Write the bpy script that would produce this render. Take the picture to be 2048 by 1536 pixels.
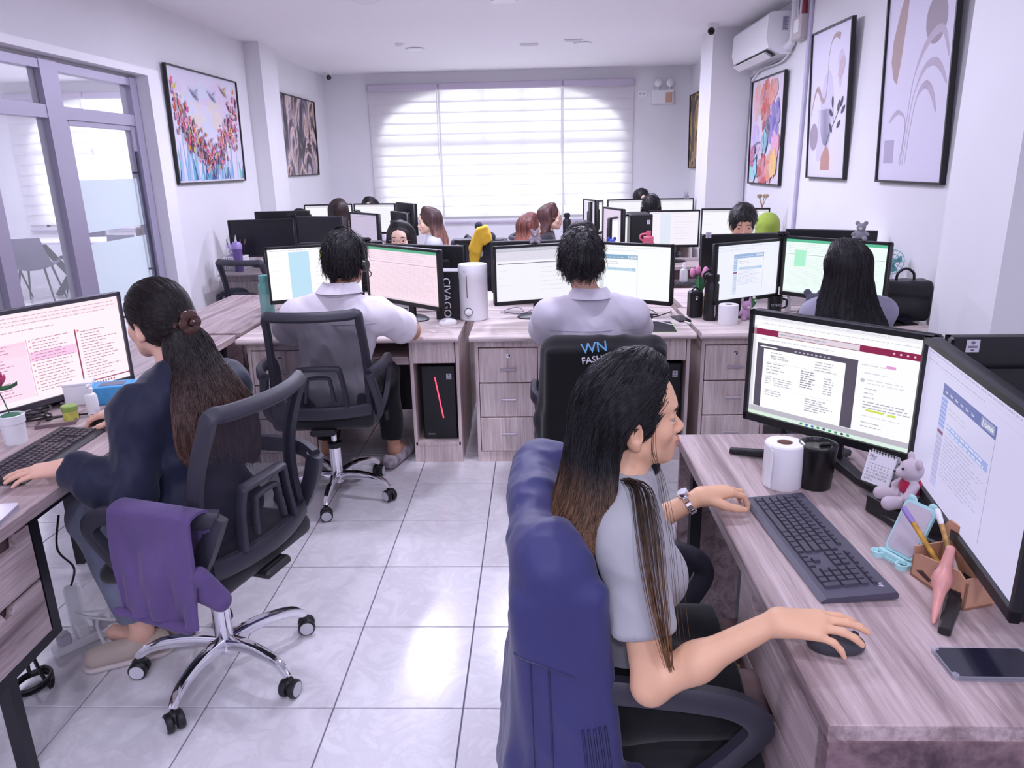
import bpy, bmesh, math, random
import numpy as np
from mathutils import Matrix, Vector
random.seed(7); RNG = np.random.default_rng(7)
for o in list(bpy.data.objects): bpy.data.objects.remove(o)
SC = bpy.context.scene; COL = SC.collection; PI = math.pi
# ---------------------------------------------------------------- camera
cam_d = bpy.data.cameras.new('camera'); cam = bpy.data.objects.new('camera', cam_d); COL.objects.link(cam); SC.camera = cam
_d = np.array([46., -440.]); _v = np.array([108., 4932.]); _f = math.sqrt(-(_d @ _v))
_Y = np.array([*_d, _f]); _Y /= np.linalg.norm(_Y); _Z = -np.array([*_v, _f]); _Z /= np.linalg.norm(_Z)
_X = np.cross(_Y, -_Z); _X /= np.linalg.norm(_X); _X = _X if _X[0] > 0 else -_X
_R = np.array([_X, _Y, _Z]) @ np.diag([1, -1, -1])
cam.matrix_world = Matrix([[*_R[0], 0], [*_R[1], 0], [*_R[2], 1.6], [0, 0, 0, 1]])
cam_d.sensor_fit = 'HORIZONTAL'; cam_d.sensor_width = 36; cam_d.lens = 36 * _f / 2048; cam_d.clip_start = .05; cam_d.clip_end = 100
# ---------------------------------------------------------------- world, exposure, lamps
SC.view_settings.view_transform = 'Standard'; SC.view_settings.look = 'None'
SC.view_settings.gamma = 1; SC.view_settings.exposure = 0.0; SC.view_settings.use_curve_mapping = False
W = bpy.data.worlds.new('sky'); SC.world = W; W.use_nodes = True
W.node_tree.nodes['Background'].inputs[0].default_value = (.93, .97, 1, 1); W.node_tree.nodes['Background'].inputs[1].default_value = 3.1
LAMPS = [(-1.05, 8.4), (.35, 8.4), (-1.05, 5.9), (-.2, 6.1), (-.95, 3.3), (.4, 3.3), (-.95, .9), (.45, .8), (-1.2, -1.5), (-.1, -1.3), (1.0, -1.5), (-4.6, 8.2), (-5.6, 6.4), (-6.9, 8.6), (-5.6, 9.6), (-4.2, 5.0), (.5, 5.8)]  # meeting room entries are unseen lamps added to brighten that room
LAMP_POWER = 24; LAMP_COL = (.79, .78, 1.0)
def area_lamp(x, y, z, p, size):
    l = bpy.data.lights.new('downlight_fill_lamp', 'AREA'); l.shape = 'DISK'; l.size = size; l.energy = p; l.color = LAMP_COL
    o = bpy.data.objects.new('downlight_fill_lamp', l); o.location = (x, y, z); COL.objects.link(o); return o
for x, y in LAMPS: area_lamp(x, y, 2.78, LAMP_POWER * (1.6 if y > 5 else .95 if y > 2 else .46 if y > 0 else 1.3), .2)
# ---------------------------------------------------------------- materials
def lin(c): return tuple(((v / 12.92) if v <= .04045 else ((v + .055) / 1.055) ** 2.4) for v in c)
def rgb(r, g, b): return lin((r / 255, g / 255, b / 255))
class NT:
    def __init__(s, name):
        s.m = bpy.data.materials.new(name); s.m.use_nodes = True; s.t = s.m.node_tree; s.b = s.t.nodes['Principled BSDF']; s.out = s.t.nodes['Material Output']
    def n(s, typ, **k):
        nd = s.t.nodes.new(typ)
        for a, v in k.items():
            if a.startswith('i_'):
                a = a[2:].replace('_', ' '); nd.inputs[int(a) if a.isdigit() else a].default_value = v
            else: setattr(nd, a, v)
        return nd
    def l(s, a, b): s.t.links.new(a, b)
    def ramp(s, fac, stops):
        r = s.n('ShaderNodeValToRGB'); e = r.color_ramp.elements
        while len(e) > 2: e.remove(e[-1])
        for i, (p, c) in enumerate(stops):
            el = e[i] if i < 2 else e.new(p)
            el.position = p; el.color = (*c, 1)
        s.l(fac, r.inputs[0]); return r.outputs[0]
    def bump(s, h, st=.2, dist=.002):
        b = s.n('ShaderNodeBump'); b.inputs['Strength'].default_value = st; b.inputs['Distance'].default_value = dist
        s.l(h, b.inputs['Height']); s.l(b.outputs[0], s.b.inputs['Normal'])
    def coords(s, scale=(1, 1, 1), rnd=False):
        tc = s.n('ShaderNodeTexCoord'); mp = s.n('ShaderNodeMapping'); mp.inputs['Scale'].default_value = scale
        if rnd:
            oi = s.n('ShaderNodeObjectInfo'); m = s.n('ShaderNodeVectorMath', operation='SCALE'); cb = s.n('ShaderNodeCombineXYZ')
            for k in range(3): s.l(oi.outputs['Random'], cb.inputs[k])
            s.l(cb.outputs[0], m.inputs[0]); m.inputs['Scale'].default_value = 37.
            a = s.n('ShaderNodeVectorMath', operation='ADD'); s.l(tc.outputs['Object'], a.inputs[0]); s.l(m.outputs[0], a.inputs[1]); s.l(a.outputs[0], mp.inputs[0])
        else: s.l(tc.outputs['Object'], mp.inputs[0])
        return mp.outputs[0]
MATS = {}
def mat(name, c, rough=.5, metal=0., bump=0., bscale=200., spec=.5, var=0., vscale=8., emit=None, es=1., sheen=0., sub=0., coat=0.):
    if name in MATS: return MATS[name]
    t = NT(name); b = t.b; b.inputs['Base Color'].default_value = (*c, 1); b.inputs['Roughness'].default_value = rough
    b.inputs['Metallic'].default_value = metal; b.inputs['Specular IOR Level'].default_value = spec; b.inputs['Sheen Weight'].default_value = sheen
    b.inputs['Coat Weight'].default_value = coat
    if sub: b.inputs['Subsurface Weight'].default_value = sub; b.inputs['Subsurface Radius'].default_value = (.012, .005, .003); b.inputs['Subsurface Scale'].default_value = 1
    co = t.coords()
    if var:
        nz = t.n('ShaderNodeTexNoise', i_Scale=vscale, i_Detail=4.); t.l(co, nz.inputs[0])
        t.l(t.ramp(nz.outputs[0], [(.3, tuple(v * (1 - var) for v in c)), (.7, tuple(min(1, v * (1 + var)) for v in c))]), b.inputs['Base Color'])
    if bump:
        nz = t.n('ShaderNodeTexNoise', i_Scale=bscale, i_Detail=3.); t.l(co, nz.inputs[0]); t.bump(nz.outputs[0], bump)
    if emit: b.inputs['Emission Color'].default_value = (*emit, 1); b.inputs['Emission Strength'].default_value = es
    MATS[name] = t.m; return t.m
def wood(name, dark, mid, light, axis=0, rough=.42, s=1.):
    if name in MATS: return MATS[name]
    t = NT(name); sc = [9 * s] * 3; sc[axis] = .7 * s; co = t.coords(tuple(sc), True)
    warp = t.n('ShaderNodeTexNoise', i_Scale=.45, i_Detail=2.); t.l(co, warp.inputs[0])
    a = t.n('ShaderNodeVectorMath', operation='MULTIPLY_ADD'); t.l(warp.outputs[1], a.inputs[0]); a.inputs[1].default_value = (1.6, 1.6, 1.6); t.l(co, a.inputs[2])
    n1 = t.n('ShaderNodeTexNoise', i_Scale=1.5, i_Detail=8., i_Roughness=.62, i_Distortion=.6); t.l(a.outputs[0], n1.inputs[0])
    base = t.ramp(n1.outputs[0], [(.28, dark), (.44, mid), (.56, light), (.72, mid)])
    sc2 = [85 * s] * 3; sc2[axis] = 3 * s; co2 = t.coords(tuple(sc2), True)
    n2 = t.n('ShaderNodeTexNoise', i_Scale=1., i_Detail=5., i_Roughness=.7); t.l(co2, n2.inputs[0])
    fine = t.ramp(n2.outputs[0], [(.3, (.62, .60, .60)), (.6, (1.08, 1.07, 1.07))])
    mx = t.n('ShaderNodeMix', data_type='RGBA', blend_type='MULTIPLY'); mx.inputs[0].default_value = .85
    t.l(base, mx.inputs[6]); t.l(fine, mx.inputs[7]); t.l(mx.outputs[2], t.b.inputs['Base Color'])
    t.b.inputs['Roughness'].default_value = rough; t.bump(n2.outputs[0], .12, .001); MATS[name] = t.m; return t.m
def attr_mat(name, rough=.5, emit=0., bump=0., bscale=300, sub=0., sheen=0., spec=.5):
    if name in MATS: return MATS[name]
    t = NT(name); a = t.n('ShaderNodeAttribute', attribute_name='col'); t.b.inputs['Roughness'].default_value = rough; t.b.inputs['Sheen Weight'].default_value = sheen
    t.b.inputs['Specular IOR Level'].default_value = spec
    if emit:
        t.b.inputs['Base Color'].default_value = (.01, .01, .012, 1); t.l(a.outputs[0], t.b.inputs['Emission Color']); t.b.inputs['Emission Strength'].default_value = emit
    else: t.l(a.outputs[0], t.b.inputs['Base Color'])
    if sub: t.b.inputs['Subsurface Weight'].default_value = sub; t.b.inputs['Subsurface Radius'].default_value = (.01, .004, .002); t.b.inputs['Subsurface Scale'].default_value = 1.
    if bump:
        nz = t.n('ShaderNodeTexNoise', i_Scale=bscale, i_Detail=3.); t.l(t.coords(), nz.inputs[0]); t.bump(nz.outputs[0], bump)
    MATS[name] = t.m; return t.m
def see_through(name, c, alpha, rough=.6, gloss=False, translucent=0.):
    if name in MATS: return MATS[name]
    t = NT(name); t.b.inputs['Base Color'].default_value = (*c, 1); t.b.inputs['Roughness'].default_value = rough
    tr = t.n('ShaderNodeBsdfTransparent'); mx = t.n('ShaderNodeMixShader'); mx.inputs[0].default_value = alpha
    src = t.b.outputs[0]
    if translucent:
        tl = t.n('ShaderNodeBsdfTranslucent'); tl.inputs[0].default_value = (*c, 1); m2 = t.n('ShaderNodeMixShader'); m2.inputs[0].default_value = translucent
        t.l(src, m2.inputs[1]); t.l(tl.outputs[0], m2.inputs[2]); src = m2.outputs[0]
    t.l(tr.outputs[0], mx.inputs[1]); t.l(src, mx.inputs[2]); t.l(mx.outputs[0], t.out.inputs[0]); MATS[name] = t.m; return t.m
def mesh_fabric(name, c, alpha=.62):
    t = NT(name); t.b.inputs['Base Color'].default_value = (*c, 1); t.b.inputs['Roughness'].default_value = .8
    ck = t.n('ShaderNodeTexVoronoi', i_Scale=420.); t.l(t.coords(), ck.inputs[0])
    th = t.n('ShaderNodeMath', operation='GREATER_THAN'); t.l(ck.outputs[0], th.inputs[0]); th.inputs[1].default_value = 1 - alpha
    tr = t.n('ShaderNodeBsdfTransparent'); mx = t.n('ShaderNodeMixShader'); t.l(th.outputs[0], mx.inputs[0])
    t.l(tr.outputs[0], mx.inputs[1]); t.l(t.b.outputs[0], mx.inputs[2]); t.l(mx.outputs[0], t.out.inputs[0]); return t.m
# ---------------------------------------------------------------- mesh builder
def rotm(rx=0, ry=0, rz=0): return Matrix.Rotation(rz, 3, 'Z') @ Matrix.Rotation(ry, 3, 'Y') @ Matrix.Rotation(rx, 3, 'X')
class MB:
    def __init__(s): s.v = []; s.f = []; s.c = []; s.M = None
    def _add(s, vs, fs, col=None):
        n = len(s.v); M = s.M
        s.v += [tuple(M @ Vector(p)) if M is not None else tuple(p) for p in vs]; s.f += [tuple(i + n for i in f) for f in fs]; s.c += [col] * len(fs); return s
    def box(s, c, d, R=None, col=None, b=0.):
        x, y, z = [q / 2 for q in d]
        if b:
            b = min(b, x * .95, y * .95, z * .95); vs = []; fs = []
            for sx in (-1, 1):
                for sy in (-1, 1):
                    for sz in (-1, 1): vs += [(sx * x, sy * (y - b), sz * (z - b)), (sx * (x - b), sy * y, sz * (z - b)), (sx * (x - b), sy * (y - b), sz * z)]
            I = lambda a, bb, cc, k: ((a > 0) * 4 + (bb > 0) * 2 + (cc > 0)) * 3 + k
            for q in (-1, 1):
                fs += [(I(q, -1, -1, 0), I(q, 1, -1, 0), I(q, 1, 1, 0), I(q, -1, 1, 0)), (I(-1, q, -1, 1), I(-1, q, 1, 1), I(1, q, 1, 1), I(1, q, -1, 1)), (I(-1, -1, q, 2), I(1, -1, q, 2), I(1, 1, q, 2), I(-1, 1, q, 2))]
                for r in (-1, 1):
                    fs += [(I(q, r, -1, 0), I(q, r, 1, 0), I(q, r, 1, 1), I(q, r, -1, 1)), (I(q, -1, r, 0), I(q, 1, r, 0), I(q, 1, r, 2), I(q, -1, r, 2)), (I(-1, q, r, 1), I(1, q, r, 1), I(1, q, r, 2), I(-1, q, r, 2))]
            for sx in (-1, 1):
                for sy in (-1, 1):
                    for sz in (-1, 1): fs.append(tuple(I(sx, sy, sz, k) for k in range(3)))
        else:
            vs = [(-x, -y, -z), (x, -y, -z), (x, y, -z), (-x, y, -z), (-x, -y, z), (x, -y, z), (x, y, z), (-x, y, z)]
            fs = [(0, 3, 2, 1), (4, 5, 6, 7), (0, 1, 5, 4), (1, 2, 6, 5), (2, 3, 7, 6), (3, 0, 4, 7)]
        c = Vector(c); vs = [c + ((R @ Vector(p)) if R is not None else Vector(p)) for p in vs]
        return s._add(vs, fs, col)
    def tube(s, pts, r, n=10, closed=False, col=None, sq=None, cap=True):
        pts = [Vector(p) for p in pts]; m = len(pts); rs = r if hasattr(r, '__len__') else [r] * m; vs = []; fs = []; up = None
        for i in range(m):
            a = pts[i - 1] if (i or closed) else pts[0]; b = pts[(i + 1) % m] if (i < m - 1 or closed) else pts[-1]
            t = (b - a).normalized()
            if up is None: up = Vector((0, 0, 1)) if abs(t.z) < .9 else Vector((1, 0, 0))
            sd = t.cross(up).normalized(); u2 = sd.cross(t).normalized(); up = u2
            for k in range(n):
                an = 2 * PI * (k + .5) / n; ca, sa = math.cos(an), math.sin(an)
                if sq: ca, sa = (abs(ca) ** .45) * (1 if ca > 0 else -1) * sq[0], (abs(sa) ** .45) * (1 if sa > 0 else -1) * sq[1]
                vs.append(pts[i] + (sd * ca + u2 * sa) * rs[i])
        for i in range(m if closed else m - 1):
            j = (i + 1) % m
            for k in range(n): fs.append((i * n + k, i * n + (k + 1) % n, j * n + (k + 1) % n, j * n + k))
        if not closed and cap: fs += [tuple(range(n))[::-1], tuple((m - 1) * n + k for k in range(n))]
        return s._add(vs, fs, col)
    def lathe(s, prof, c=(0, 0, 0), n=24, col=None, R=None, sy=1.):
        vs = []; fs = []; c = Vector(c); m = len(prof)
        for (r, z) in prof:
            for k in range(n):
                p = Vector((r * math.cos(2 * PI * k / n), sy * r * math.sin(2 * PI * k / n), z)); vs.append(c + (R @ p if R is not None else p))
        for i in range(m - 1):
            for k in range(n): fs.append((i * n + k, i * n + (k + 1) % n, (i + 1) * n + (k + 1) % n, (i + 1) * n + k))
        if prof[0][0] > 1e-4: fs.append(tuple(range(n))[::-1])
        if prof[-1][0] > 1e-4: fs.append(tuple((m - 1) * n + k for k in range(n)))
        return s._add(vs, fs, col)
    def ball(s, c, r, n=12, col=None, R=None):
        r = r if hasattr(r, '__len__') else (r, r, r); m = max(4, n // 2); vs = []; fs = []; c = Vector(c)
        for i in range(m + 1):
            th = PI * i / m
            for k in range(n):
                p = Vector((r[0] * math.sin(th) * math.cos(2 * PI * k / n), r[1] * math.sin(th) * math.sin(2 * PI * k / n), -r[2] * math.cos(th))); vs.append(c + (R @ p if R is not None else p))
        for i in range(m):
            for k in range(n): fs.append((i * n + k, i * n + (k + 1) % n, (i + 1) * n + (k + 1) % n, (i + 1) * n + k))
        return s._add(vs, fs, col)
    def prism(s, pts, z0, z1, R=None, c=(0, 0, 0), col=None):
        n = len(pts); c = Vector(c); vs = [(x, y, z) for z in (z0, z1) for x, y in pts]; vs = [c + (R @ Vector(p) if R is not None else Vector(p)) for p in vs]
        fs = [tuple(range(n))[::-1], tuple(range(n, 2 * n))] + [(i, (i + 1) % n, n + (i + 1) % n, n + i) for i in range(n)]
        return s._add(vs, fs, col)
    def quad(s, pts, col=None): return s._add(pts, [tuple(range(len(pts)))], col)
    def grid(s, fn, nu, nv, col=None, th=0.):
        P = [[Vector(fn(i / nu, j / nv)) for j in range(nv + 1)] for i in range(nu + 1)]; w = nv + 1
        vs = [p for r in P for p in r]; fs = [(i * w + j, (i + 1) * w + j, (i + 1) * w + j + 1, i * w + j + 1) for i in range(nu) for j in range(nv)]
        if th:
            N = []
            for i in range(nu + 1):
                for j in range(nv + 1):
                    a = P[min(i + 1, nu)][j] - P[max(i - 1, 0)][j]; b = P[i][min(j + 1, nv)] - P[i][max(j - 1, 0)]; N.append(a.cross(b).normalized())
            k = len(vs); vs = [v + q * th / 2 for v, q in zip(vs, N)] + [v - q * th / 2 for v, q in zip(vs, N)]
            f2 = [tuple(i + k for i in f[::-1]) for f in fs]; e = []
            for i in range(nu): e += [(i * w, i * w + k, (i + 1) * w + k, (i + 1) * w), (i * w + nv, (i + 1) * w + nv, (i + 1) * w + nv + k, i * w + nv + k)]
            for j in range(nv): e += [(j, j + 1, j + 1 + k, j + k), (nu * w + j, nu * w + j + k, nu * w + j + 1 + k, nu * w + j + 1)]
            fs = fs + f2 + e
        return s._add(vs, fs, col)
    def text(s, txt, size, M, col=None, sx=1., ext=0., shear=0.):
        cu = bpy.data.curves.new('t', 'FONT'); cu.body = txt; cu.size = size; cu.extrude = ext; cu.align_x = 'CENTER'; cu.align_y = 'CENTER'; cu.resolution_u = 2; cu.shear = shear
        ob = bpy.data.objects.new('t', cu); COL.objects.link(ob); me = ob.evaluated_get(bpy.context.evaluated_depsgraph_get()).to_mesh()
        vs = [M @ Vector((v.co.x * sx, v.co.y, v.co.z)) for v in me.vertices]; s._add(vs, [tuple(p.vertices) for p in me.polygons], col)
        bpy.data.objects.remove(ob); bpy.data.curves.remove(cu); return s
    def mesh(s, name, m, smooth=True, ang=.6):
        me = bpy.data.meshes.new(name); me.from_pydata(s.v, [], s.f)
        if m: me.materials.append(m)
        if any(c is not None for c in s.c):
            at = me.color_attributes.new('col', 'FLOAT_COLOR', 'CORNER'); buf = []
            for c, f in zip(s.c, s.f): buf += [*(c or (.5, .5, .5)), 1.] * len(f)
            at.data.foreach_set('color', buf)
        if smooth:
            me.polygons.foreach_set('use_smooth', [True] * len(me.polygons)); me.set_sharp_from_angle(angle=ang)
        return me
    def obj(s, name, m, parent=None, smooth=True, ang=.6, loc=None, rz=0.):
        o = bpy.data.objects.new(name, s.mesh(name, m, smooth, ang)); COL.objects.link(o)
        if parent is not None: o.parent = parent
        if loc is not None: o.location = loc; o.rotation_euler = (0, 0, rz)
        return o
def tag(o, label, cat, group=None):
    o['label'] = label; o['category'] = cat
    if group: o['group'] = group
    return o
def thing(name, label, cat, loc=(0, 0, 0), rz=0., group=None):
    o = bpy.data.objects.new(name, None); COL.objects.link(o); o.location = loc; o.rotation_euler = (0, 0, rz); o.empty_display_size = .05
    return tag(o, label, cat, group)
def struct(mb, name, m, parent=None, label=None, **k):
    o = mb.obj(name, m, parent, **k)
    if parent is None: o['kind'] = 'structure'
    if label: o['label'] = label
    return o
CH = {}
def copy_tree(o, parent=None):
    c = o.copy(); COL.objects.link(c)
    if parent is not None: c.parent = parent
    for ch in o.children: copy_tree(ch, c)
    return c
def clone(o, loc, rz, label, group=None):
    c = copy_tree(o); c.location = loc; c.rotation_euler = (0, 0, rz); c['label'] = label
    if group: c['group'] = group
    return c
def np_obj(name, V, F, m, parent=None, col=None, smooth=True):
    V = np.asarray(V, np.float32); F = np.asarray(F, np.int32); me = bpy.data.meshes.new(name); k = F.shape[1]
    me.vertices.add(len(V)); me.vertices.foreach_set('co', V.ravel()); me.loops.add(F.size); me.loops.foreach_set('vertex_index', F.ravel())
    me.polygons.add(len(F)); me.polygons.foreach_set('loop_start', np.arange(0, F.size, k, dtype=np.int32))
    me.update(calc_edges=True); me.validate()
    if smooth: me.polygons.foreach_set('use_smooth', np.ones(len(me.polygons), bool))
    if m: me.materials.append(m)
    if col is not None:
        at = me.color_attributes.new('col', 'FLOAT_COLOR', 'POINT'); at.data.foreach_set('color', np.c_[col, np.ones(len(V))].astype(np.float32).ravel())
    o = bpy.data.objects.new(name, me); COL.objects.link(o)
    if parent is not None: o.parent = parent
    return o
# ---------------------------------------------------------------- implicit surfaces (bodies, hair, cloth)
def V3(*a): return np.array(a, float)
class Prim:
    __slots__ = ('kind', 'a', 'b', 'ra', 'rb', 'R', 'k', 'op', 'cuts', 'lo', 'hi')
def cone(a, b, ra, rb=None, k=.02, op='u', cuts=()):
    p = Prim(); p.kind = 0; p.a = np.array(a, float); p.b = np.array(b, float); p.ra = ra; p.rb = ra if rb is None else rb; p.k = k; p.op = op; p.cuts = cuts; r = max(p.ra, p.rb)
    p.lo = np.minimum(p.a, p.b) - r - 2 * k; p.hi = np.maximum(p.a, p.b) + r + 2 * k; return p
def ell(c, r, R=None, k=.02, op='u', cuts=()):
    p = Prim(); p.kind = 1; p.a = np.array(c, float); p.ra = np.array(r, float); p.R = np.eye(3) if R is None else np.array(R, float); p.k = k; p.op = op; p.cuts = cuts; e = np.abs(p.R) @ p.ra
    p.lo = p.a - e - 2 * k; p.hi = p.a + e + 2 * k; return p
def rbox(c, h, r, R=None, k=.02, op='u', cuts=()):
    p = Prim(); p.kind = 2; p.a = np.array(c, float); p.ra = np.array(h, float); p.rb = r; p.R = np.eye(3) if R is None else np.array(R, float); p.k = k; p.op = op; p.cuts = cuts; e = np.abs(p.R) @ (p.ra + r)
    p.lo = p.a - e - 2 * k; p.hi = p.a + e + 2 * k; return p
def ev(p, P):
    if p.kind == 0:
        ab = p.b - p.a; t = np.clip(((P - p.a) @ ab) / max(ab @ ab, 1e-9), 0, 1); q = P - p.a - t[:, None] * ab
        d = np.sqrt((q * q).sum(1)) - (p.ra + t * (p.rb - p.ra))
    elif p.kind == 1:
        q = (P - p.a) @ p.R; k0 = np.sqrt(((q / p.ra) ** 2).sum(1)); k1 = np.sqrt(((q / p.ra ** 2) ** 2).sum(1)); d = np.where(k0 < 1e-6, -p.ra.min(), k0 * (k0 - 1) / np.maximum(k1, 1e-9))
    else:
        q = np.abs((P - p.a) @ p.R) - p.ra; d = np.sqrt((np.maximum(q, 0) ** 2).sum(1)) + np.minimum(q.max(1), 0) - p.rb
    for (o, n) in p.cuts: d = np.maximum(d, (P - np.asarray(o)) @ np.asarray(n))
    return d
def comb(D, d, p):
    k = p.k
    if p.op == 'u': h = np.maximum(k - np.abs(D - d), 0) / k; return np.minimum(D, d) - h * h * k / 4
    d = -d if p.op == 's' else d
    h = np.maximum(k - np.abs(D - d), 0) / k; return np.maximum(D, d) + h * h * k / 4
def sdf_mesh(prims, h, smooth=2):
    B = 12; U = [p for p in prims if p.op == 'u']
    lo = np.min([p.lo for p in U], 0) - 2 * h; hi = np.max([p.hi for p in U], 0) + 2 * h; nb = np.ceil((hi - lo) / (B * h)).astype(int); N = nb * B + 1
    bi = np.stack(np.meshgrid(*[np.arange(n) for n in nb], indexing='ij'), -1).reshape(-1, 3); ctr = lo + (bi + .5) * B * h; half = B * h / 2
    D = np.full(len(bi), 1e3)
    for p in prims:
        if p.op == 'i': D = comb(D, ev(p, ctr), p); continue
        m = np.all((ctr > p.lo - half * 3.5) & (ctr < p.hi + half * 3.5), 1)
        if m.any(): D[m] = comb(D[m], ev(p, ctr[m]), p)
    bi = bi[np.abs(D) < half * 1.732 * 2.2 + .015]
    g = np.stack(np.meshgrid(*[np.arange(B + 1)] * 3, indexing='ij'), -1).reshape(-1, 3); cid = lambda I: (I[:, 0] * N[1] + I[:, 1]) * N[2] + I[:, 2]
    VS, VI, QS = [], [], []; S = B + 1
    off = np.array([[i, j, k] for i in (0, 1) for j in (0, 1) for k in (0, 1)])
    ed = [(a, b) for a in range(8) for b in range(a + 1, 8) if np.abs(off[a] - off[b]).sum() == 1]
    for b in bi:
        o = lo + b * B * h; P = o + g * h; D = np.full(len(P), 1e3); e = o + B * h
        for p in prims:
            if p.op == 'i' or (np.all(e > p.lo) and np.all(o < p.hi)): D = comb(D, ev(p, P), p)
        if D.min() > 0 or D.max() < 0: continue
        D = D.reshape(S, S, S); neg = D < 0
        c = np.zeros((B, B, B), int)
        for q in off: c += neg[q[0]:q[0] + B, q[1]:q[1] + B, q[2]:q[2] + B]
        C = np.argwhere((c > 0) & (c < 8))
        if len(C) == 0: continue
        vals = np.stack([D[C[:, 0] + q[0], C[:, 1] + q[1], C[:, 2] + q[2]] for q in off], 1); acc = np.zeros((len(C), 3)); cnt = np.zeros(len(C))
        for a, bb in ed:
            x = (vals[:, a] < 0) != (vals[:, bb] < 0); t = np.where(x, vals[:, a] / np.where(x, vals[:, a] - vals[:, bb], 1), 0)
            acc += np.where(x[:, None], off[a] + t[:, None] * (off[bb] - off[a]), 0); cnt += x
        G = C + b * B; VS.append(lo + (G + acc / cnt[:, None]) * h); VI.append(cid(G))
        for ax in range(3):
            s0 = [slice(0, B)] * 3; s1 = list(s0); s1[ax] = slice(1, B + 1); n0 = neg[tuple(s0)]; E = np.argwhere(n0 != neg[tuple(s1)])
            if len(E) == 0: continue
            ins = n0[E[:, 0], E[:, 1], E[:, 2]]; Gq = E + b * B; u, w = (ax + 1) % 3, (ax + 2) % 3; du = np.zeros(3, int); du[u] = 1; dw = np.zeros(3, int); dw[w] = 1
            q = np.stack([cid(Gq - du - dw), cid(Gq - dw), cid(Gq), cid(Gq - du)], 1); q[~ins] = q[~ins][:, ::-1]; QS.append(q)
    Vv = np.concatenate(VS); I = np.concatenate(VI); Q = np.concatenate(QS); od = np.argsort(I); I = I[od]; Vv = Vv[od]
    ix = np.clip(np.searchsorted(I, Q), 0, len(I) - 1); Q = ix[np.all(I[ix] == Q, 1)]
    for _ in range(smooth): Vv = lap(Vv, Q)
    return Vv, Q
def lap(V, Q, w=.5):
    A = np.zeros_like(V); n = np.zeros(len(V))
    for i in range(4):
        a, b = Q[:, i], Q[:, (i + 1) % 4]
        for x, y in ((a, b), (b, a)):
            for k in range(3): A[:, k] += np.bincount(x, V[y, k], len(V))
            n += np.bincount(x, minlength=len(V))
    m = n > 0; V = V.copy(); V[m] = V[m] * (1 - w) + w * A[m] / n[m, None]; return V
def normals(V, Q):
    n = np.cross(V[Q[:, 2]] - V[Q[:, 0]], V[Q[:, 3]] - V[Q[:, 1]]); A = np.zeros_like(V)
    for i in range(4):
        for k in range(3): A[:, k] += np.bincount(Q[:, i], n[:, k], len(V))
    return A / np.maximum(np.linalg.norm(A, axis=1), 1e-9)[:, None]
def wob(P, f, seed=0):
    r = np.random.default_rng(seed); s = np.zeros(len(P))
    for i in range(6):
        d = r.normal(size=3); d /= np.linalg.norm(d); s += np.sin(P @ d * f * r.uniform(.6, 1.7) + r.uniform(0, 6.28) + 1.4 * np.sin(P @ np.roll(d, 1) * f * .6))
    return s / 6
def folds(V, Q, amp, f, seed=0, stretch=None):
    P = V * np.array(stretch) if stretch is not None else V; w = wob(P, f, seed); return V + normals(V, Q) * (amp * (1 - 2 * np.abs(w)))[:, None]
def strands(paths, r0, r1=None):
    """paths (n,m,3): thin three-sided tubes"""
    Pn = np.asarray(paths, float); n, m, _ = Pn.shape; r1 = r0 if r1 is None else r1
    T = np.gradient(Pn, axis=1); T /= np.maximum(np.linalg.norm(T, axis=2, keepdims=True), 1e-9); up = np.array([.31, .52, .79]); A = np.cross(T, up); A /= np.maximum(np.linalg.norm(A, axis=2, keepdims=True), 1e-9); Bv = np.cross(T, A)
    rad = np.linspace(r0, r1, m)[None, :, None]; rings = [Pn + rad * (A * math.cos(a) + Bv * math.sin(a)) for a in (0, 2.094, 4.189)]
    V = np.stack(rings, 2).reshape(-1, 3); F = []
    idx = np.arange(n * m * 3).reshape(n, m, 3)
    for k in range(3): F.append(np.stack([idx[:, :-1, k], idx[:, :-1, (k + 1) % 3], idx[:, 1:, (k + 1) % 3], idx[:, 1:, k]], -1).reshape(-1, 4))
    return V, np.concatenate(F)
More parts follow.
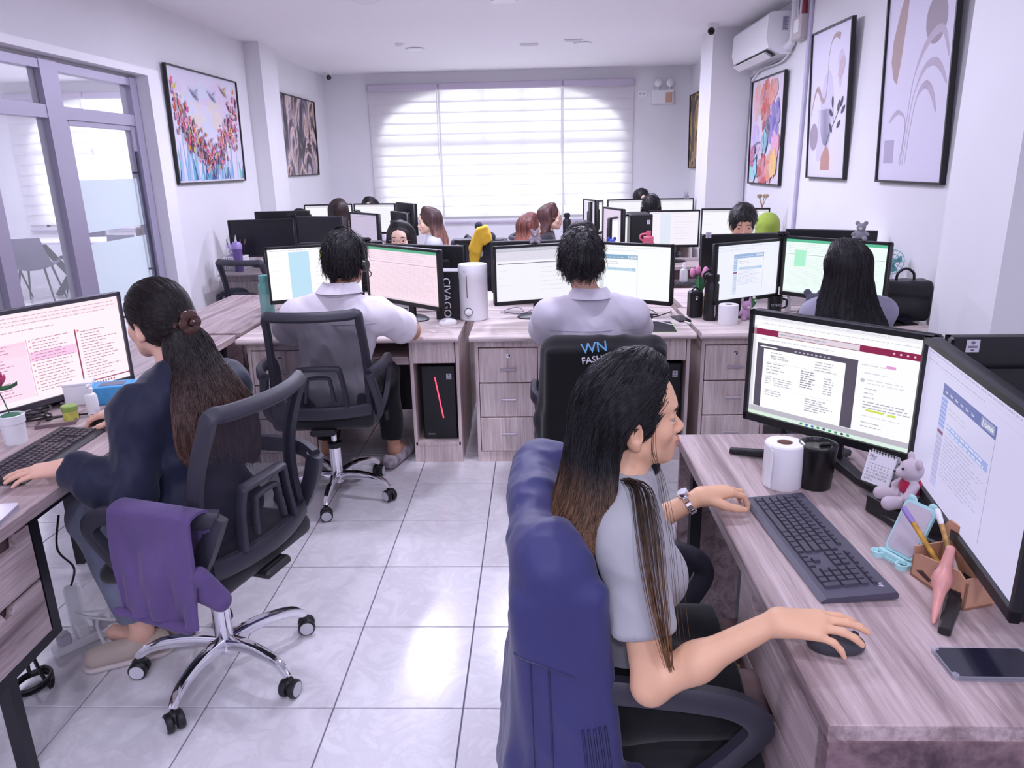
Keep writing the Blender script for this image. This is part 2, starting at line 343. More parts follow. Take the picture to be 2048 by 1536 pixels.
# ---------------------------------------------------------------- flat print (pictures, screens, labels)
def draw(items, w, h, dz=.00025, z0=.0006, mb=None, M=None):
    """layers of flat print: local x right, z up, facing -y"""
    mb = mb or MB(); L = 0
    def put(pts, c):
        vs = [(p[0] * w, -(z0 + dz * L), p[1] * h) for p in pts]; vs = [M @ Vector(v) for v in vs] if M is not None else vs; mb._add(vs, [tuple(range(len(vs)))], c)
    for it in items:
        k = it[0]
        if k == 'L': L += 1
        elif k == 'r': x0, y0, x1, y1, c = it[1:]; put([(x0, y0), (x1, y0), (x1, y1), (x0, y1)], c)
        elif k == 'p': put(it[1], it[2])
        elif k == 'e':
            cx, cy, rx, ry, c = it[1:6]; a0 = it[6] if len(it) > 6 else 0; n = 20
            put([(cx + rx * math.cos(2 * PI * i / n) * math.cos(a0) - ry * math.sin(2 * PI * i / n) * math.sin(a0) * h / w, cy + ry * math.sin(2 * PI * i / n) * math.cos(a0) + rx * math.cos(2 * PI * i / n) * math.sin(a0) * w / h) for i in range(n)], c)
        elif k == 'l':
            pts, wd, c = it[1:]; n = len(pts)
            for i in range(n - 1):
                (xa, ya), (xb, yb) = pts[i], pts[i + 1]; dx, dy = (xb - xa) * w, (yb - ya) * h; q = math.hypot(dx, dy) or 1; w0, w1 = (wd, wd) if not hasattr(wd, '__len__') else (wd[i], wd[i + 1])
                nx, ny = -dy / q / w, dx / q / h; put([(xa - nx * w0, ya - ny * w0), (xb - nx * w1, yb - ny * w1), (xb + nx * w1, yb + ny * w1), (xa + nx * w0, ya + ny * w0)], c)
        elif k == 't':
            x, y, sz, tx, c = it[1:6]; T = Matrix.Translation((x * w, -(z0 + dz * L), y * h)) @ Matrix.Rotation(PI / 2, 4, 'X'); T = (M @ T) if M is not None else T
            mb.text(tx, sz, T, c)
    return mb
def smooth_path(pts, n=8):
    out = []; P = [pts[0]] + list(pts) + [pts[-1]]
    for i in range(1, len(P) - 2):
        for j in range(n):
            t = j / n; a, b, c, d = P[i - 1], P[i], P[i + 1], P[i + 2]
            out.append(tuple(.5 * (2 * b[k] + (c[k] - a[k]) * t + (2 * a[k] - 5 * b[k] + 4 * c[k] - d[k]) * t * t + (3 * b[k] - a[k] - 3 * c[k] + d[k]) * t ** 3) for k in range(len(b))))
    return out + [tuple(pts[-1])]
# ---------------------------------------------------------------- room
XL, XR, YB, ZC, YF = -2.95, 2.16, 10.95, 2.85, -2.6
m_wall = mat('wall_paint', (.79, .78, .81), .62, var=.03, vscale=1.2, bump=.04, bscale=60)
m_ceil = mat('ceiling_paint', (.93, .91, .94), .7)
m_trim = mat('white_trim', (.84, .83, .86), .35)
def tile_mat():
    t = NT('marble_tile'); co = t.coords((1, 1, 1), True); n = t.n('ShaderNodeTexNoise', i_Scale=7., i_Detail=9., i_Roughness=.66, i_Distortion=1.2); t.l(co, n.inputs[0])
    a = t.ramp(n.outputs[0], [(.32, (.83, .81, .83)), (.5, (.73, .705, .735)), (.56, (.80, .775, .80)), (.75, (.86, .84, .86))]); t.l(a, t.b.inputs['Base Color'])
    n2 = t.n('ShaderNodeTexNoise', i_Scale=16., i_Detail=4.); t.l(co, n2.inputs[0]); t.bump(n2.outputs[0], .03, .001); t.b.inputs['Roughness'].default_value = .2; return t.m
m_tile = tile_mat(); m_grout = mat('grout', rgb(122, 114, 130), .8)
fl = struct(MB().box((-3.1, 4.1, -.056), (11.4, 14.2, .1)), 'floor', m_grout, smooth=False)
TX, TY, tx0, ty0 = .4025, .4165, -.24, 1.878
tile_me = None; cells = []
for i in range(-7, 7):
    for j in range(-3, 22):
        x, y = tx0 + TX * (i + .5), ty0 + TY * (j + .5)
        if XL - .1 < x < XR and y < YB: cells.append((math.hypot(x, y - .6), x, y))
cells.sort(); near = [c for c in cells if c[2] > .9][:295]; rest = [c for c in cells if c not in near]
for _, x, y in near:
    if tile_me is None: tile_me = MB().box((0, 0, -.005), (TX - .0048, TY - .0048, .01), b=.0012).mesh('tile', m_tile, ang=.3)
    o = bpy.data.objects.new('tile', tile_me); COL.objects.link(o); o.parent = fl; o.location = (x, y, 0)
mb = MB()
for _, x, y in rest: mb.box((x, y, -.005), (TX - .0048, TY - .0048, .01))
for i in range(-22, -7):
    for j in range(4, 22):
        x, y = tx0 + TX * (i + .5), ty0 + TY * (j + .5)
        if x < XL - .2: mb.box((x, y, -.005), (TX - .0048, TY - .0048, .01))
o = mb.obj('far_tile', m_tile, fl, smooth=False); o['kind'] = 'stuff'
struct(MB().box((-3.1, 4.1, ZC + .05), (11.6, 14.4, .1)), 'ceiling', m_ceil, smooth=False)
def wall_y(y0, y1, z0, z1, mb): mb.box(((XL - .06), (y0 + y1) / 2, (z0 + z1) / 2), (.12, y1 - y0, z1 - z0)); return mb
mb = MB(); wall_y(YF, 2.5, 0, ZC, mb); wall_y(5.9, YB, 0, ZC, mb); wall_y(2.5, 5.9, 2.26, ZC, mb); mb.box((-2.87, 8.3, ZC / 2), (.165, .5, ZC))
struct(mb, 'wall_left', m_wall, smooth=False)
mb = MB(); mb.box((XR + .06, 4.1, ZC / 2), (.12, 13.8, ZC)); mb.box((1.975, 8.24, ZC / 2), (.41, .54, ZC)); mb.box((2.0, 3.18, ZC / 2), (.36, .46, ZC))
struct(mb, 'wall_right', m_wall, smooth=False)
struct(MB().box((-3.1, YF - .06, ZC / 2), (11.4, .12, ZC)), 'wall_front', m_wall, smooth=False)
# far wall: two arched openings
def arch_wall(mb, xa, xb, x0, x1, spring, top, sill, y, th):
    """solid wall from xa to xb with an arched hole x0..x1"""
    mb.box(((xa + x0) / 2, y + th / 2, ZC / 2), (x0 - xa, th, ZC)); mb.box(((x1 + xb) / 2, y + th / 2, ZC / 2), (xb - x1, th, ZC)); mb.box(((x0 + x1) / 2, y + th / 2, sill / 2), (x1 - x0, th, sill))
    n = 28; cx, a = (x0 + x1) / 2, (x1 - x0) / 2
    for k in range(n):
        p, q = -1 + 2 * k / n, -1 + 2 * (k + 1) / n; zp = spring + (top - spring) * math.sqrt(max(0, 1 - p * p)) ** 1.0; zq = spring + (top - spring) * math.sqrt(max(0, 1 - q * q))
        xp, xq = cx + a * p, cx + a * q; vs = [(xx, yy, zz) for yy in (y, y + th) for xx, zz in ((xp, zp), (xq, zq), (xq, ZC), (xp, ZC))]
        mb._add(vs, [(0, 1, 2, 3), (7, 6, 5, 4), (0, 4, 5, 1)])
mb = MB(); WX0, WX1 = -2.22, 1.29; arch_wall(mb, -3.07, XR + .12, WX0, WX1, 1.93, 2.69, .85, YB, .16); arch_wall(mb, -8.9, -3.07, -7.3, -4.2, 1.93, 2.69, .85, YB, .16)
struct(mb, 'wall_back', m_wall, smooth=False)
struct(MB().box((-8.6, 4.1, ZC / 2), (.12, 13.8, ZC)), 'wall_meeting', m_wall, smooth=False)
m_glass = see_through('clear_glass', (.9, .95, .95), .12, .02); m_alu = mat('aluminium', rgb(176, 170, 190), .38, .35); m_frost = see_through('frosted_film', (.86, .93, .93), .9, .7, translucent=.55)
m_wframe = mat('window_frame', rgb(190, 190, 196), .4)
def back_window(name, x0, x1, mull):
    mb = MB(); y = YB + .08
    for x in mull: mb.box((x, y, 1.75), (.05, .05, 1.86))
    mb.box(((x0 + x1) / 2, y, 1.9), (x1 - x0, .06, .09)); mb.box(((x0 + x1) / 2, y, .87), (x1 - x0, .06, .05))
    for x in (x0 + .025, x1 - .025): mb.box((x, y, 1.4), (.05, .06, 1.1))
    w = struct(mb, name, m_wframe, smooth=False)
    xs = sorted([x0 + .05] + mull + [x1 - .05])
    for a, b in zip(xs[:-1], xs[1:]):
        for za, zb in ((.9, 1.86),): struct(MB().box(((a + b) / 2, y, (za + zb) / 2), (b - a - .05, .006, zb - za)), 'pane', m_glass, w, smooth=False)
    cx, a = (x0 + x1) / 2, (x1 - x0) / 2 - .02; pts = [(cx + a * math.cos(t * PI / 20), 1.945 + .72 * math.sin(t * PI / 20)) for t in range(21)]
    struct(MB().prism(pts, -.003, .003, R=rotm(rx=PI / 2), c=(0, y, 0)), 'pane', m_glass, w, smooth=False)
back_window('window_1', WX0, WX1, [-1.33, -.73, -.17, .39]); back_window('window_2', -7.3, -4.2, [-6.5, -5.75, -5.0])
# zebra blinds
m_slat = see_through('blind_fabric', (.88, .86, .88), .97, .8, translucent=.42); m_val = mat('blind_valance', rgb(196, 186, 204), .5)
slat_cache = {}
def blind(x0, x1, top, bot, label, group, y=YB - .046, cord=True):
    b = thing('window_blind', label, 'blind', ((x0 + x1) / 2, y, bot), 0, group); w = x1 - x0
    MB().box((0, 0, top - bot - .045), (w, .08, .09), b=.012).obj('valance', m_val, b)
    z = top - .1; k = 0; pit = .1415
    key = round(w, 3)
    if key not in slat_cache: slat_cache[key] = MB().grid(lambda u, v: ((u - .5) * (w - .015), .009 * (1 - 2 * v) + .004 * math.sin(PI * v), (.5 - v) * .167), 1, 4).mesh('slat', m_slat)
    while z - pit > bot:
        o = bpy.data.objects.new('slat', slat_cache[key]); COL.objects.link(o); o.parent = b; o.location = (0, 0, z - pit / 2 - bot); z -= pit; k += 1
    MB().box((0, 0, .03), (w - .012, .03, .035), b=.008).obj('bottom_rail', m_val, b)
    if cord: MB().tube([(w / 2 - .015, -.055, top - bot - .08), (w / 2 - .02, -.055, top - bot - .9), (w / 2 + .03, -.05, .25)], .006, 6).obj('pull_cord', m_trim, b)
    return b
blind(-2.32, -1.335, 2.70, .78, 'left hand striped sheer blind of the wide far window', 'blinds on the far window'); blind(-1.325, .39, 2.70, .78, 'wide middle striped sheer blind of the far window', 'blinds on the far window'); blind(.40, 1.38, 2.70, .78, 'right hand striped sheer blind of the far window near emergency lamp', 'blinds on the far window', cord=False)
blind(-7.5, -6.36, 2.70, .78, 'left striped sheer blind in the glazed meeting room', 'blinds in the meeting room'); blind(-6.35, -4.15, 2.70, .78, 'wide striped sheer blind behind the frosted glass door', 'blinds in the meeting room')
# glazed partition to the meeting room
mb = MB(); X = XL
for y, wd in ((4.0, .11), (4.685, .17), (5.66, .1)): mb.box((X, y, 1.13), (.08, wd, 2.26))
mb.box((X, 4.2, 1.965), (.072, 3.4, .075)); mb.box((X, 4.2, 2.23), (.072, 3.4, .05)); mb.box((X, 3.2, .05), (.07, 1.7, .1)); mb.box((X, 4.34, .05), (.07, .6, .1))
w3 = struct(mb, 'window_3', m_alu, smooth=False)
for y0, y1 in ((2.5, 3.945), (4.055, 4.6)): struct(MB().box((X, (y0 + y1) / 2, 1.02), (.008, y1 - y0, 1.84)), 'pane', m_glass, w3, smooth=False)
for y0, y1 in ((2.5, 4.6), (4.77, 5.61)): struct(MB().box((X, (y0 + y1) / 2, 2.107), (.008, y1 - y0, .2)), 'pane', m_glass, w3, smooth=False)
struct(MB().box((X + .03, 5.8, 1.14), (.2, .18, 2.28)).box((X + .03, 4.2, 2.305), (.19, 3.38, .05)), 'trim_1', m_trim, smooth=False)
d = struct(MB().box((X, 4.795, 1.0), (.045, .05, 1.9)).box((X, 5.585, 1.0), (.045, .05, 1.9)).box((X, 5.19, 1.92), (.045, .75, .05)).box((X, 5.19, .06), (.045, .75, .09)), 'door_1', m_alu, smooth=False)
struct(MB().box((X, 5.19, 1.0), (.008, .75, 1.8)), 'pane', m_glass, d, smooth=False)
for z0, z1 in ((1.225, 1.56), (.73, 1.15)): struct(MB().box((X + .006, 5.19, (z0 + z1) / 2), (.002, .75, z1 - z0)), 'frosted_strip', m_frost, d, smooth=False)
struct(MB().tube([(X + .05, 5.53, 1.75), (X + .05, 5.53, .75)], .012, 8).tube([(X, 5.53, 1.6), (X + .05, 5.53, 1.6)], .008, 6).tube([(X, 5.53, .9), (X + .05, 5.53, .9)], .008, 6), 'door_handle', mat('dark_steel', rgb(90, 88, 105), .3, .8), d)
sk = MB(); S = Matrix.Translation((X + .012, 4.69, 1.82)) @ Matrix.Rotation(PI / 2, 4, 'Z')
draw([('p', [(0, .0), (1, 0), (1, .28), (0, .28)], rgb(70, 62, 82)), ('p', [(0, .32), (1, .32), (1, .9), (.8, .9), (.75, 1), (.25, 1), (.2, .9), (0, .9)], rgb(58, 56, 60)), ('L',), ('e', .5, .64, .36, .27, rgb(210, 220, 190)), ('L',), ('e', .5, .64, .25, .19, rgb(140, 170, 70)), ('r', .12, .12, .88, .2, rgb(180, 175, 190)), ('r', .2, .05, .8, .09, rgb(160, 155, 170))], .1, .135, mb=sk, M=S)
t = thing('door_sticker', 'small dark badge sticker with green roundel on the glass door', 'sticker', (0, 0, 0)); sk.obj('badge_print', attr_mat('print', .5), t, smooth=False); MB().box((X + .009, 4.74, 1.888), (.004, .1, .135)).obj('backing', mat('dark_film', rgb(50, 48, 55), .4), t)
# ---------------------------------------------------------------- wall pictures
m_blk = mat('black_plastic', rgb(20, 20, 24), .42, bump=.05, bscale=900); m_frame = mat('frame_black', rgb(22, 20, 24), .35); m_print = attr_mat('print', .5); m_white = mat('white_plastic', (.86, .86, .88), .35)
def picture(label, loc, rz, w, h, items, tilt=.03, dz=.00002, canvas=None):
    p = thing('framed_picture', label, 'picture', loc, rz); R = rotm(rx=-tilt) if tilt else None
    p.rotation_euler = (tilt, 0, rz); th = .03; b = .012; mb = MB()
    for x in (b / 2, w - b / 2): mb.box((x, -th / 2, h / 2), (b, th, h))
    for z in (b / 2, h - b / 2): mb.box((w / 2, -th / 2, z), (w - 2 * b, th, b))
    mb.obj('frame', m_frame, p, smooth=False)
    MB().box((w / 2, -.008, h / 2), (w - 2 * b, .014, h - 2 * b)).obj('backing', mat('picture_board', (.8, .79, .82), .6), p, smooth=False)
    if canvas: MB().quad([(b, -.016, b), (w - b, -.016, b), (w - b, -.016, h - b), (b, -.016, h - b)]).obj('canvas', canvas, p, smooth=False)
    else: draw(items, w, h, dz, .0165).obj('canvas', m_print, p, smooth=False)
    return p
def mixc(a, b, t): return tuple(x * (1 - t) + y * t for x, y in zip(a, b))
def jc(c, s=.15): return tuple(min(1, max(0, v * (1 + random.uniform(-s, s)))) for v in c)
def clipb(x): return min(.985, max(.015, x))
# flowers and birds
it = [('r', .01, .01, .99, .99, rgb(222, 216, 234))]
for k in range(60):
    x, y = random.uniform(.0, 1), random.uniform(.35, 1); it += [('L',), ('e', clipb(.1 + .8 * x), clipb(min(.85, .1 + y * .8)), random.uniform(.06, .1), random.uniform(.06, .12), mixc(rgb(222, 216, 234), random.choice([rgb(235, 220, 150), rgb(225, 190, 225), rgb(200, 220, 235), rgb(228, 222, 238)]), .35))]
for k in range(70):
    x = random.uniform(.03, .97); c = random.choice([rgb(90, 170, 205), rgb(130, 190, 225), rgb(200, 225, 240), rgb(60, 90, 150), rgb(120, 200, 190), rgb(170, 190, 230)]); t0 = random.uniform(.1, .4)
    it += [('L',), ('l', [(x, .03), (clipb(x + random.uniform(-.03, .03)), t0)], (random.uniform(.01, .03), .004), c)]
fc = [rgb(205, 55, 60), rgb(225, 100, 50), rgb(215, 60, 130), rgb(190, 70, 160), rgb(235, 170, 60), rgb(225, 90, 95), rgb(120, 60, 120), rgb(150, 60, 50), rgb(240, 150, 170), rgb(200, 190, 70), rgb(60, 60, 90)]
for k in range(520):
    u = random.uniform(-1, 1); band = .22 + .5 * abs(u) ** 1.25; x = .5 + .46 * u; y = band + random.gauss(0, .075) * (1 + .4 * abs(u)); c = mixc(jc(random.choice(fc)), rgb(222, 206, 226), random.choice([0, .1, .3, .5])); s = random.uniform(.008, .022)
    a = random.uniform(.6, 2.4); x = clipb(min(.95, max(.05, x))); y = min(.9, max(.06, y)); it += [('L',), ('p', [(x + s * q * math.cos(a + w), y + s * 1.5 * q * math.sin(a + w)) for w, q in ((0, random.uniform(1, 1.7)), (1.3, random.uniform(.4, .8)), (2.6, random.uniform(.7, 1.3)), (3.6, random.uniform(.6, 1.5)), (5, random.uniform(.4, .8)))], c)]
for k in range(40):
    u = random.uniform(-1, 1); x = .5 + .45 * u; y = .2 + .35 * abs(u); it += [('L',), ('l', [(x, y), (clipb(x + random.uniform(-.02, .02)), y - random.uniform(.08, .2))], (.004, .0015), jc(rgb(40, 50, 80)))]
for x, y, c in ((.33, .79, rgb(120, 130, 170)), (.58, .80, rgb(140, 160, 200)), (.76, .87, rgb(190, 150, 80))):
    it += [('L',), ('p', [(x - .07, y + .06), (x, y + .01), (x + .05, y + .06), (x + .03, y - .01), (x + .05, y - .06), (x - .02, y - .01)], mixc(c, (1, 1, 1), .3)), ('L',), ('l', [(x - .04, y + .02), (x + .01, y - .02), (x + .04, y - .05)], (.002, .006, .002), mixc(c, (0, 0, 0), .6))]
picture('square print of colourful flowers and small birds on the left wall', (XL, 6.19, 1.50), PI / 2, 1.45, .93, it, .02)
def dark_abstract(name, stops, sc):
    t = NT(name); n = t.n('ShaderNodeTexNoise', i_Scale=1.6, i_Detail=5., i_Roughness=.55, i_Distortion=2.2); t.l(t.coords(sc), n.inputs[0]); t.l(t.ramp(n.outputs[0], stops), t.b.inputs['Base Color']); t.b.inputs['Roughness'].default_value = .4; return t.m
da = dark_abstract('marbled_print', [(.3, rgb(22, 18, 24)), (.42, rgb(60, 50, 58)), (.5, rgb(150, 135, 150)), (.56, rgb(225, 205, 200)), (.6, rgb(200, 160, 140)), (.65, rgb(50, 40, 45)), (.8, rgb(20, 18, 22))], (2.0, 1, .9))
picture('dark marbled abstract print beyond the left wall pillar', (XL, 8.9, 1.52), PI / 2, 1.4, .93, None, .02, canvas=da)
db = dark_abstract('gold_print', [(.3, rgb(30, 25, 28)), (.45, rgb(80, 65, 60)), (.52, rgb(205, 165, 80)), (.6, rgb(60, 50, 52)), (.75, rgb(35, 30, 34))], (1.5, 1, 1.2))
picture('dark abstract print half hidden behind the right wall pillar', (XR - .005, 10.75, 1.5), -PI / 2, .9, .95, None, .02, canvas=db)
# bright colour abstract
it = [('r', .01, .01, .99, .99, rgb(226, 214, 228))]
def blob(cx, cy, rx, ry, c, n=44, s=.5):
    o = []
    for k in range(n):
        a = random.uniform(0, 6.28); r = math.sqrt(random.random()); o += [('L',), ('e', min(.9, max(.1, cx + rx * r * math.cos(a))), min(.93, max(.07, cy + ry * r * math.sin(a))), random.uniform(.02, .07), random.uniform(.02, .05), mixc(jc(c, .18), rgb(226, 214, 228), random.choice([.1, .25, .4])), random.uniform(.8, 2.2))]
    return o
for args in ((.2, .78, .1, .14, rgb(225, 175, 170)), (.18, .42, .1, .12, rgb(205, 185, 225)), (.45, .8, .16, .15, rgb(215, 95, 55)), (.5, .62, .08, .2, rgb(205, 70, 50)), (.68, .84, .12, .09, rgb(230, 140, 120)), (.72, .55, .14, .16, rgb(120, 90, 195)), (.8, .63, .08, .1, rgb(90, 70, 170)), (.55, .52, .05, .08, rgb(50, 45, 90)), (.82, .36, .1, .1, rgb(235, 160, 190)), (.45, .12, .13, .14, rgb(200, 60, 65)), (.68, .16, .1, .1, rgb(225, 120, 60)), (.8, .2, .08, .1, rgb(235, 195, 70)), (.17, .16, .1, .1, rgb(150, 215, 225)), (.5, .4, .05, .06, rgb(110, 190, 210)), (.12, .27, .06, .06, rgb(190, 70, 130))): it += blob(*args)
it += [('L',), ('l', smooth_path([(.1, .3), (.2, .38), (.38, .4), (.3, .28), (.15, .22)]), .004, rgb(60, 50, 110)), ('L',), ('l', smooth_path([(.2, .14), (.25, .08), (.35, .08)]), .004, rgb(40, 120, 130)), ('L',), ('l', smooth_path([(.44, .9), (.42, .6), (.5, .42), (.44, .25)]), (.004), rgb(150, 40, 40))]
picture('bright multicoloured abstract print under the air conditioner', (XR, 7.74, 1.37), -PI / 2, .98, .95, it, .02)
# beige line art with vase
PB = rgb(222, 217, 236); be, gr, tc, dk = rgb(176, 152, 150), rgb(160, 148, 164), rgb(186, 140, 132), rgb(66, 62, 84)
it = [('r', .01, .01, .99, .99, PB), ('L',), ('e', .47, .47, .17, .25, rgb(206, 200, 222)), ('r', .24, .12, .58, .47, rgb(206, 200, 222)), ('L',), ('l', smooth_path([(.05, .44), (.14, .58), (.22, .615), (.32, .54), (.4, .53), (.45, .62), (.46, .8), (.52, .9), (.62, .93), (.72, .91)]), [.004 + .016 * math.sin(PI * min(1, i / 40)) if i < 40 else .005 + .02 * max(0, (i - 54) / 18) for i in range(73)], be)]
it += [('L',), ('e', .15, .29, .11, .095, gr), ('L',), ('p', [(.36, .06), (.6, .06), (.6, .15), (.56, .2), (.5, .23), (.44, .2), (.37, .15)], tc)]
lf = [('p', [(.77 + .09 * math.cos(a) * (1 if a < PI else .55), .71 + .12 * math.sin(a)) for a in [i * PI / 9 for i in range(18)]], rgb(206, 196, 216))]
it += [('L',)] + lf + [('L',)] + [('l', [(.70 + .02 * i, .63 + .012 * abs(i - 3)), (.76 + .02 * i, .79 - .01 * abs(i - 3))], .0022, tc) for i in range(7)]
it += [('L',), ('l', smooth_path([(.49, .23), (.56, .31), (.66, .37), (.74, .43), (.86, .51)]), .0045, dk), ('l', smooth_path([(.66, .37), (.64, .42), (.62, .5)]), .003, dk)]
for x, y, a in ((.59, .34, 2.3), (.78, .36, .6), (.58, .44, 2.6), (.61, .51, 1.7), (.76, .48, 1.1), (.83, .5, 1.0), (.87, .45, .6)): it += [('e', x, y, .055, .018, dk, a)]
picture('beige line art print with vase and dark leafy sprig', (XR, 6.1, 1.45), -PI / 2, .74, 1.04, it, .045, .0001)
it = [('r', .01, .01, .99, .99, PB), ('L',), ('p', [(.33, 1 - .02), (.31, .995), (.2, .86), (.12, .72), (.11, .62), (.16, .53), (.22, .5), (.26, .6), (.31, .8)], be), ('L',), ('e', .73, .76, .14, .11, rgb(160, 146, 158)), ('L',), ('r', .09, .1, .25, .22, rgb(180, 172, 196))]
for pts, wd in (([(.37, .09), (.42, .3), (.47, .5), (.58, .63), (.72, .7), (.84, .7), (.93, .58)], .02), ([(.4, .09), (.45, .3), (.5, .44), (.62, .55), (.75, .57), (.85, .53), (.93, .46)], .018), ([(.44, .1), (.48, .27), (.53, .4), (.6, .46), (.68, .47), (.76, .42), (.82, .34)], .018), ([(.35, .1), (.4, .26), (.38, .33), (.28, .36), (.2, .34), (.14, .31)], .01)):
    q = smooth_path(pts); n = len(q); it += [('L',), ('l', q, [.0035 + wd * max(0, math.sin(PI * min(1, max(0, (i / n - .35) / .65)))) for i in range(n)], rgb(192, 180, 198))]
picture('tall beige print with arching grass, nearest the right edge', (XR, 4.86, 1.45), -PI / 2, .78, 1.1, it, .045, .0001)
# ---------------------------------------------------------------- ceiling and wall fittings
m_lampglow = mat('lamp_disc', (.9, .9, .9), .5, emit=(1, .97, 1), es=6.)
for i, (x, y, lb) in enumerate([(-1.31, 8.81, 'round recessed downlight at far left of the ceiling'), (.53, 8.75, 'round recessed downlight at far right of the ceiling'), (-1.30, 6.3, 'round downlight cut by the top edge, left of the pair'), (-.23, 6.45, 'round downlight cut by the top edge, right of the pair'), (-5.4, 8.6, 'round downlight in the meeting room ceiling')]):
    d = thing('ceiling_light', lb, 'ceiling light', (x, y, ZC), 0, 'recessed downlights'); MB().lathe([(.075, 0), (.105, -.004), (.1, -.014), (.078, -.012)], n=28).obj('trim_ring', m_trim, d); MB().lathe([(.0, -.008), (.077, -.008)], n=28).obj('diffuser', m_lampglow, d)
for x, y, lb in ((-.05, 8.72, 'flat white ceiling panel vent between far downlights'), (.42, 8.5, 'small white ceiling disc beside the far right downlight')):
    d = thing('ceiling_vent', lb, 'ceiling vent', (x, y, ZC)); MB().box((0, 0, -.008), (.2, .09, .016), b=.004).obj('plate', m_trim, d); mb = MB(); [mb.box((0, -.03 + .015 * i, -.017), (.17, .006, .004)) for i in range(5)]; mb.obj('grille', m_trim, d)
tag(MB().lathe([(.05, 0), (.05, -.012), (.035, -.03), (0, -.032)], n=20).obj('smoke_detector', m_trim, loc=(-1.42, 8.45, ZC)), 'tiny smoke detector beside the far left downlight', 'smoke detector')
def cctv(loc, rz, lb):
    d = thing('security_camera', lb, 'camera', loc, rz, 'dome cameras'); MB().lathe([(.055, 0), (.055, -.02), (.045, -.035), (0, -.035)], n=20).obj('mount', m_white, d); MB().ball((0, -.01, -.05), (.045, .045, .045), 16).obj('housing', m_white, d)
    MB().lathe([(.034, 0), (.034, .02), (.024, .03), (0, .032)], (0, -.032, -.062), 18, R=rotm(rx=2.1)).obj('lens', mat('lens_black', (.004, .004, .005), .08), d)
cctv((-2.8, 10.7, ZC), .5, 'white dome camera in the far left ceiling corner'); cctv((1.72, 7.8, ZC), -.5, 'white dome camera on the ceiling by the right pillar')
# air conditioner
ac = thing('air_conditioner', 'white split air conditioner above the bright abstract print', 'air conditioner', (XR, 6.75, 2.44))
prof = [(-.0, .0), (-.10, 0), (-.2, .05), (-.225, .12), (-.215, .3), (-.19, .325), (0, .325)]
MB().prism(prof, 0, 1.12, R=Matrix(((1, 0, 0), (0, 0, 1), (0, 1, 0)))).obj('body', mat('ac_white', (.87, .87, .9), .25), ac, ang=.5)
MB().box((-.16, .56, .02), (.09, 1.0, .004), R=rotm(ry=.5)).obj('outlet', mat('outlet_dark', (.03, .03, .035), .6), ac)
for k in range(9): MB().box((-.165, .12 + .11 * k, .012), (.07, .008, .02), R=rotm(ry=.5, rz=.3)).obj('louver', m_white, ac)
MB().box((-.19, .56, .0), (.075, 1.0, .006), R=rotm(ry=.55), b=.002).obj('flap', m_white, ac)
mb = MB(); draw([('r', 0, 0, 1, 1, rgb(190, 186, 205)), ('L',)] + [('r', .1, .08 + .13 * i, .9 - .25 * (i % 2), .14 + .13 * i, rgb(120, 118, 140)) for i in range(7)], .05, .11, mb=mb, M=Matrix.Translation((-.1, -.001, .18))); mb.obj('rating_label', m_print, ac, smooth=False)
MB().tube(smooth_path([(-.05, -.005, .06), (-.05, -.05, .05), (-.03, -.09, .12), (-.03, -.08, .405)]), .032, 10).obj('pipe_sleeve', mat('pipe_white', (.8, .79, .84), .5), ac)
MB().tube(smooth_path([(-.02, -.1, .4), (-.02, -.12, .15), (-.03, .1, -.03), (-.02, .8, -.035), (-.02, 1.1, -.1)]), .008, 6).obj('drain_hose', m_white, ac)
t = thing('junction_box', 'beige junction box under the red conduit by the air conditioner', 'junction box', (XR, 6.47, 2.5)); MB().box((-.04, 0, .09), (.08, .2, .18), b=.01).obj('box_body', mat('jbox', rgb(196, 186, 186), .5), t); MB().box((-.082, -.02, .1), (.01, .1, .1), b=.003).obj('cover', m_white, t)
tag(MB().tube([(0, 0, 0), (0, 0, .2)], .022, 12).tube([(0, 0, 0), (0, 0, .03)], .028, 12).obj('conduit_pipe', mat('conduit_red', rgb(140, 40, 58), .5), loc=(XR - .03, 6.44, 2.65)), 'dark red conduit dropping from ceiling to junction box', 'pipe')
tag(MB().tube([(0, 0, 0), (0, 0, .2)], .016, 10).obj('conduit_pipe', mat('pipe_white', (.8, .79, .84), .5), loc=(XR - .02, 6.54, 2.65)), 'thin white conduit beside the red conduit', 'pipe')
tag(MB().box((0, 0, 1.42), (.024, .045, 2.84), b=.004).obj('cable_trunking', mat('trunk_grey', rgb(186, 180, 204), .45), loc=(XR - .012, 6.33, 0)), 'vertical grey cable trunking right of the air conditioner', 'trunking')
tag(MB().tube(smooth_path([(0, -.75, 2.42), (0, .05, 2.38), (0, .12, 2.2), (0, .125, .8)]), .007, 6).obj('wall_cable', mat('cable_grey', rgb(150, 145, 165), .5), loc=(XR - .01, 7.8, 0)), 'thin grey cable running down behind the far right pillar corner', 'cable')
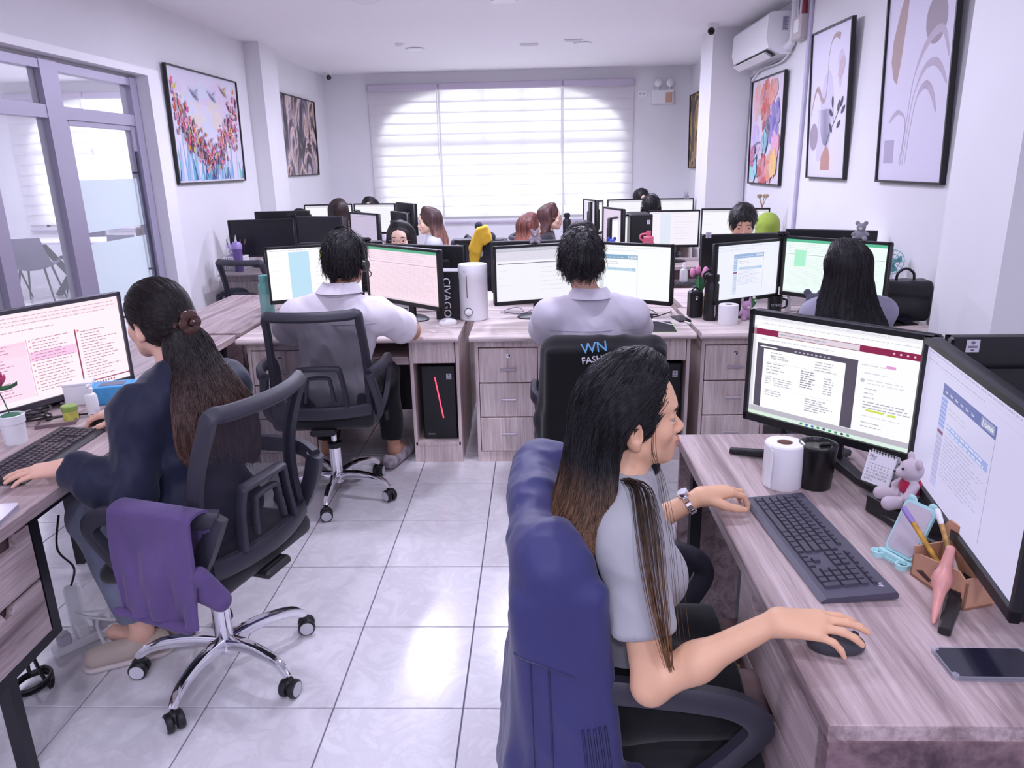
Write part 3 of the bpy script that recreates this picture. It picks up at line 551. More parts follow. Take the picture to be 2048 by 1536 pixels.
# emergency light
el = thing('emergency_light', 'white twin head emergency light on the far wall', 'emergency light', (1.77, YB, 2.36)); MB().box((0, -.035, .09), (.3, .07, .18), b=.012).obj('body', m_white, el); MB().box((.08, -.072, .08), (.09, .006, .13)).obj('label_panel', mat('orange_label', rgb(205, 165, 140), .5), el)
for x in (-.07, .09):
    h = MB().lathe([(.02, .06), (.05, .03), (.055, -.01), (.05, -.02)], (x, -.06, .27), 18, R=rotm(rx=PI / 2 + .2)).obj('lamp_head', m_white, el); MB().lathe([(0, 0), (.046, .004)], (x, -.083, .268), 18, R=rotm(rx=PI / 2)).obj('lens', mat('lamp_lens', (.7, .7, .74), .1), h); MB().tube([(x, -.035, .17), (x, -.05, .24)], .012, 8).obj('stem', m_white, h)
t = thing('wall_socket', 'white socket with a cord beside the emergency light', 'socket', (1.5, YB, 2.5)); MB().box((0, -.006, 0), (.13, .012, .085), b=.004).obj('plate', m_white, t); [MB().box((x, -.013, 0), (.03, .004, .03)).obj('outlet', mat('socket_grey', (.5, .49, .53), .5), t) for x in (-.035, .01)]; MB().tube(smooth_path([(.03, -.02, 0), (.1, -.02, .0), (.16, -.02, .04), (.25, -.02, .03)]), .008, 6).obj('cord', m_white, t)
# ---------------------------------------------------------------- desks
wd = dict(dark=rgb(110, 93, 95), mid=rgb(172, 153, 153), light=rgb(198, 180, 180)); w2 = dict(dark=rgb(92, 74, 78), mid=rgb(146, 121, 124), light=rgb(176, 150, 153))
m_woodp = wood('pale_wood_top', axis=0, dark=rgb(166, 150, 148), mid=rgb(208, 193, 190), light=rgb(228, 215, 212)); m_woodx = wood('wood_grain_across', axis=0, **wd); m_woody = wood('wood_grain_deep', axis=1, **w2, s=.8); m_woodz = wood('wood_grain_up', axis=2, dark=rgb(186, 168, 165), mid=rgb(224, 206, 202), light=rgb(236, 220, 217)); m_woodd = wood('dark_wood_grain', axis=0, dark=rgb(70, 55, 60), mid=rgb(118, 96, 101), light=rgb(140, 116, 120), s=.7)
m_woodz2 = wood('wood_grain_up_dark', axis=2, dark=rgb(90, 72, 76), mid=rgb(146, 122, 125), light=rgb(170, 145, 148)); m_dpanel = mat('dark_panel', rgb(58, 50, 58), .6); m_black = mat('black_void', rgb(20, 19, 22), .6); m_hand = mat('drawer_pull', rgb(196, 186, 196), .35, .2)
m_bsteel = mat('black_steel', rgb(34, 33, 40), .45, .2); m_chrome = mat('chrome', (.82, .82, .86), .08, 1.); m_grey = mat('charcoal_plastic', rgb(50, 49, 60), .5, bump=.05, bscale=600)
def desk(label, loc, rz, w=1.185, d=.72, bay=True):
    t = thing('office_desk', label, 'desk', loc, rz, 'desks of the middle row'); h = w / 2
    n = 8; pr = [(0 + .015 - .015 * math.cos(a), .725 + .015 * math.sin(a)) for a in [-PI / 2 + PI * i / n for i in range(n + 1)]] + [(d, .74), (d, .71)]
    MB().prism(pr, -h, h, R=Matrix(((0, 0, 1), (1, 0, 0), (0, 1, 0)))).obj('desktop', m_woodp, t, ang=.5)
    x0, x1 = -h + .03, -h + .37
    mb = MB(); f = .09
    for x in (x0, x1): mb.box((x, (f + d - .05) / 2, .355), (.018, d - .05 - f, .71))
    mb.box(((x0 + x1) / 2, f + .012, .03), (x1 - x0 - .018, .02, .06)); mb.box(((x0 + x1) / 2, f + .012, .685), (x1 - x0 - .018, .02, .05)); mb.box(((x0 + x1) / 2, d - .06, .36), (x1 - x0, .012, .68)); mb.obj('pedestal', m_woodz, t, smooth=False)
    for k, (za, zb) in enumerate(((.465, .655), (.268, .458), (.066, .261))):
        dr = MB().box(((x0 + x1) / 2, f + .004, (za + zb) / 2), (x1 - x0 - .026, .02, zb - za), b=.002).obj('drawer', m_woodz, t)
        MB().box(((x0 + x1) / 2 + .0, f - .018, (za + zb) / 2 + (.005 if k else -.02)), (.085, .014, .012), b=.003).obj('handle', m_hand, dr)
        if k == 0: MB().lathe([(.011, 0), (.011, .004), (.004, .005), (0, .002)], ((x0 + x1) / 2, f - .006, zb - .04), 14, R=rotm(rx=PI / 2)).obj('lock', m_chrome, dr)
    a, b = h - .27, h - .02; mb = MB()
    for x in (a, b): mb.box((x, (f + d - .05) / 2, .355), (.018, d - .05 - f, .71))
    mb.box(((a + b) / 2, (f + d - .05) / 2, .11), (b - a, d - .05 - f, .018)); mb.box(((a + b) / 2, f + .012, .05), (b - a, .02, .1)); mb.obj('tower_bay', m_woodz, t, smooth=False)
    dr = MB().box(((a + b) / 2 - .004, f + .004, .64), (b - a - .02, .02, .125), b=.002).obj('drawer', m_woodz, t); MB().lathe([(.011, 0), (.011, .004), (0, .003)], ((a + b) / 2, f - .006, .69), 14, R=rotm(rx=PI / 2)).obj('lock', m_hand, dr)
    MB().box(((x1 + a) / 2, .27, .6), (a - x1 - .03, .34, .016)).box(((x1 + a) / 2, .1, .592), (a - x1 - .03, .016, .045)).obj('keyboard_tray', m_woodx, t, smooth=False)
    MB().box((0, d - .07, .42), (w - .06, .016, .58)).obj('modesty_panel', m_dpanel, t, smooth=False); return t
desk('left desk of middle row, bearing the white humidifier', (-1.005, 3.75, 0), 0); desk('middle desk of middle row, behind the black jacket chair', (.235, 3.75, 0), 0); desk('right desk of middle row, bearing black flask and tulips', (1.46, 3.75, 0), 0, 1.21)
for x, lb in ((-1.005, 'desk behind the pink spreadsheet monitor, facing the camera'), (.235, 'desk behind the middle pair of monitors, facing the camera'), (1.46, 'desk behind the green sheet monitor, facing the camera')): desk(lb, (x, 5.21, 0), PI, 1.185 if x < 1 else 1.12)
def steel_desk(label, loc, rz, L, D, near=True, ped=.52, mtop=None, foot=.0):
    """front edge along local x (0..L), depth +y"""
    t = thing('steel_frame_desk', label, 'desk', loc, rz, 'steel frame desks'); mt = mtop or m_woodx
    MB().box((L / 2, D / 2, .7225), (L, D, .035), b=.002).obj('desktop', mt, t)
    px0, px1 = (L - ped, L - .03) if near else (.03, ped); zb = .36
    MB().box(((px0 + px1) / 2, D / 2 + .01, (zb + .7) / 2), (px1 - px0, D - .05, .7 - zb)).obj('cabinet', m_woodd, t, smooth=False)
    for k, (za, zc) in enumerate(((.535, .695), (.368, .528))):
        w = px1 - px0 - .05; c = (px0 + px1) / 2; pts = [(-w / 2, za), (w / 2, za), (w / 2, zc)]
        pts += [(.1 * w * 1.0, zc), (.075 * w, zc - .012), (.05 * w, zc - .03), (-.05 * w, zc - .03), (-.075 * w, zc - .012), (-.1 * w, zc)] if k else [(.32 * w, zc), (.29 * w, zc - .035), (-.29 * w, zc - .035), (-.32 * w, zc)]
        pts.append((-w / 2, zc)); MB().prism(pts, 0, .02, R=Matrix(((1, 0, 0), (0, 0, 1), (0, 1, 0))), c=(c, .008, 0)).obj('drawer', m_woodx, t, smooth=False)
    fr = MB(); s = .035
    for x in (px0 - .012, px1 + .012): fr.box((x, .035, (zb + .7) / 2), (s, s, .7 - zb))
    fr.box(((px0 + px1) / 2, .035, zb - .015), (px1 - px0 + .06, s, s)); fr.obj('cabinet_frame', m_bsteel, t, smooth=False)
    for x in ((px0 + px1) / 2, L - px0 - (px1 - px0) / 2 if False else (L - .06 if not near else .06)):
        for y in (.06, D - .06): MB().box((x, y, .36), (s, s, .72)).obj('leg', m_bsteel, t, smooth=False)
    MB().box((L / 2, D - .05, .5), (L - .1, .016, .38)).obj('modesty_panel', m_dpanel, t, smooth=False); MB().box((L / 2, .06, .68), (L - .1, .03, .03)).obj('rail', m_bsteel, t, smooth=False)
    return t
# right foreground desk: front edge x=.455, local x runs from far (y=2.28) to near (y=.975)
rd = steel_desk('right foreground desk with keyboard and toilet roll', (.455, 2.28, 0), -PI / 2, 1.305, .62, True, .56, m_woodx)
MB().box((1.30, .31, .36), (.02, .62, .70)).obj('end_panel', m_woodd, rd, smooth=False); MB().box((.01, .31, .36), (.018, .6, .7)).obj('end_panel', m_woodx, rd, smooth=False)
steel_desk('desk beyond the right foreground desk, under the black monitor back', (1.72, .98, 0), PI / 2, 1.305, .62, False, .5, m_woodx)
ld = steel_desk('left foreground desk with flower pot and wide monitor', (-1.36, 1.42, 0), PI / 2 + .035, 1.42, .62, False, .36, m_woodx)
fd = steel_desk('empty wooden desk beyond the woman in navy', (-1.635, 3.93, 0), PI / 2 + .0, 1.28, .56, False, .4, m_woodx); MB().box((-.0, .28, .36), (.02, .56, .72)).obj('end_panel', m_woodd, fd, smooth=False)
steel_desk('desk between the navy jacket and the empty wooden desk', (-1.645, 2.86, 0), PI / 2, 1.02, .56, False, .4, m_woodx)
wl = desk('desk against the left wall with dark switched off monitors', (-2.2, 6.35, 0), 0, 1.18)
# ---------------------------------------------------------------- mesh office chair (faces +y)
m_net = see_through('chair_mesh', rgb(46, 44, 56), .66, .8); m_seat = mat('seat_fabric', rgb(27, 27, 32), .9, bump=.3, bscale=700, sheen=.2); m_cast = mat('caster_black', rgb(26, 26, 30), .45); m_ring = mat('caster_ring', rgb(206, 204, 212), .35)
def back_pt(u, v, off=0.): return Vector((u * (.238 - .036 * v - .02 * (1 - v) ** 2), -.235 - .075 * v + .05 * math.sin(PI * v * .95) - .0 + .045 * u * u + off, .505 + .475 * v))
def make_chair():
    t = thing('office_chair', 'proto', 'chair', (0, 0, 0), 0, 'mesh back office chairs')
    V, Q = sdf_mesh([rbox((0, 0, .462), (.205, .195, .004), .034, k=.01), ell((0, -.0, .448), (.2, .19, .05), k=.03)], .012, 2); V[:, 2] -= .35 * np.maximum(V[:, 1] - .12, 0) ** 1.0 * .6
    np_obj('seat', V, Q, m_seat, t); MB().box((0, 0, .415), (.2, .24, .05), b=.015).box((0, -.16, .425), (.12, .2, .03), b=.01).obj('mechanism', m_cast, t)
    sd = [back_pt(-1, k / 10) for k in range(11)]; tp = [back_pt(-1 + k / 5, 1) for k in range(1, 10)]; s2 = [back_pt(1, 1 - k / 10) for k in range(11)]
    MB().tube(smooth_path([tuple(p) for p in sd + tp + s2], 3), .024, 8, sq=(.95, .62)).obj('back_frame', m_grey, t)
    MB().grid(lambda a, b: back_pt(-.97 + 1.94 * a, .02 + .97 * b, .004), 8, 10).obj('mesh_panel', m_net, t)
    MB().tube([back_pt(-1 + k / 4, .03, -.012) for k in range(9)], .03, 8, sq=(.5, 1.)).obj('lower_rail', m_grey, t)
    lb = MB()
    for a, v0, v1, r in ((.56, .08, .47, .016), (.30, .14, .38, .012)):
        pts = [(-a, v0), (-a * .82, v1 - .06), (-a * .62, v1), (a * .62, v1), (a * .82, v1 - .06), (a, v0)]; lb.tube([back_pt(u, v, -.022) for u, v in smooth_path(pts, 5)], r, 8, sq=(1, .6))
    lb.obj('lumbar_support', m_grey, t)
    for s in (-1, 1):
        a = [(s * .232, -.262, .70), (s * .275, -.17, .712), (s * .287, .0, .705), (s * .287, .1, .685), (s * .285, .145, .64), (s * .275, .12, .58), (s * .262, .06, .5), (s * .235, .01, .432)]
        MB().tube(smooth_path(a, 5), [.027] * 36, 8, sq=(.62, 1.)).obj('armrest', m_grey, t)
        b = [(s * .232, -.262, .71), (s * .252, -.22, .6), (s * .255, -.16, .5), (s * .2, -.1, .42)]
        MB().tube(smooth_path(b, 5), .03, 8, sq=(.9, .6)).obj('back_bracket', m_grey, t)
    g = MB().lathe([(.030, .075), (.033, .1), (.029, .13), (.029, .27), (.033, .272), (.033, .285), (.014, .287), (.014, .41)], n=20).obj('gas_lift', m_chrome, t); MB().lathe([(.034, .262), (.035, .288), (.02, .292)], n=20).obj('collar', m_cast, g)
    for k in range(5):
        an = 2 * PI * k / 5 + PI / 2; ca, sa = math.cos(an), math.sin(an); pts = [(r * ca, r * sa, z) for r, z in smooth_path([(.02, .108), (.1, .122), (.19, .118), (.25, .102), (.282, .072)], 4)]
        leg = MB().tube(pts, [.024 - .0006 * i for i in range(len(pts))], 10, sq=(.75, .95)).obj('base_leg', m_chrome, t)
        c = MB(); cx, cy = .285 * ca, .285 * sa; R = Matrix.Rotation(an + (.9 * k), 3, 'Z')
        for q in (-1, 1): c.lathe([(.0, -.011), (.026, -.011), (.030, -.006), (.030, .006), (.026, .011), (0, .011)], Vector((cx, cy, .03)) + R @ Vector((0, q * .016, 0)), 18, R=R @ rotm(rx=PI / 2))
        c.box((cx, cy, .045), (.04, .02, .04), R=R, b=.008); c.obj('caster', m_cast, leg)
        for q in (-1, 1): MB().lathe([(.0185, 0), (.0235, 0), (.0225, q * .002), (.0185, q * .001)], Vector((cx, cy, .03)) + R @ Vector((0, q * .0275, 0)), 20, R=R @ rotm(rx=PI / 2)).obj('caster_ring', m_ring, leg)
    MB().tube([(.1, .05, .43), (.24, .06, .42), (.27, .06, .41)], .006, 6).lathe([(0, 0), (.012, .002), (.014, .05), (0, .055)], (.262, .06, .372), 12).obj('lever', m_cast, t)
    return t
def place_chair(loc, rz, label, base=0., dz=0.):
    c = clone(ch0, (loc[0], loc[1], 0), rz, label)
    for o in c.children:
        if o.name.startswith('base_leg'): o.rotation_euler.z = base
        elif dz and not o.name.startswith('gas_lift'): o.location.z += dz
    return c
ch0 = make_chair(); ch0['label'] = 'mesh back chair under the woman in navy jacket'; ch0.location = (-1.045, 2.065, 0); ch0.rotation_euler = (0, 0, math.radians(73))
for o in ch0.children:
    if o.name.startswith('base_leg'): o.rotation_euler.z = math.radians(25)
place_chair((-1.02, 3.42), .10, 'mesh back chair under the man wearing a headset', math.radians(33)); place_chair((.27, 3.36), -.06, 'office chair wrapped in the black printed jacket', .2, -.125); place_chair((.285, 1.475), -PI / 2 - .03, 'office chair draped with blue jacket in the right foreground', .3, -.09)
place_chair((1.49, 3.40), .0, 'office chair under the long haired woman at right desk', .4, -.15); place_chair((-2.25, 5.97), -.3, 'empty mesh chair at the left wall desk', .1, -.07)
# ---------------------------------------------------------------- monitors
m_screen = attr_mat('screen_glow', .35, emit=1.); m_off = mat('screen_off', rgb(17, 16, 24), .35)
Wt = (1., 1., 1.)
def words(x0, y0, x1, lines, dy, c, hh=.006, fill=.9, ragged=.4, seed=1):
    r = random.Random(seed); o = []
    for i in range(lines):
        y = y0 - i * dy; xe = x0 + (x1 - x0) * (fill - ragged * r.random()); x = x0
        while x < xe:
            wl_ = min(r.uniform(.012, .05), xe - x)
            if wl_ > .004: o.append(('r', x, y - hh, x + wl_, y + hh, c))
            x += wl_ + .008
    return o
def monitor(label, L, R, items, ztop=1.165, h=.335, base=.74, stand='oval', group='desk monitors', bez=(.012, .014), back=True, chin=.022, sticker=None, lift=0., mdark=None):
    L, R = Vector(L), Vector(R); w = (R - L).length; c = (L + R) / 2; rz = math.atan2(R.y - L.y, R.x - L.x); t = thing('monitor', label, 'monitor', (c.x, c.y, base), rz, group)
    zt = ztop - base; zb = zt - h; bm = mdark or m_blk; sb, tb = bez; sw, sh = w - 2 * sb, h - tb - chin
    MB().box((0, .019, zt - h / 2), (w, .03, h), b=.006).box((0, .045, zt - h * .56), (w * .72, .035, h * .62), b=.012).obj('housing', bm, t, ang=.9)
    mb = MB(); mb.box((0, 0, zt - tb / 2), (w, .016, tb)); mb.box((0, 0, zb + chin / 2), (w, .016, chin))
    for s in (-1, 1): mb.box((s * (w / 2 - sb / 2), 0, zt - h / 2), (sb, .016, h))
    mb.obj('bezel', bm, t, smooth=False)
    if items == 'off': MB().box((0, .003, zb + chin + sh / 2), (sw, .006, sh)).obj('screen', m_off, t, smooth=False)
    else: draw([('r', 0, 0, 1, 1, (.9, .9, .95)), ('L',)] + (items or [('r', 0, 0, 1, 1, (.9, .9, 1))]), sw, sh, .00012, -.002, M=Matrix.Translation((-sw / 2, 0, zb + chin))).obj('screen', m_screen, t, smooth=False)
    MB().box((0, .065, zb * .5 + h * .2), (.055, .022, zb + h * .4), b=.006).obj('neck', bm, t)
    if stand == 'oval': MB().lathe([(.13, 0), (.13, .006), (.11, .014), (.03, .02), (0, .02)], (0, .05, 0), 28, sy=.68).obj('stand_base', bm, t)
    elif stand == 'v':
        mb = MB()
        for s in (-1, 1): mb.tube([(0, .075, .02), (s * .12, -.02, .017), (s * .25, -.078, .010)], [.018, .015, .01], 8, sq=(1.1, .8))
        mb.tube([(0, .075, .018), (0, .15, .014)], .014, 8, sq=(1.1, .8)); mb.obj('stand_base', bm, t)
    else: MB().box((0, .05, .008), (.24, .18, .016), b=.005).obj('stand_base', bm, t)
    if sticker:
        mb = MB(); M = Matrix.Translation((sticker[0] * w, .0345, zt - sticker[1] * h)) @ Matrix.Rotation(PI, 4, 'Z'); draw([('r', 0, 0, 1, 1, rgb(205, 200, 212)), ('L',), ('e', .5, .75, .16, .13, rgb(110, 105, 125)), ('r', .15, .44, .85, .5, rgb(90, 85, 105)), ('r', .15, .34, .85, .4, rgb(90, 85, 105)), ('r', .38, .1, .62, .22, rgb(90, 85, 105))], .036, .036, mb=mb, M=M); mb.obj('sticker', m_print, t, smooth=False)
    return t
G1 = rgb(182, 180, 192); G2 = rgb(218, 216, 226)
# screen pictures
def ui_invoice():
    ma = rgb(140, 28, 72); it = [('r', 0, 0, 1, 1, rgb(252, 252, 255)), ('L',), ('r', 0, .955, 1, 1, rgb(240, 238, 246)), ('r', 0, .81, 1, .87, ma), ('r', 0, 0, .018, .9, rgb(226, 224, 236)), ('r', 0, 0, 1, .035, rgb(222, 242, 232)), ('r', 0, .035, 1, .085, rgb(190, 185, 198)), ('r', .97, .1, 1, .81, rgb(225, 222, 240)), ('r', .03, .09, .64, .73, rgb(86, 80, 96)), ('r', .0, 0, .16, .035, rgb(214, 238, 170)), ('L',), ('r', .16, .815, .64, .865, rgb(226, 214, 226)), ('r', .075, .09, .575, .68, rgb(253, 253, 255)), ('L',)]
    it += [('t', .08 + .1 * i, .905 if i % 2 else .94, .006, 'o', G1) for i in range(9)] + words(.05, .975, .8, 1, .1, G2, .004, 1, 0) + words(.05, .925, .95, 1, .1, G2, .004, 1, .1) + words(.05, .77, .5, 1, .1, G2, .005, 1, 0)
    it += words(.17, .84, .45, 1, .1, G1, .006, 1, 0) + [('r', .05, .695, .16, .705, Wt)] + [('r', .27 + .025 * i, .695, .283 + .025 * i, .707, rgb(190, 186, 205)) for i in range(9)] + [('r', .1, .555, .53, .558, G2), ('r', .3, .3, .53, .302, G2)]
    it += [('e', .82 + .035 * i, .84, .006, .01, rgb(230, 190, 210)) for i in range(5)] + [('e', .965, .9, .01, .016, rgb(214, 60, 70))]
    it += words(.12, .65, .22, 2, .03, G1, .004, 1, .3, 2) + words(.1, .54, .24, 4, .03, G1, .005, .95, .5, 3) + words(.32, .53, .42, 8, .022, rgb(150, 148, 162), .005, .95, .3, 4) + words(.4, .64, .53, 4, .025, G1, .004, 1, .3, 5) + words(.46, .5, .53, 7, .024, G1, .005, 1, .4, 6)
    it += words(.1, .41, .14, 4, .022, G1, .004, 1, .2, 7) + words(.15, .40, .28, 4, .022, G1, .004, .95, .3, 8) + words(.1, .27, .21, 3, .022, G1, .004, 1, .2, 9) + words(.36, .27, .53, 6, .022, G1, .005, 1, .5, 10) + [('t', .18, .6, .012, 'Tax invoice', rgb(110, 108, 120))]
    it += words(.66, .70, .79, 1, .1, G2, .005, 1, 0, 11) + [('r', .79, .70, .84, .725, rgb(230, 160, 215))] + words(.68, .63, .8, 1, .1, G2, .005, 1, 0, 12) + words(.7, .57, .92, 2, .03, G2, .004, .95, .4, 13) + [('e', .675, .56, .012, .018, rgb(196, 192, 205))]
    it += words(.69, .49, .76, 3, .04, G1, .004, 1, .3, 14) + words(.69, .37, .95, 3, .026, G1, .005, 1, .15, 15) + [('r', .71, .285, .81, .305, rgb(214, 226, 90)), ('r', .825, .28, .87, .3, rgb(214, 226, 90))] + words(.69, .24, .9, 1, .1, G2, .004, 1, 0, 16) + words(.69, .18, .82, 2, .035, G1, .004, .95, .3, 17)
    it += [('e', .35 + .035 * i, .018, .009, .012, random.choice([rgb(60, 120, 190), rgb(90, 90, 110), rgb(70, 150, 110)])) for i in range(9)]; return it
def ui_app(bg, bar, side, dx=0., rows=8, logo='kamuk'):
    x0, x1 = .22 + dx, .70 + dx; it = [('r', 0, 0, 1, 1, bg), ('L',), ('r', 0, .93, 1, .932, mixc(bg, (0, 0, 0), .25)), ('r', 0, .88, 1, .882, mixc(bg, (0, 0, 0), .2)), ('r', x0, .74, x1, .82, bar), ('r', x0, .08, x0 + .06, .74, mixc(bg, side, .35)), ('L',)] + [('r', x0, .7 - .03 * i, x0 + .06, .72 - .03 * i, side) for i in range(7)]
    it += [('r', x0, .46 - .035 * i, x0 + .06, .478 - .035 * i, mixc(bg, (.1, .1, .2), .35)) for i in range(10)] + [('r', x0 + .08, .52, x1 - .02, .575, mixc(side, Wt, .1)), ('L',), ('r', x0 + .0, .47, x0 + .06, .492, rgb(120, 50, 100))]
    it += [('t', x0 + .04 + .05 * i, .77, .008, 'New', Wt) for i in range(6)] + [('r', x1 - .12, .755, x1 - .012, .812, mixc(bar, Wt, .2)), ('L',), ('t', x1 - .064, .782, .017, '[ ' + logo, Wt)] + words(x0 + .08, .68, x0 + .25, 2, .03, G1, .004, 1, .3, 3) + words(x0 + .08, .49, x1 - .03, rows, .026, mixc(bg, (.2, .25, .4), .45), .004, 1, .35, 5) + words(x0 + .08, .56, x1 - .04, 2, .028, mixc(side, Wt, .5), .007, 1, .1, 6) + [('r', x1, .08, x1 + .002, .82, rgb(90, 92, 120))] + words(.02, .96, .9, 1, .1, mixc(bg, (0, 0, 0), .3), .005, 1, .1, 7) + words(.02, .905, .6, 1, .1, mixc(bg, (0, 0, 0), .3), .004, 1, .1, 8); return it
def ui_sheet(bg, top, line, cols=16, hi=None):
    it = [('r', 0, 0, 1, 1, bg), ('L',), ('r', 0, .945, 1, 1, top), ('r', 0, 0, 1, .03, mixc(bg, (.4, .4, .5), .3)), ('L',)] + [('r', .02 + .96 * i / cols, .06, .0215 + .96 * i / cols, .7, line) for i in range(cols)] + [('r', .02, .08 + .03 * i, .98, .0815 + .03 * i, line) for i in range(21)] + [('r', .02, .715, .98, .725, mixc(line, (.3, .2, .3), .5))]
    it += words(.03, .91, .95, 5, .035, mixc(bg, (.4, .3, .4), .35), .006, .95, .3, 4) + words(.03, .66, .97, 18, .03, mixc(bg, (.45, .3, .4), .3), .004, 1, .2, 9)
    if hi: it += [('L',), hi]
    return it
def ui_mail():
    pk = rgb(255, 214, 236); it = [('r', 0, 0, 1, 1, rgb(255, 243, 250)), ('L',), ('r', 0, .86, 1, 1, rgb(255, 238, 246)), ('r', 0, .06, .35, .64, rgb(253, 226, 246)), ('r', .0, .53, .35, .68, pk), ('r', .36, .44, .66, .54, rgb(250, 206, 238)), ('r', 0, 0, 1, .055, rgb(252, 242, 252)), ('r', .665, .06, .675, .7, rgb(160, 70, 95)), ('r', .675, .055, 1, .068, rgb(160, 70, 95)), ('r', .355, .06, .358, .7, rgb(214, 150, 190)), ('L',)]
    it += words(.02, .95, .98, 3, .04, rgb(214, 170, 196), .004, 1, .1, 1) + words(.02, .8, .6, 1, .1, rgb(214, 170, 196), .005, 1, .1, 2) + words(.02, .66, .34, 16, .036, rgb(206, 150, 180), .005, .8, .5, 3) + words(.39, .68, .65, 18, .034, rgb(196, 130, 160), .004, .98, .4, 4) + words(.7, .66, .96, 17, .034, rgb(186, 130, 150), .004, .98, .5, 5) + [('e', .375, .67 - .067 * i, .006, .011, rgb(240, 150, 170)) for i in range(9)] + [('e', .69, .68, .008, .014, rgb(240, 140, 160))] + [('e', .74 + .02 * i, .028, .006, .012, random.choice([rgb(150, 130, 160), rgb(200, 90, 120)])) for i in range(8)]; return it
def ui_doc(c=rgb(250, 250, 255), side=None, seed=1, bar=None):
    it = [('r', 0, 0, 1, 1, c), ('L',)]
    if side: it += [('r', .22, 0, .44, .93, side)]
    if bar: it += [('r', 0, .93, 1, 1, bar)]
    return it + [('L',)] + words(.02, .965, .8, 1, .1, G2, .008, 1, 0, seed) + words(.5, .86, .95, 9, .085, mixc(c, (.3, .3, .4), .28), .006, .95, .5, seed + 1) + words(.03, .86, .2, 5, .14, mixc(c, (.3, .3, .4), .2), .006, .95, .5, seed + 2)
mon = monitor
mon('foreground monitor showing an invoice beside a mail pane', (.637, 2.172), (.985, 1.79), ui_invoice(), 1.175, .34, stand='v')
mon('lavender tinted foreground monitor at the right edge', (.935, 1.75), (.815, 1.12), ui_app(rgb(203, 198, 232), rgb(92, 100, 165), rgb(134, 150, 216), .0, 12), 1.185, .36, stand='v')
mon('black monitor back with white sticker by the right pillar', (1.70, 2.04), (1.15, 2.055), None, 1.115, .34, sticker=(.43, .12))
mon('wide pink mail monitor of the woman in navy', (-1.965, 2.37), (-1.69, 2.91), ui_mail(), 1.14, .37, stand='v', chin=.02, mdark=mat('dark_grey_bezel', rgb(66, 62, 70), .4))
mon('left monitor of headset man with pale blue column', (-1.583, 4.29), (-1.07, 4.52), ui_doc(rgb(253, 253, 255), rgb(190, 226, 246), 3) + [('r', .56, .8, .62, .93, rgb(245, 225, 70))])
mon('pink spreadsheet monitor of the headset man', (-1.025, 4.45), (-.527, 4.0), ui_sheet(rgb(250, 226, 240), rgb(90, 176, 140), rgb(222, 180, 208)))
mon('left monitor of the dark haired man showing a blank document', (-.237, 4.13), (.295, 4.32), ui_doc(rgb(244, 243, 252), None, 5, rgb(190, 190, 205)) + [('r', .02, .7, .98, .712, rgb(60, 58, 70)), ('r', 0, .76, 1, .93, rgb(222, 218, 232))])
mon('right monitor of the dark haired man with blue sidebar', (.305, 4.33), (.745, 4.055), ui_app(rgb(250, 252, 255), rgb(130, 170, 200), rgb(150, 196, 222), -.1, 0))
mon('left monitor of long haired woman with blue list window', (.975, 4.06), (1.40, 4.30), ui_app(rgb(238, 240, 255), rgb(150, 176, 216), rgb(160, 190, 224), .05, 10))
mon('green sheet monitor of the long haired woman', (1.415, 4.29), (1.80, 3.83), ui_sheet(rgb(240, 255, 250), rgb(90, 190, 150), rgb(206, 232, 222), 9, ('r', .1, .5, .22, .8, rgb(170, 240, 205))), 1.18)
# ---------------------------------------------------------------- people
m_skin = attr_mat('skin', .48, sub=.12, bump=.03, bscale=900, spec=.4); m_eye = attr_mat('eye_ball', .15)
def unit(v): v = np.asarray(v, float); return v / np.linalg.norm(v)
def frame(yaw, pitch=0., roll=0.): return np.array(Matrix.Rotation(yaw, 3, 'Z') @ Matrix.Rotation(pitch, 3, 'X') @ Matrix.Rotation(roll, 3, 'Y'))
def hair_mat(name, c0, c1=None, z0=.7, z1=1.15, rough=.5):
    if name in MATS: return MATS[name]
    t = NT(name); t.b.inputs['Roughness'].default_value = rough; t.b.inputs['Specular IOR Level'].default_value = .35
    geo = t.n('ShaderNodeNewGeometry'); sep = t.n('ShaderNodeSeparateXYZ'); t.l(geo.outputs['Position'], sep.inputs[0])
    nz = t.n('ShaderNodeTexNoise', i_Scale=90., i_Detail=4.); mp = t.n('ShaderNodeMapping'); mp.inputs['Scale'].default_value = (1, 1, .06); t.l(geo.outputs['Position'], mp.inputs[0]); t.l(mp.outputs[0], nz.inputs[0])
    if c1:
        mr = t.n('ShaderNodeMapRange'); mr.inputs[1].default_value = z1; mr.inputs[2].default_value = z0; t.l(sep.outputs[2], mr.inputs[0]); g = t.ramp(mr.outputs[0], [(0, c0), (1, c1)])
    else: g = None
    v = t.ramp(nz.outputs[0], [(.35, (.55, .55, .55)), (.65, (1.5, 1.5, 1.5))]); mx = t.n('ShaderNodeMix', data_type='RGBA', blend_type='MULTIPLY'); mx.inputs[0].default_value = 1
    if g: t.l(g, mx.inputs[6])
    else: mx.inputs[6].default_value = (*c0, 1)
    t.l(v, mx.inputs[7]); t.l(mx.outputs[2], t.b.inputs['Base Color']); t.bump(nz.outputs[0], .5, .003); MATS[name] = t.m
    if not name.endswith('_strand'): SM[name] = hair_mat(name + '_strand', lighter(c0, 2.1), lighter(c1, 1.9) if c1 else None, z0, z1, .34)  # strand copy is lighter, its colour standing in for highlights on the hair
    return t.m
SM = {}
def lighter(c, k): return tuple(min(1, v * k + .004) for v in c)
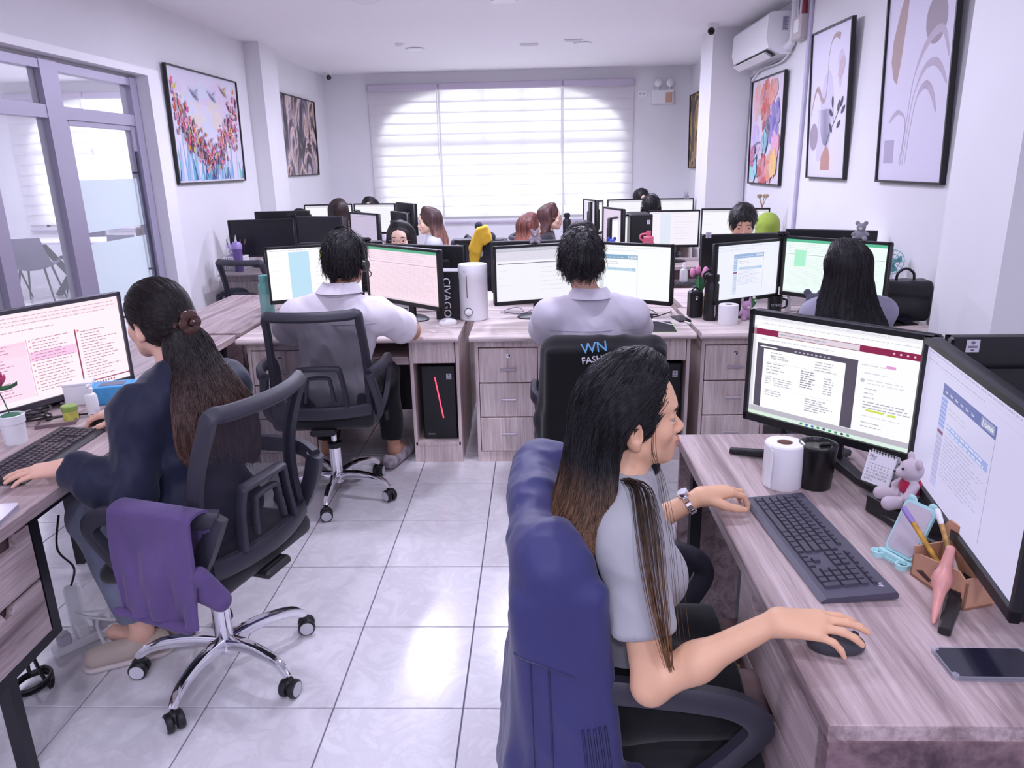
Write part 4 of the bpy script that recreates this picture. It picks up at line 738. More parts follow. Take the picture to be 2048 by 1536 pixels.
def head_prims(T, R, s, ears=True):
    P = lambda x, y, z: T + R @ (np.array([x, y, z]) * s); E = lambda c, r, k, op='u', cuts=(), Q=None: ell(P(*c), np.array(r) * s, R if Q is None else R @ Q, k * s, op, cuts); Cn = lambda a, b, ra, rb, k, op='u': cone(P(*a), P(*b), ra * s, rb * s, k * s, op)
    o = [E((0, -.014, .045), (.073, .093, .080), .01), E((0, .039, .045), (.056, .055, .058), .03), E((0, .035, -.028), (.056, .055, .062), .03)]
    for q in (-1, 1): o += [Cn((q * .044, .006, -.050), (q * .009, .070, -.078), .021, .018, .025), E((q * .038, .062, -.018), (.02, .018, .02), .02)]
    o += [E((0, .077, -.080), (.018, .016, .014), .015), E((0, .079, -.050), (.028, .018, .018), .02), E((0, .085, .034), (.04, .010, .014), .02)]
    for q in (-1, 1): o.append(E((q * .031, .101, .011), (.016, .012, .010), .012, 's'))
    o += [Cn((0, .088, .013), (0, .111, -.0205), .006, .0095, .012)]
    for q in (-1, 1): o.append(E((q * .0105, .099, -.026), (.008, .011, .0065), .008))
    o += [E((0, .0995, -.0455), (.019, .0098, .0062), .007), E((0, .0970, -.0575), (.016, .0108, .0068), .007), Cn((-.021, .101, -.052), (.021, .101, -.052), .0022, .0022, .004, 's')]
    for q in (-1, 1): o.append(E((q * .031, .0775, .0165), (.0165, .0135, .0085), .004)); o.append(E((q * .031, .0765, .0015), (.0155, .0125, .006), .004))
    if ears:
        Q = lambda q: np.array(Matrix.Rotation(-q * .45, 3, 'Z') @ Matrix.Rotation(-.2, 3, 'X'))
        for q in (-1, 1): o += [E((q * .076, -.010, -.008), (.0085, .019, .031), .006, Q=Q(q)), E((q * .083, -.004, -.002), (.006, .0105, .017), .005, 's', Q=Q(q)), E((q * .074, -.004, -.034), (.007, .009, .010), .006)]
    return o
def head_extras(t, T, R, s, iris=rgb(40, 26, 20), brow=rgb(38, 30, 30)):
    P = lambda x, y, z: Vector(T + R @ (np.array([x, y, z]) * s))
    for q in (-1, 1):
        mb = MB(); c = P(q * .031, .0758, .0085); mb.ball(c, .0128 * s, 20); F = Vector(R @ np.array([0, 1, 0])); mb.c = []
        for f in mb.f:
            d = (sum((Vector(mb.v[i]) for i in f), Vector()) / len(f) - c).normalized().dot(F); mb.c.append(iris if d > .62 else (.36, .34, .33))
        mb.obj('eye', m_eye, t)
        MB().tube(smooth_path([tuple(P(q * .015, .0950, .0305)), tuple(P(q * .031, .0945, .036)), tuple(P(q * .05, .0815, .031))], 4), [.0028 * s] * 6 + [.0026 * s, .002 * s, .001 * s], 6).obj('eyebrow', mat('brow', brow, .7), t)
def hand_prims(Wp, D, N, side, s=1., curls=None, spread=.09, thumb=.0):
    D = unit(D); N = unit(np.asarray(N, float) - D * np.dot(N, D)); T = np.cross(N, D) * (1 if side == 'R' else -1); o = []; curls = curls or [(.25, .35, .25)] * 4
    fl = [(.041, .025, .019), (.046, .028, .02), (.042, .026, .02), (.033, .02, .018)]; kl = (.086, .089, .083, .074); ko = (.030, .010, -.010, -.028); kh = (.003, .007, .005, -.001)
    for i in range(4):
        K = Wp + (D * kl[i] + T * ko[i] + N * kh[i]) * s; o.append(cone(Wp + (D * .012 + T * ko[i] * .45) * s, K, .0175 * s, .0115 * s, k=.02 * s))
        d = unit(D + T * spread * (1.5 - i)); p = K; ang = 0
        for j in range(3):
            ang += curls[i][j]; dd = d * math.cos(ang) - N * math.sin(ang); q = p + dd * fl[i][j] * s; r = (.0098, .0084, .0076, .0066); o.append(cone(p, q, (r[j] - (.001 if i == 3 else 0)) * s, (r[j + 1] - (.001 if i == 3 else 0)) * s, k=.004 * s)); p = q
    p = Wp + (D * .018 + T * .018 - N * .004) * s; d = unit(D * .55 + T * (.8 - thumb) - N * .28)
    for L, r0, r1 in ((.044, .0165, .0125), (.033, .0115, .0098), (.026, .0098, .0075)):
        q = p + d * L * s; o.append(cone(p, q, r0 * s, r1 * s, k=.008 * s)); p = q; d = unit(d + D * .35 - T * .12)
    return o
def torso_prims(P, N, SL, SR, inf=0., fem=False, s=1., k=.05):
    U = unit(N - P); Rt = unit(SR - SL); F = unit(np.cross(U, Rt)); Rt = np.cross(F, U); M = np.column_stack([Rt, F, U]); L = np.linalg.norm(N - P); e = lambda a, f, r: ell(P + U * a * L + F * f, (np.array(r) * s + inf), M, k)
    w = .9 if fem else 1.0
    o = [e(.04, -.0, (.168 if fem else .165, .12, .11)), e(.38, 0, (.135 * w, .1 * w, .14)), e(.66, .005, (.152 * w, .108 * w, .15)), cone(SL, SR, .052 * s + inf, k=.06), cone(N + U * .02, (SL * .55 + N * .45) - U * .0, .052 * s + inf * .8, .05 * s + inf, k=.04), cone(N + U * .02, (SR * .55 + N * .45), .052 * s + inf * .8, .05 * s + inf, k=.04)]
    if fem: o += [ell(P + U * .62 * L + F * .075 * s + Rt * q * .068 * s, np.array((.055, .055, .055)) * s + inf, M, .04) for q in (-1, 1)]
    return o
def arm(S, E, Wr, inf=0., s=1., r=(.046, .038, .034, .0245)):
    return [cone(S, E, r[0] * s + inf, r[1] * s + inf, k=.03), cone(E, E * .62 + Wr * .38, r[1] * s + inf, r[2] * 1.08 * s + inf, k=.02), cone(E * .62 + Wr * .38, Wr, r[2] * 1.08 * s + inf, r[3] * s + inf, k=.03)]
def cloth(t, name, prims, h, m, amp=.004, f=28., seed=1, sm=2, st=None):
    V, Q = sdf_mesh(prims, h, sm)
    if amp: V = folds(V, Q, amp, f, seed, st); V = folds(V, Q, amp * .5, f * 2.1, seed + 9, (1, 1, .6)); V = lap(V, Q, .35)
    return np_obj(name, V, Q, m, t)
def sleeve(S, E, frac, inf, s=1., flare=.0, r0=.046, r1=.042):
    end = S + (E - S) * frac; n = unit(E - S); return [cone(S, S + (E - S) * (frac + .12), r0 * s + inf, r1 * s + inf + flare, k=.04, cuts=[(end, n)])]
def person(label, pos, yaw, sz=.47, s=1., lean=0., fem=False, skin=rgb(198, 150, 128), head=None, hp=(0, 0, 0), arms=None, vox=.005, legs=None, feet=None, top=None, sleeves=.6, inf=.014, bottom=None, group=None, curls=(None, None), hdir=(None, None), hnorm=((0, 0, 1), (0, 0, 1)), amp=.004, tseed=1, pants=None, neck=None, thumbs=(0., 0.), hands=True, ears=True):
    """pos: pelvis on the seat; yaw: facing; arms: (elbowL, wristL, elbowR, wristR) world points"""
    t = thing('person', label, 'person', (0, 0, 0), 0, group); Fd = np.array([-math.sin(yaw), math.cos(yaw), 0]); Rt = np.array([math.cos(yaw), math.sin(yaw), 0]); Z = np.array([0, 0, 1.]); A = lambda v: np.asarray(v, float)
    P = A([pos[0], pos[1], sz + .095 * s]); N = A(neck) if neck is not None else P + (Z * math.cos(lean) + Fd * math.sin(lean)) * .455 * s; U = unit(N - P)
    w = (.158 if fem else .185) * s; SL, SR = N - Rt * w - U * .055 * s, N + Rt * w - U * .055 * s; H = A(head) if head is not None else N + (U * .15 + Fd * .035) * s; R = frame(yaw + hp[0], hp[1], hp[2])
    pr = head_prims(H, R, s, ears); pr += [cone(H + R @ A((0, -.022, -.05)) * s, N - U * .01, (.046 if fem else .054) * s, (.05 if fem else .06) * s, k=.03 * s)]
    pr += torso_prims(P, N, SL, SR, -.006, fem, s)
    if arms is None: arms = (SL + Fd * .12 - Z * .24 * s - Rt * .03, SL + Fd * .34 - Z * .2 + Rt * .05, SR + Fd * .12 - Z * .24 * s + Rt * .03, SR + Fd * .34 - Z * .2 - Rt * .05)
    EL, WL, ER, WR = [A(a) for a in arms]
    for S, E, Wr, sd, i in ((SL, EL, WL, 'L', 0), (SR, ER, WR, 'R', 1)):
        pr += arm(S, E, Wr, 0, s * (.9 if fem else 1.05))
        if hands: pr += hand_prims(Wr, hdir[i] if hdir[i] is not None else Wr - E, hnorm[i], sd, s * (.95 if fem else 1.05), curls[i], thumb=thumbs[i])
    lp = []
    if legs is not None:
        (KL, AL, KR, AR) = [A(a) for a in legs]; hL, hR = P - Rt * .085 * s - Z * .01, P + Rt * .085 * s - Z * .01
        for h_, K, An in ((hL, KL, AL), (hR, KR, AR)):
            lp += [cone(h_, K, .078 * s, .054 * s, k=.03), cone(K, K * .65 + An * .35, .053 * s, .052 * s, k=.03), cone(K * .65 + An * .35, An, .05 * s, .034 * s, k=.03)]; fd = unit(A((*(K - h_)[:2], 0))); lp += [cone(An - Z * .035, An + fd * .13 - Z * .055, .034 * s, .028 * s, k=.03)]
    V, Q = sdf_mesh(pr + lp, vox, 2); col = np.tile(A(skin), (len(V), 1)); L = (V - H) @ R / s
    g = lambda c, r: np.clip(1.25 - np.sqrt((((L - A(c)) / A(r)) ** 2).sum(1)), 0, 1)[:, None]
    lips = np.clip(g((0, .1, -.052), (.023, .02, .0118)) * 3, 0, 1); col = col * (1 - lips * .6) + A(rgb(172, 84, 84)) * lips * .6; chk = g((0, .07, -.03), (.07, .05, .03)) * .25; col = col * (1 - chk) + A(rgb(212, 140, 122)) * chk
    np_obj('body', V, Q, m_skin, t, col); head_extras(t, H, R, s)
    d = dict(t=t, P=P, N=N, SL=SL, SR=SR, H=H, R=R, U=U, F=Fd, Rt=Rt, s=s, EL=EL, ER=ER, WL=WL, WR=WR, fem=fem)
    if top is not None:
        tp = torso_prims(P, N, SL, SR, inf, fem, s)
        if sleeves <= 1:
            for S, E in ((SL, EL), (SR, ER)): tp += sleeve(S, E, sleeves, inf, s * (.92 if fem else 1.06), .010 + .004)
        else:
            for S, E, Wr in ((SL, EL, WL), (SR, ER, WR)): n = unit(Wr - E); tp += arm(S, E, Wr, inf, s)[:2] + [cone(E * .62 + Wr * .38, Wr + n * .03, .037 * s + inf, .03 * s + inf * .8, k=.03, cuts=[(Wr - n * .015, n)])]
        nk = N + U * .035 * s; tp.append(cone(nk - U * .02, nk + U * .2, .0, .0, k=.001)); tp = tp[:-1]
        for p in tp: p.cuts = tuple(p.cuts) + ((nk + Fd * .03, unit(U * .9 + Fd * .25)),)
        cloth(t, 'shirt', tp, max(.006, vox * 1.2), top, amp, 26., tseed)
    if bottom is not None and legs is not None:
        bp = [ell(P - Z * .0, np.array((.178, .135, .105)) * s, np.column_stack([Rt, Fd, Z]), .05)]
        for h_, K, An in ((hL, KL, AL), (hR, KR, AR)): n = unit(An - K); bp += [cone(h_, K, .092 * s, .068 * s, k=.04), cone(K, An - n * .0, .067 * s, .056 * s, k=.03, cuts=[(An - n * .04, n)])]
        cloth(t, 'trousers', bp, .009, bottom, .004, 24., tseed + 5)
    return d
def cap_prims(d, inf=.012, face=(.0, .100, -.035), fr=(.068, .062, .082), nape=-.06, ear=True, back=.0, low=.0):
    H, R, s = d['H'], d['R'], d['s']; P = lambda *a: H + R @ (np.array(a) * s); E = lambda c, r, k, op='u': ell(P(*c), np.array(r) * s, R, k * s, op)
    o = [E((0, -.016, .05), (.073 + inf, .094 + inf, .082 + inf), .01), E((0, -.03 - back, -.0), (.066 + inf, .074 + inf + back, .075), .03), E(face, fr, .012, 's'), E((0, .078, -.07), (.09, .075, .08), .012, 's')]
    if ear: o += [E((q * .085, .004, -.02), (.018, .028, .034), .01, 's') for q in (-1, 1)]
    pl = (P(0, -.06, nape), -(R @ np.array([0, -.35, 1])) / 1.06)
    for p in o[:2]: p.cuts = (pl,)
    return o
def tufts(t, V, Q, n, L, m, flow, r=.0011, seed=3, lift=.25, zmin=None, noise=.35, mp=5):
    g = np.random.default_rng(seed); Nn = normals(V, Q); i = g.integers(0, len(V), n); p = V[i] - Nn[i] * .002; nn = Nn[i]; path = [p]; fl = np.asarray(flow, float)
    fl = np.tile(fl, (n, 1)) if fl.ndim == 1 else fl[i]; fl = fl + g.normal(size=(n, 3)) * noise; dr = fl - nn * (fl * nn).sum(1)[:, None]; dr /= np.maximum(np.linalg.norm(dr, axis=1), 1e-6)[:, None]; ln = L * g.uniform(.5, 1.15, n)[:, None] / (mp - 1); lf = lift * g.uniform(.3, 1.3, n)[:, None]
    for k in range(mp - 1): dd = dr + nn * lf * (1 - k / 3.); p = p + dd * ln; path.append(p); dr = dr + np.array([0, 0, -.12])
    Vv, F = strands(np.stack(path, 1), r, r * .35); o = np_obj('hair_strands', Vv, F, SM.get(m.name, m), t); o['kind'] = 'stuff'; return o
def short_hair(d, m, inf=.014, amp=.006, n=900, L=.035, vox=.005, flow=None, **k):
    V, Q = sdf_mesh(cap_prims(d, inf, **k), vox, 2); V = V + normals(V, Q) * (amp * wob(V * np.array([1, 1, .5]), 110, 2) + amp * .5 * wob(V, 300, 3))[:, None]; np_obj('hair', V, Q, m, d['t']); R = d['R']; ctr = d['H'] + R @ np.array([0, -.04, .13]) * d['s']
    fl = unit(R @ np.array([0, .2, -.2])) * .3 + (V - ctr) / np.linalg.norm(V - ctr, axis=1)[:, None] if flow is None else np.tile(R @ np.array(flow, float), (len(V), 1)); tufts(d['t'], V, Q, n, L, m, fl, .0016, lift=.45)
def curtain(d, m, chains, rad, n=700, vox=.007, r=.0012, jit=1.0, wave=0., extra=(), seed=5, capk=None, name='hair', r1=None, surf=0, sl=.16, ck=.03):
    """long hair: chains of world points side by side, filled with strands"""
    g = np.random.default_rng(seed); C = [np.array(smooth_path([tuple(p) for p in c], 4)) for c in chains]; pr = list(extra)
    rr = lambda i, nn: .86 * rad * (1 - .45 * max(0, i / nn - .75) / .25)
    for c in C: pr += [cone(c[i], c[i + 1], rr(i, len(c)), rr(i + 1, len(c)), k=ck) for i in range(0, len(c) - 1)]
    V, Q = sdf_mesh(pr, vox, 2); V = V + normals(V, Q) * (.003 * wob(V * np.array([1, 1, .1]), 380, 4))[:, None]; np_obj(name, V, Q, m, d['t']); C = np.stack(C); K = len(C)
    if surf: TT = np.gradient(C, axis=1); TT /= np.maximum(np.linalg.norm(TT, axis=2, keepdims=True), 1e-9); surf_strands(d['t'], V, Q, C.reshape(-1, 3), TT.reshape(-1, 3), surf, sl, m, r, seed, wave=wave, name=name + '_surface_strands')
    u = g.uniform(0, K - 1.001, n); i = u.astype(int); f = (u - i)[:, None, None]; path = C[i] * (1 - f) + C[i + 1] * f; mm = path.shape[1]
    off = g.normal(size=(n, 1, 3)); off /= np.linalg.norm(off, axis=2, keepdims=True); path = path + off * rad * jit * np.linspace(.85, 1.05, mm)[None, :, None] + g.normal(size=(n, 1, 3)) * .006 * (np.linspace(0, 1, mm) ** 2)[None, :, None]
    if wave: ph = g.uniform(0, 6.28, (n, 1, 1)); tt = np.linspace(0, 1, mm)[None, :, None]; path = path + wave * np.sin(tt * 16 + ph) * np.clip(tt * 2 - .5, 0, 1) * g.normal(size=(n, 1, 3))
    Vv, F = strands(path, r, r1 or r * .5); o = np_obj(name + '_strands', Vv, F, SM.get(m.name, m), d['t']); o['kind'] = 'stuff'
from mathutils.kdtree import KDTree
def surf_strands(t, V, Q, FP, FT, n, L, m, r=.0007, seed=1, off=(.0004, .003), noise=.12, mp=10, zr=None, wave=0., name='hair_strands'):
    """strands that follow the hair surface along the flow given by points FP with tangents FT"""
    g = np.random.default_rng(seed); Nn = normals(V, Q); kv = KDTree(len(V)); [kv.insert(v, i) for i, v in enumerate(V)]; kv.balance(); kf = KDTree(len(FP)); [kf.insert(v, i) for i, v in enumerate(FP)]; kf.balance()
    st = L / (mp - 1); out = []
    for i in g.integers(0, len(V), n):
        p = V[i]; o = g.uniform(*off); nz = g.normal(size=3) * noise; pt = [p + Nn[i] * o * .2]; sc = g.uniform(.6, 1.3); ph = g.uniform(0, 6.28)
        for k in range(mp - 1):
            f = FT[kf.find(p)[1]] + nz * (1 if not wave else 1 + 2.5 * math.sin(k * 1.1 + ph)); nn = Nn[i]; f = f - nn * (f @ nn); f = f / max(1e-6, np.linalg.norm(f)); q = p + f * st * sc; _, j, dd = kv.find(q); i = j; h = (q - V[j]) @ Nn[j]; p = q - Nn[j] * h if dd < .02 else q; pt.append(p + Nn[i] * o * (1 if k < mp - 3 else .4))
        out.append(pt)
    Vv, F = strands(np.array(out), r, r * .5); o = np_obj(name, Vv, F, SM.get(m.name, m), t); o['kind'] = 'stuff'; return o
hk = hair_mat('hair_black', rgb(22, 19, 22)); hb = hair_mat('hair_dark_brown', rgb(46, 32, 32)); ha = hair_mat('hair_auburn', rgb(92, 52, 48), rgb(150, 92, 76), .85, 1.15); hl = hair_mat('hair_brown_tips', rgb(66, 46, 46), rgb(160, 112, 96), .8, 1.1)
hfg = hair_mat('hair_black_to_brown', rgb(17, 16, 18), rgb(120, 86, 58), .78, 1.03); hwl = hair_mat('hair_wavy_brown', rgb(30, 24, 24), rgb(100, 72, 62), .68, 1.05)
def fabric(name, c, rough=.85, bump=.25, bs=900, var=.05): return mat(name, c, rough, bump=bump, bscale=bs, var=var, vscale=6, sheen=.15, spec=.25)
c_white = fabric('white_shirt', rgb(236, 230, 238)); c_grey = fabric('pale_grey_shirt', rgb(208, 202, 214)); c_blouse = fabric('grey_blouse', rgb(170, 170, 174), bump=.35, bs=1400); c_navy = fabric('navy_windbreaker', rgb(32, 36, 58), .55, .2); c_black = fabric('black_cloth', rgb(17, 17, 20), .9)
c_jean = fabric('faded_denim', rgb(122, 128, 148), .85, .4, 700, .3)
# 1 --- foreground woman in profile
d = person('woman with long straight hair in grey blouse, in profile at right desk', (.175, 1.44), -PI / 2 + .06, .385, .96, 0, True, rgb(226, 178, 144), head=(.188, 1.43, 1.092), hp=(.08, .02, 0), neck=(.165, 1.415, .955), arms=((.215, 1.72, .67), (.405, 1.712, .785), (.205, 1.17, .655), (.425, 1.168, .796)), vox=.0033,
    legs=((.62, 1.53, .48), (.64, 1.53, .1), (.62, 1.34, .48), (.66, 1.34, .1)), top=c_blouse, sleeves=.62, inf=.011, hdir=((.9, .42, .0), (.95, -.16, .0)), hnorm=((-.25, 0, 1), (.0, -.10, 1)), curls=([(.35, .75, .4), (.3, .7, .4), (.25, .55, .35), (.2, .45, .3)], [(.10, .30, .30), (.06, .26, .30), (.12, .34, .3), (.3, .5, .3)]), amp=.005, thumbs=(.1, .25))
WRd = d; t = d['t']; Pf = lambda x, y, z: d['H'] + d['R'] @ np.array([x, y, z]) * d['s']
V, Q = sdf_mesh([cone((.17, 1.37, .485), (.47, 1.35, .49), .105, .085, k=.05, cuts=[((.43, 1.3, .5), (1, 0, .2))]), cone((.17, 1.51, .485), (.47, 1.53, .49), .105, .085, k=.05, cuts=[((.43, 1.3, .5), (1, 0, .2))]), ell((.155, 1.44, .50), (.13, .185, .12), k=.05)], .007, 2); np_obj('skirt', folds(V, Q, .003, 20, 3), Q, c_black, t)
m_tights = mat('tights', rgb(88, 66, 66), .5); V, Q = sdf_mesh([q for K in ((.62, 1.53, .475), (.62, 1.34, .475)) for q in (cone((.33, K[1], .485), K, .07, .056, k=.03), cone(K, (.65, K[1], .12), .055, .038, k=.03))], .008, 2); np_obj('tights', V, Q, m_tights, t)
V, Q = sdf_mesh([q for y in (1.53, 1.34) for q in (cone((.64, y, .055), (.78, y, .04), .042, .036, k=.03, cuts=[((0, 0, .0), (0, 0, -1))]),)], .008, 2); np_obj('shoes', V, Q, c_black, t)
ch = []
for a in np.linspace(-1, 1, 10):
    b = 1 - abs(a); ch.append([Pf(a * .02, .045 - .06 * b, .125), Pf(a * .066, .016 - .07 * b, .097), Pf(a * .080, -.052 - .045 * b, .03), Pf(a * .080, -.075 - .034 * b, -.05), (.118 - .055 * b, 1.425 - a * .128, .945 + .01 * b), (.068 - .03 * b, 1.42 - a * .155, .85), (.058 - .025 * b, 1.41 - a * .150, .75), (.06 - .02 * b, 1.41 - a * .13, .64 + .05 * b)])
curtain(d, hfg, ch, .018, 500, .005, .0008, 1.32, surf=5500, sl=.2, extra=cap_prims(d, .008, face=(.0, .112, -.035), fr=(.070, .066, .112), nape=-.05), seed=2)
# lock falling in front of the near shoulder, loose hairs by the face
ch = [[Pf(.068, -.050 - .012 * k, -.05), Pf(.066, -.035 - .015 * k, -.10), (.208 - .03 * k, 1.30, 1.0), (.215 - .035 * k, 1.208, .955), (.219 - .03 * k, 1.165, .885), (.224 - .02 * k, 1.132, .81), (.231 - .004 * k, 1.118, .735)] for k in (0, 1)]
g = np.random.default_rng(14); C = [np.array(smooth_path([tuple(p) for p in c], 4)) for c in ch]; mm = len(C[0]); ps = [C[0] * (1 - f) + C[1] * f + np.array([0, -.004, .003]) + g.normal(size=3) * .0035 * np.linspace(.8, 1.1, mm)[:, None] for f in g.uniform(-.2, 1.1, 60)]
Vv, F = strands(np.stack(ps), .0008, .0006); o = np_obj('front_lock', Vv, F, hfg, t); o['kind'] = 'stuff'
g = np.random.default_rng(4); ps = []
for k in range(5): a = g.uniform(-.6, 1); j = g.normal(size=3) * .005; ps.append([tuple(np.array(p) + j * q) for q, p in zip((0, .5, 1, 1.5, 2, 2.5, 3), [Pf(.05, .05, .10), Pf(.079, .03, .04), Pf(.074, .022 + .01 * a, -.05), (.235 + .01 * a, 1.345, .99), (.24 + .02 * a, 1.26, .88), (.25 + .02 * a, 1.235, .76), (.26 + .02 * a, 1.23, .66 + .03 * a)])])
Vv, F = strands(np.stack([smooth_path(p, 4) for p in ps]), .0006, .0004); o = np_obj('loose_hairs', Vv, F, hfg, t); o['kind'] = 'stuff'
mb = MB(); W0 = np.array([.405, 1.712, .785]) - unit((.185, -.005, .112)) * .03; ax = unit(np.array((.185, -.005, .112))); u1 = unit(np.cross(ax, (0, 0, 1))); u2 = np.cross(u1, ax); n = 18; Rw = Matrix((ax, u1, u2)).transposed()
wt = MB().lathe([(0, .006), (.014, .006), (.015, .0), (.014, -.004), (0, -.004)], Vector(W0 + u2 * .031), 20, R=Rw @ rotm()).obj('wristwatch', m_chrome, t)
for k in range(n):
    an = 2 * PI * k / n; p = W0 + (u1 * math.cos(an) + u2 * math.sin(an)) * .0285; R_ = Rw @ Matrix.Rotation(an, 3, 'X'); MB().box(Vector(p), (.014, .0042, .0085), R=R_, b=.001).obj('watch_link', m_chrome, wt)
# 2 --- woman in navy jacket
F2 = np.array((-.906, .42)); d = person('woman in navy jacket seen from behind at the left desk', (-1.05, 2.08), math.radians(65), .475, 1.0, .02, True, rgb(236, 188, 164), head=(-1.165, 2.19, 1.152), hp=(.02, -.10, 0), neck=(-1.095, 2.13, .985), arms=((-1.17, 1.90, .715), (-1.365, 1.925, .79), (-1.20, 2.42, .70), (-1.455, 2.425, .788)), vox=.0042, legs=((-1.45, 2.12, .54), (-1.36, 2.13, .12), (-1.39, 2.31, .54), (-1.33, 2.25, .12)), top=c_navy, sleeves=2, inf=.019, bottom=c_jean,
    hdir=((-.97, -.2, -.08), (-.98, .05, -.1)), curls=([(.12, .2, .15), (.08, .18, .15), (.1, .2, .15), (.15, .25, .2)], [(.3, .5, .4), (.25, .45, .35), (.25, .45, .35), (.3, .5, .4)]), amp=.011, tseed=3); t = d['t']; WLd = d
Pf = lambda x, y, z: d['H'] + d['R'] @ np.array([x, y, z]) * d['s']
V, Q = sdf_mesh(cap_prims(d, .011, nape=-.075, back=.01), .005, 2); V = V + normals(V, Q) * (.0012 * wob(V, 260, 2))[:, None]; np_obj('hair', V, Q, hwl, t)
clip = Pf(0, -.128, .0); fl = clip - V; fl /= np.linalg.norm(fl, axis=1)[:, None]; surf_strands(t, V, Q, V, fl, 2200, .09, hwl, .0008, 6, noise=.04)
bk = np.array([.906, -.42, 0]); rt = np.array([.42, .906, 0]); ch = []
for a in np.linspace(-1, 1, 6): c0 = Pf(a * .045, -.10, -.01 - .05 * abs(a)); ch.append([c0, c0 + bk * .03 + rt * a * .01 - np.array([0, 0, .07]), d['N'] + bk * .115 + rt * a * .09 - np.array([0, 0, .03]), d['N'] + bk * .14 + rt * a * .115 - np.array([0, 0, .13]), d['N'] + bk * .125 + rt * (a * .11 + .02) - np.array([0, 0, .25 + .03 * a])])
curtain(d, hwl, ch, .026, 700, .007, .0010, 1.25, wave=.007, seed=3, name='loose_hair', surf=2600, sl=.15)
cl = MB(); Rq = np.array(d['R'])
for k in range(6):
    an = 2 * PI * k / 6; off = np.array([math.cos(an) * .024, -.012, math.sin(an) * .024]); cl.ball(Vector(clip + Rq @ off), (.017, .008, .019), 10, R=Matrix(Rq) @ Matrix.Rotation(-an, 3, 'Y'))
cl.ball(Vector(clip + Rq @ np.array([0, -.02, 0])), .01, 10); cl.tube([Vector(clip + Rq @ np.array([-.045, .004, -.0])), Vector(clip + Rq @ np.array([.045, .004, 0]))], .008, 8); cl.obj('hair_clip', mat('clip_brown', rgb(78, 50, 44), .25), t)
for q, (A_, K) in enumerate((((-1.36, 2.13), (-1.45, 2.12)), ((-1.33, 2.25), (-1.39, 2.31)))):
    fd = unit(np.array([-.9, -.45, 0]) if q == 0 else np.array([-.95, .1, 0])); a = np.array([A_[0], A_[1], .05]); sh, Qs = sdf_mesh([cone(a - fd * .04, a + fd * .15 - np.array([0, 0, .008]), .040, .036, k=.03, cuts=[((0, 0, .014), (0, 0, -1))]), ell(a + np.array([0, 0, .06]) - fd * .02, (.03, .03, .03), k=.01, op='s')], .006, 2); np_obj('shoe', sh, Qs, fabric('beige_shoe', rgb(196, 180, 168)), t); s2, Q2 = sdf_mesh([cone(a - fd * .045 - np.array([0, 0, .04]), a + fd * .155 - np.array([0, 0, .04]), .043, .038, k=.01, cuts=[((0, 0, .020), (0, 0, 1)), ((0, 0, .002), (0, 0, -1))])], .006, 1); np_obj('shoe_sole', s2, Q2, mat('sole_white', rgb(214, 204, 200), .6), t)
# 3 --- headset man
def headset(d, side=1, boom=True):
    t = d['t']; R = Matrix(d['R']); P = lambda x, y, z: tuple(d['H'] + d['R'] @ np.array([x, y, z]) * d['s'])
    pts = [P(.104 * math.cos(a), -.012, .02 + .142 * math.sin(a)) for a in np.linspace(-.15, PI + .15, 18)]; h = MB().tube(pts, .0055, 8, sq=(1.3, .6)).obj('headset', mat('headset_dark', rgb(24, 23, 28), .3), t)
    for q in (-1, 1): MB().lathe([(0, -.012), (.026, -.012), (.03, 0), (.026, .012), (0, .014)], P(q * .097, -.003, -.008), 16, R=R @ rotm(ry=PI / 2)).obj('ear_cup', mat('headset_dark', rgb(24, 23, 28), .3), h)
    if boom: MB().tube(smooth_path([P(side * .1, .0, -.015), P(side * .098, .05, -.05), P(side * .06, .1, -.07)]), .003, 6).obj('microphone', mat('headset_dark', rgb(24, 23, 28), .3), h)
m_pants = fabric('dark_trousers', rgb(22, 22, 27)); d = person('man wearing a headset and white short sleeved shirt, seen from behind', (-.99, 3.40), .02, .475, 1.04, .02, False, rgb(196, 146, 122), head=(-.895, 3.46, 1.172), hp=(-.30, -.05, 0), neck=(-.935, 3.42, .985), arms=((-1.27, 3.60, .80), (-1.1, 3.83, .785), (-.635, 3.63, .80), (-.675, 3.86, .785)), vox=.005, legs=((-1.12, 3.85, .53), (-1.17, 3.80, .12), (-.83, 3.85, .53), (-.80, 3.80, .12)), top=c_white, sleeves=.78, inf=.02, bottom=m_pants, amp=.006, tseed=2)
short_hair(d, hk, .016, .006, 1500, .045, nape=-.055, flow=(0, -.3, -1)); headset(d); t = d['t']
def collar(d, m, up=0.):
    U, F = d['U'], d['F']; o = d['N'] + U * (.012 + up) - F * .004; e1, e2 = d['Rt'], np.cross(U, d['Rt']); s = d['s']; pf = [(.082, .01), (.074, .035), (.068, .062), (.072, .068), (.086, .05), (.102, .022)]
    def f(u, v):
        x = v * 4.999; i = int(x); q = x - i; r, z = [pf[i][k] * (1 - q) + pf[i + 1][k] * q for k in (0, 1)]; a = 2 * PI * u; fr = max(0, math.sin(a)); return Vector(o + (e1 * math.cos(a) * r * 1.02 + e2 * math.sin(a) * r) * s + U * (z - .03 * fr) * s)
    MB().grid(f, 30, 10, th=.004).obj('collar', m, d['t'])
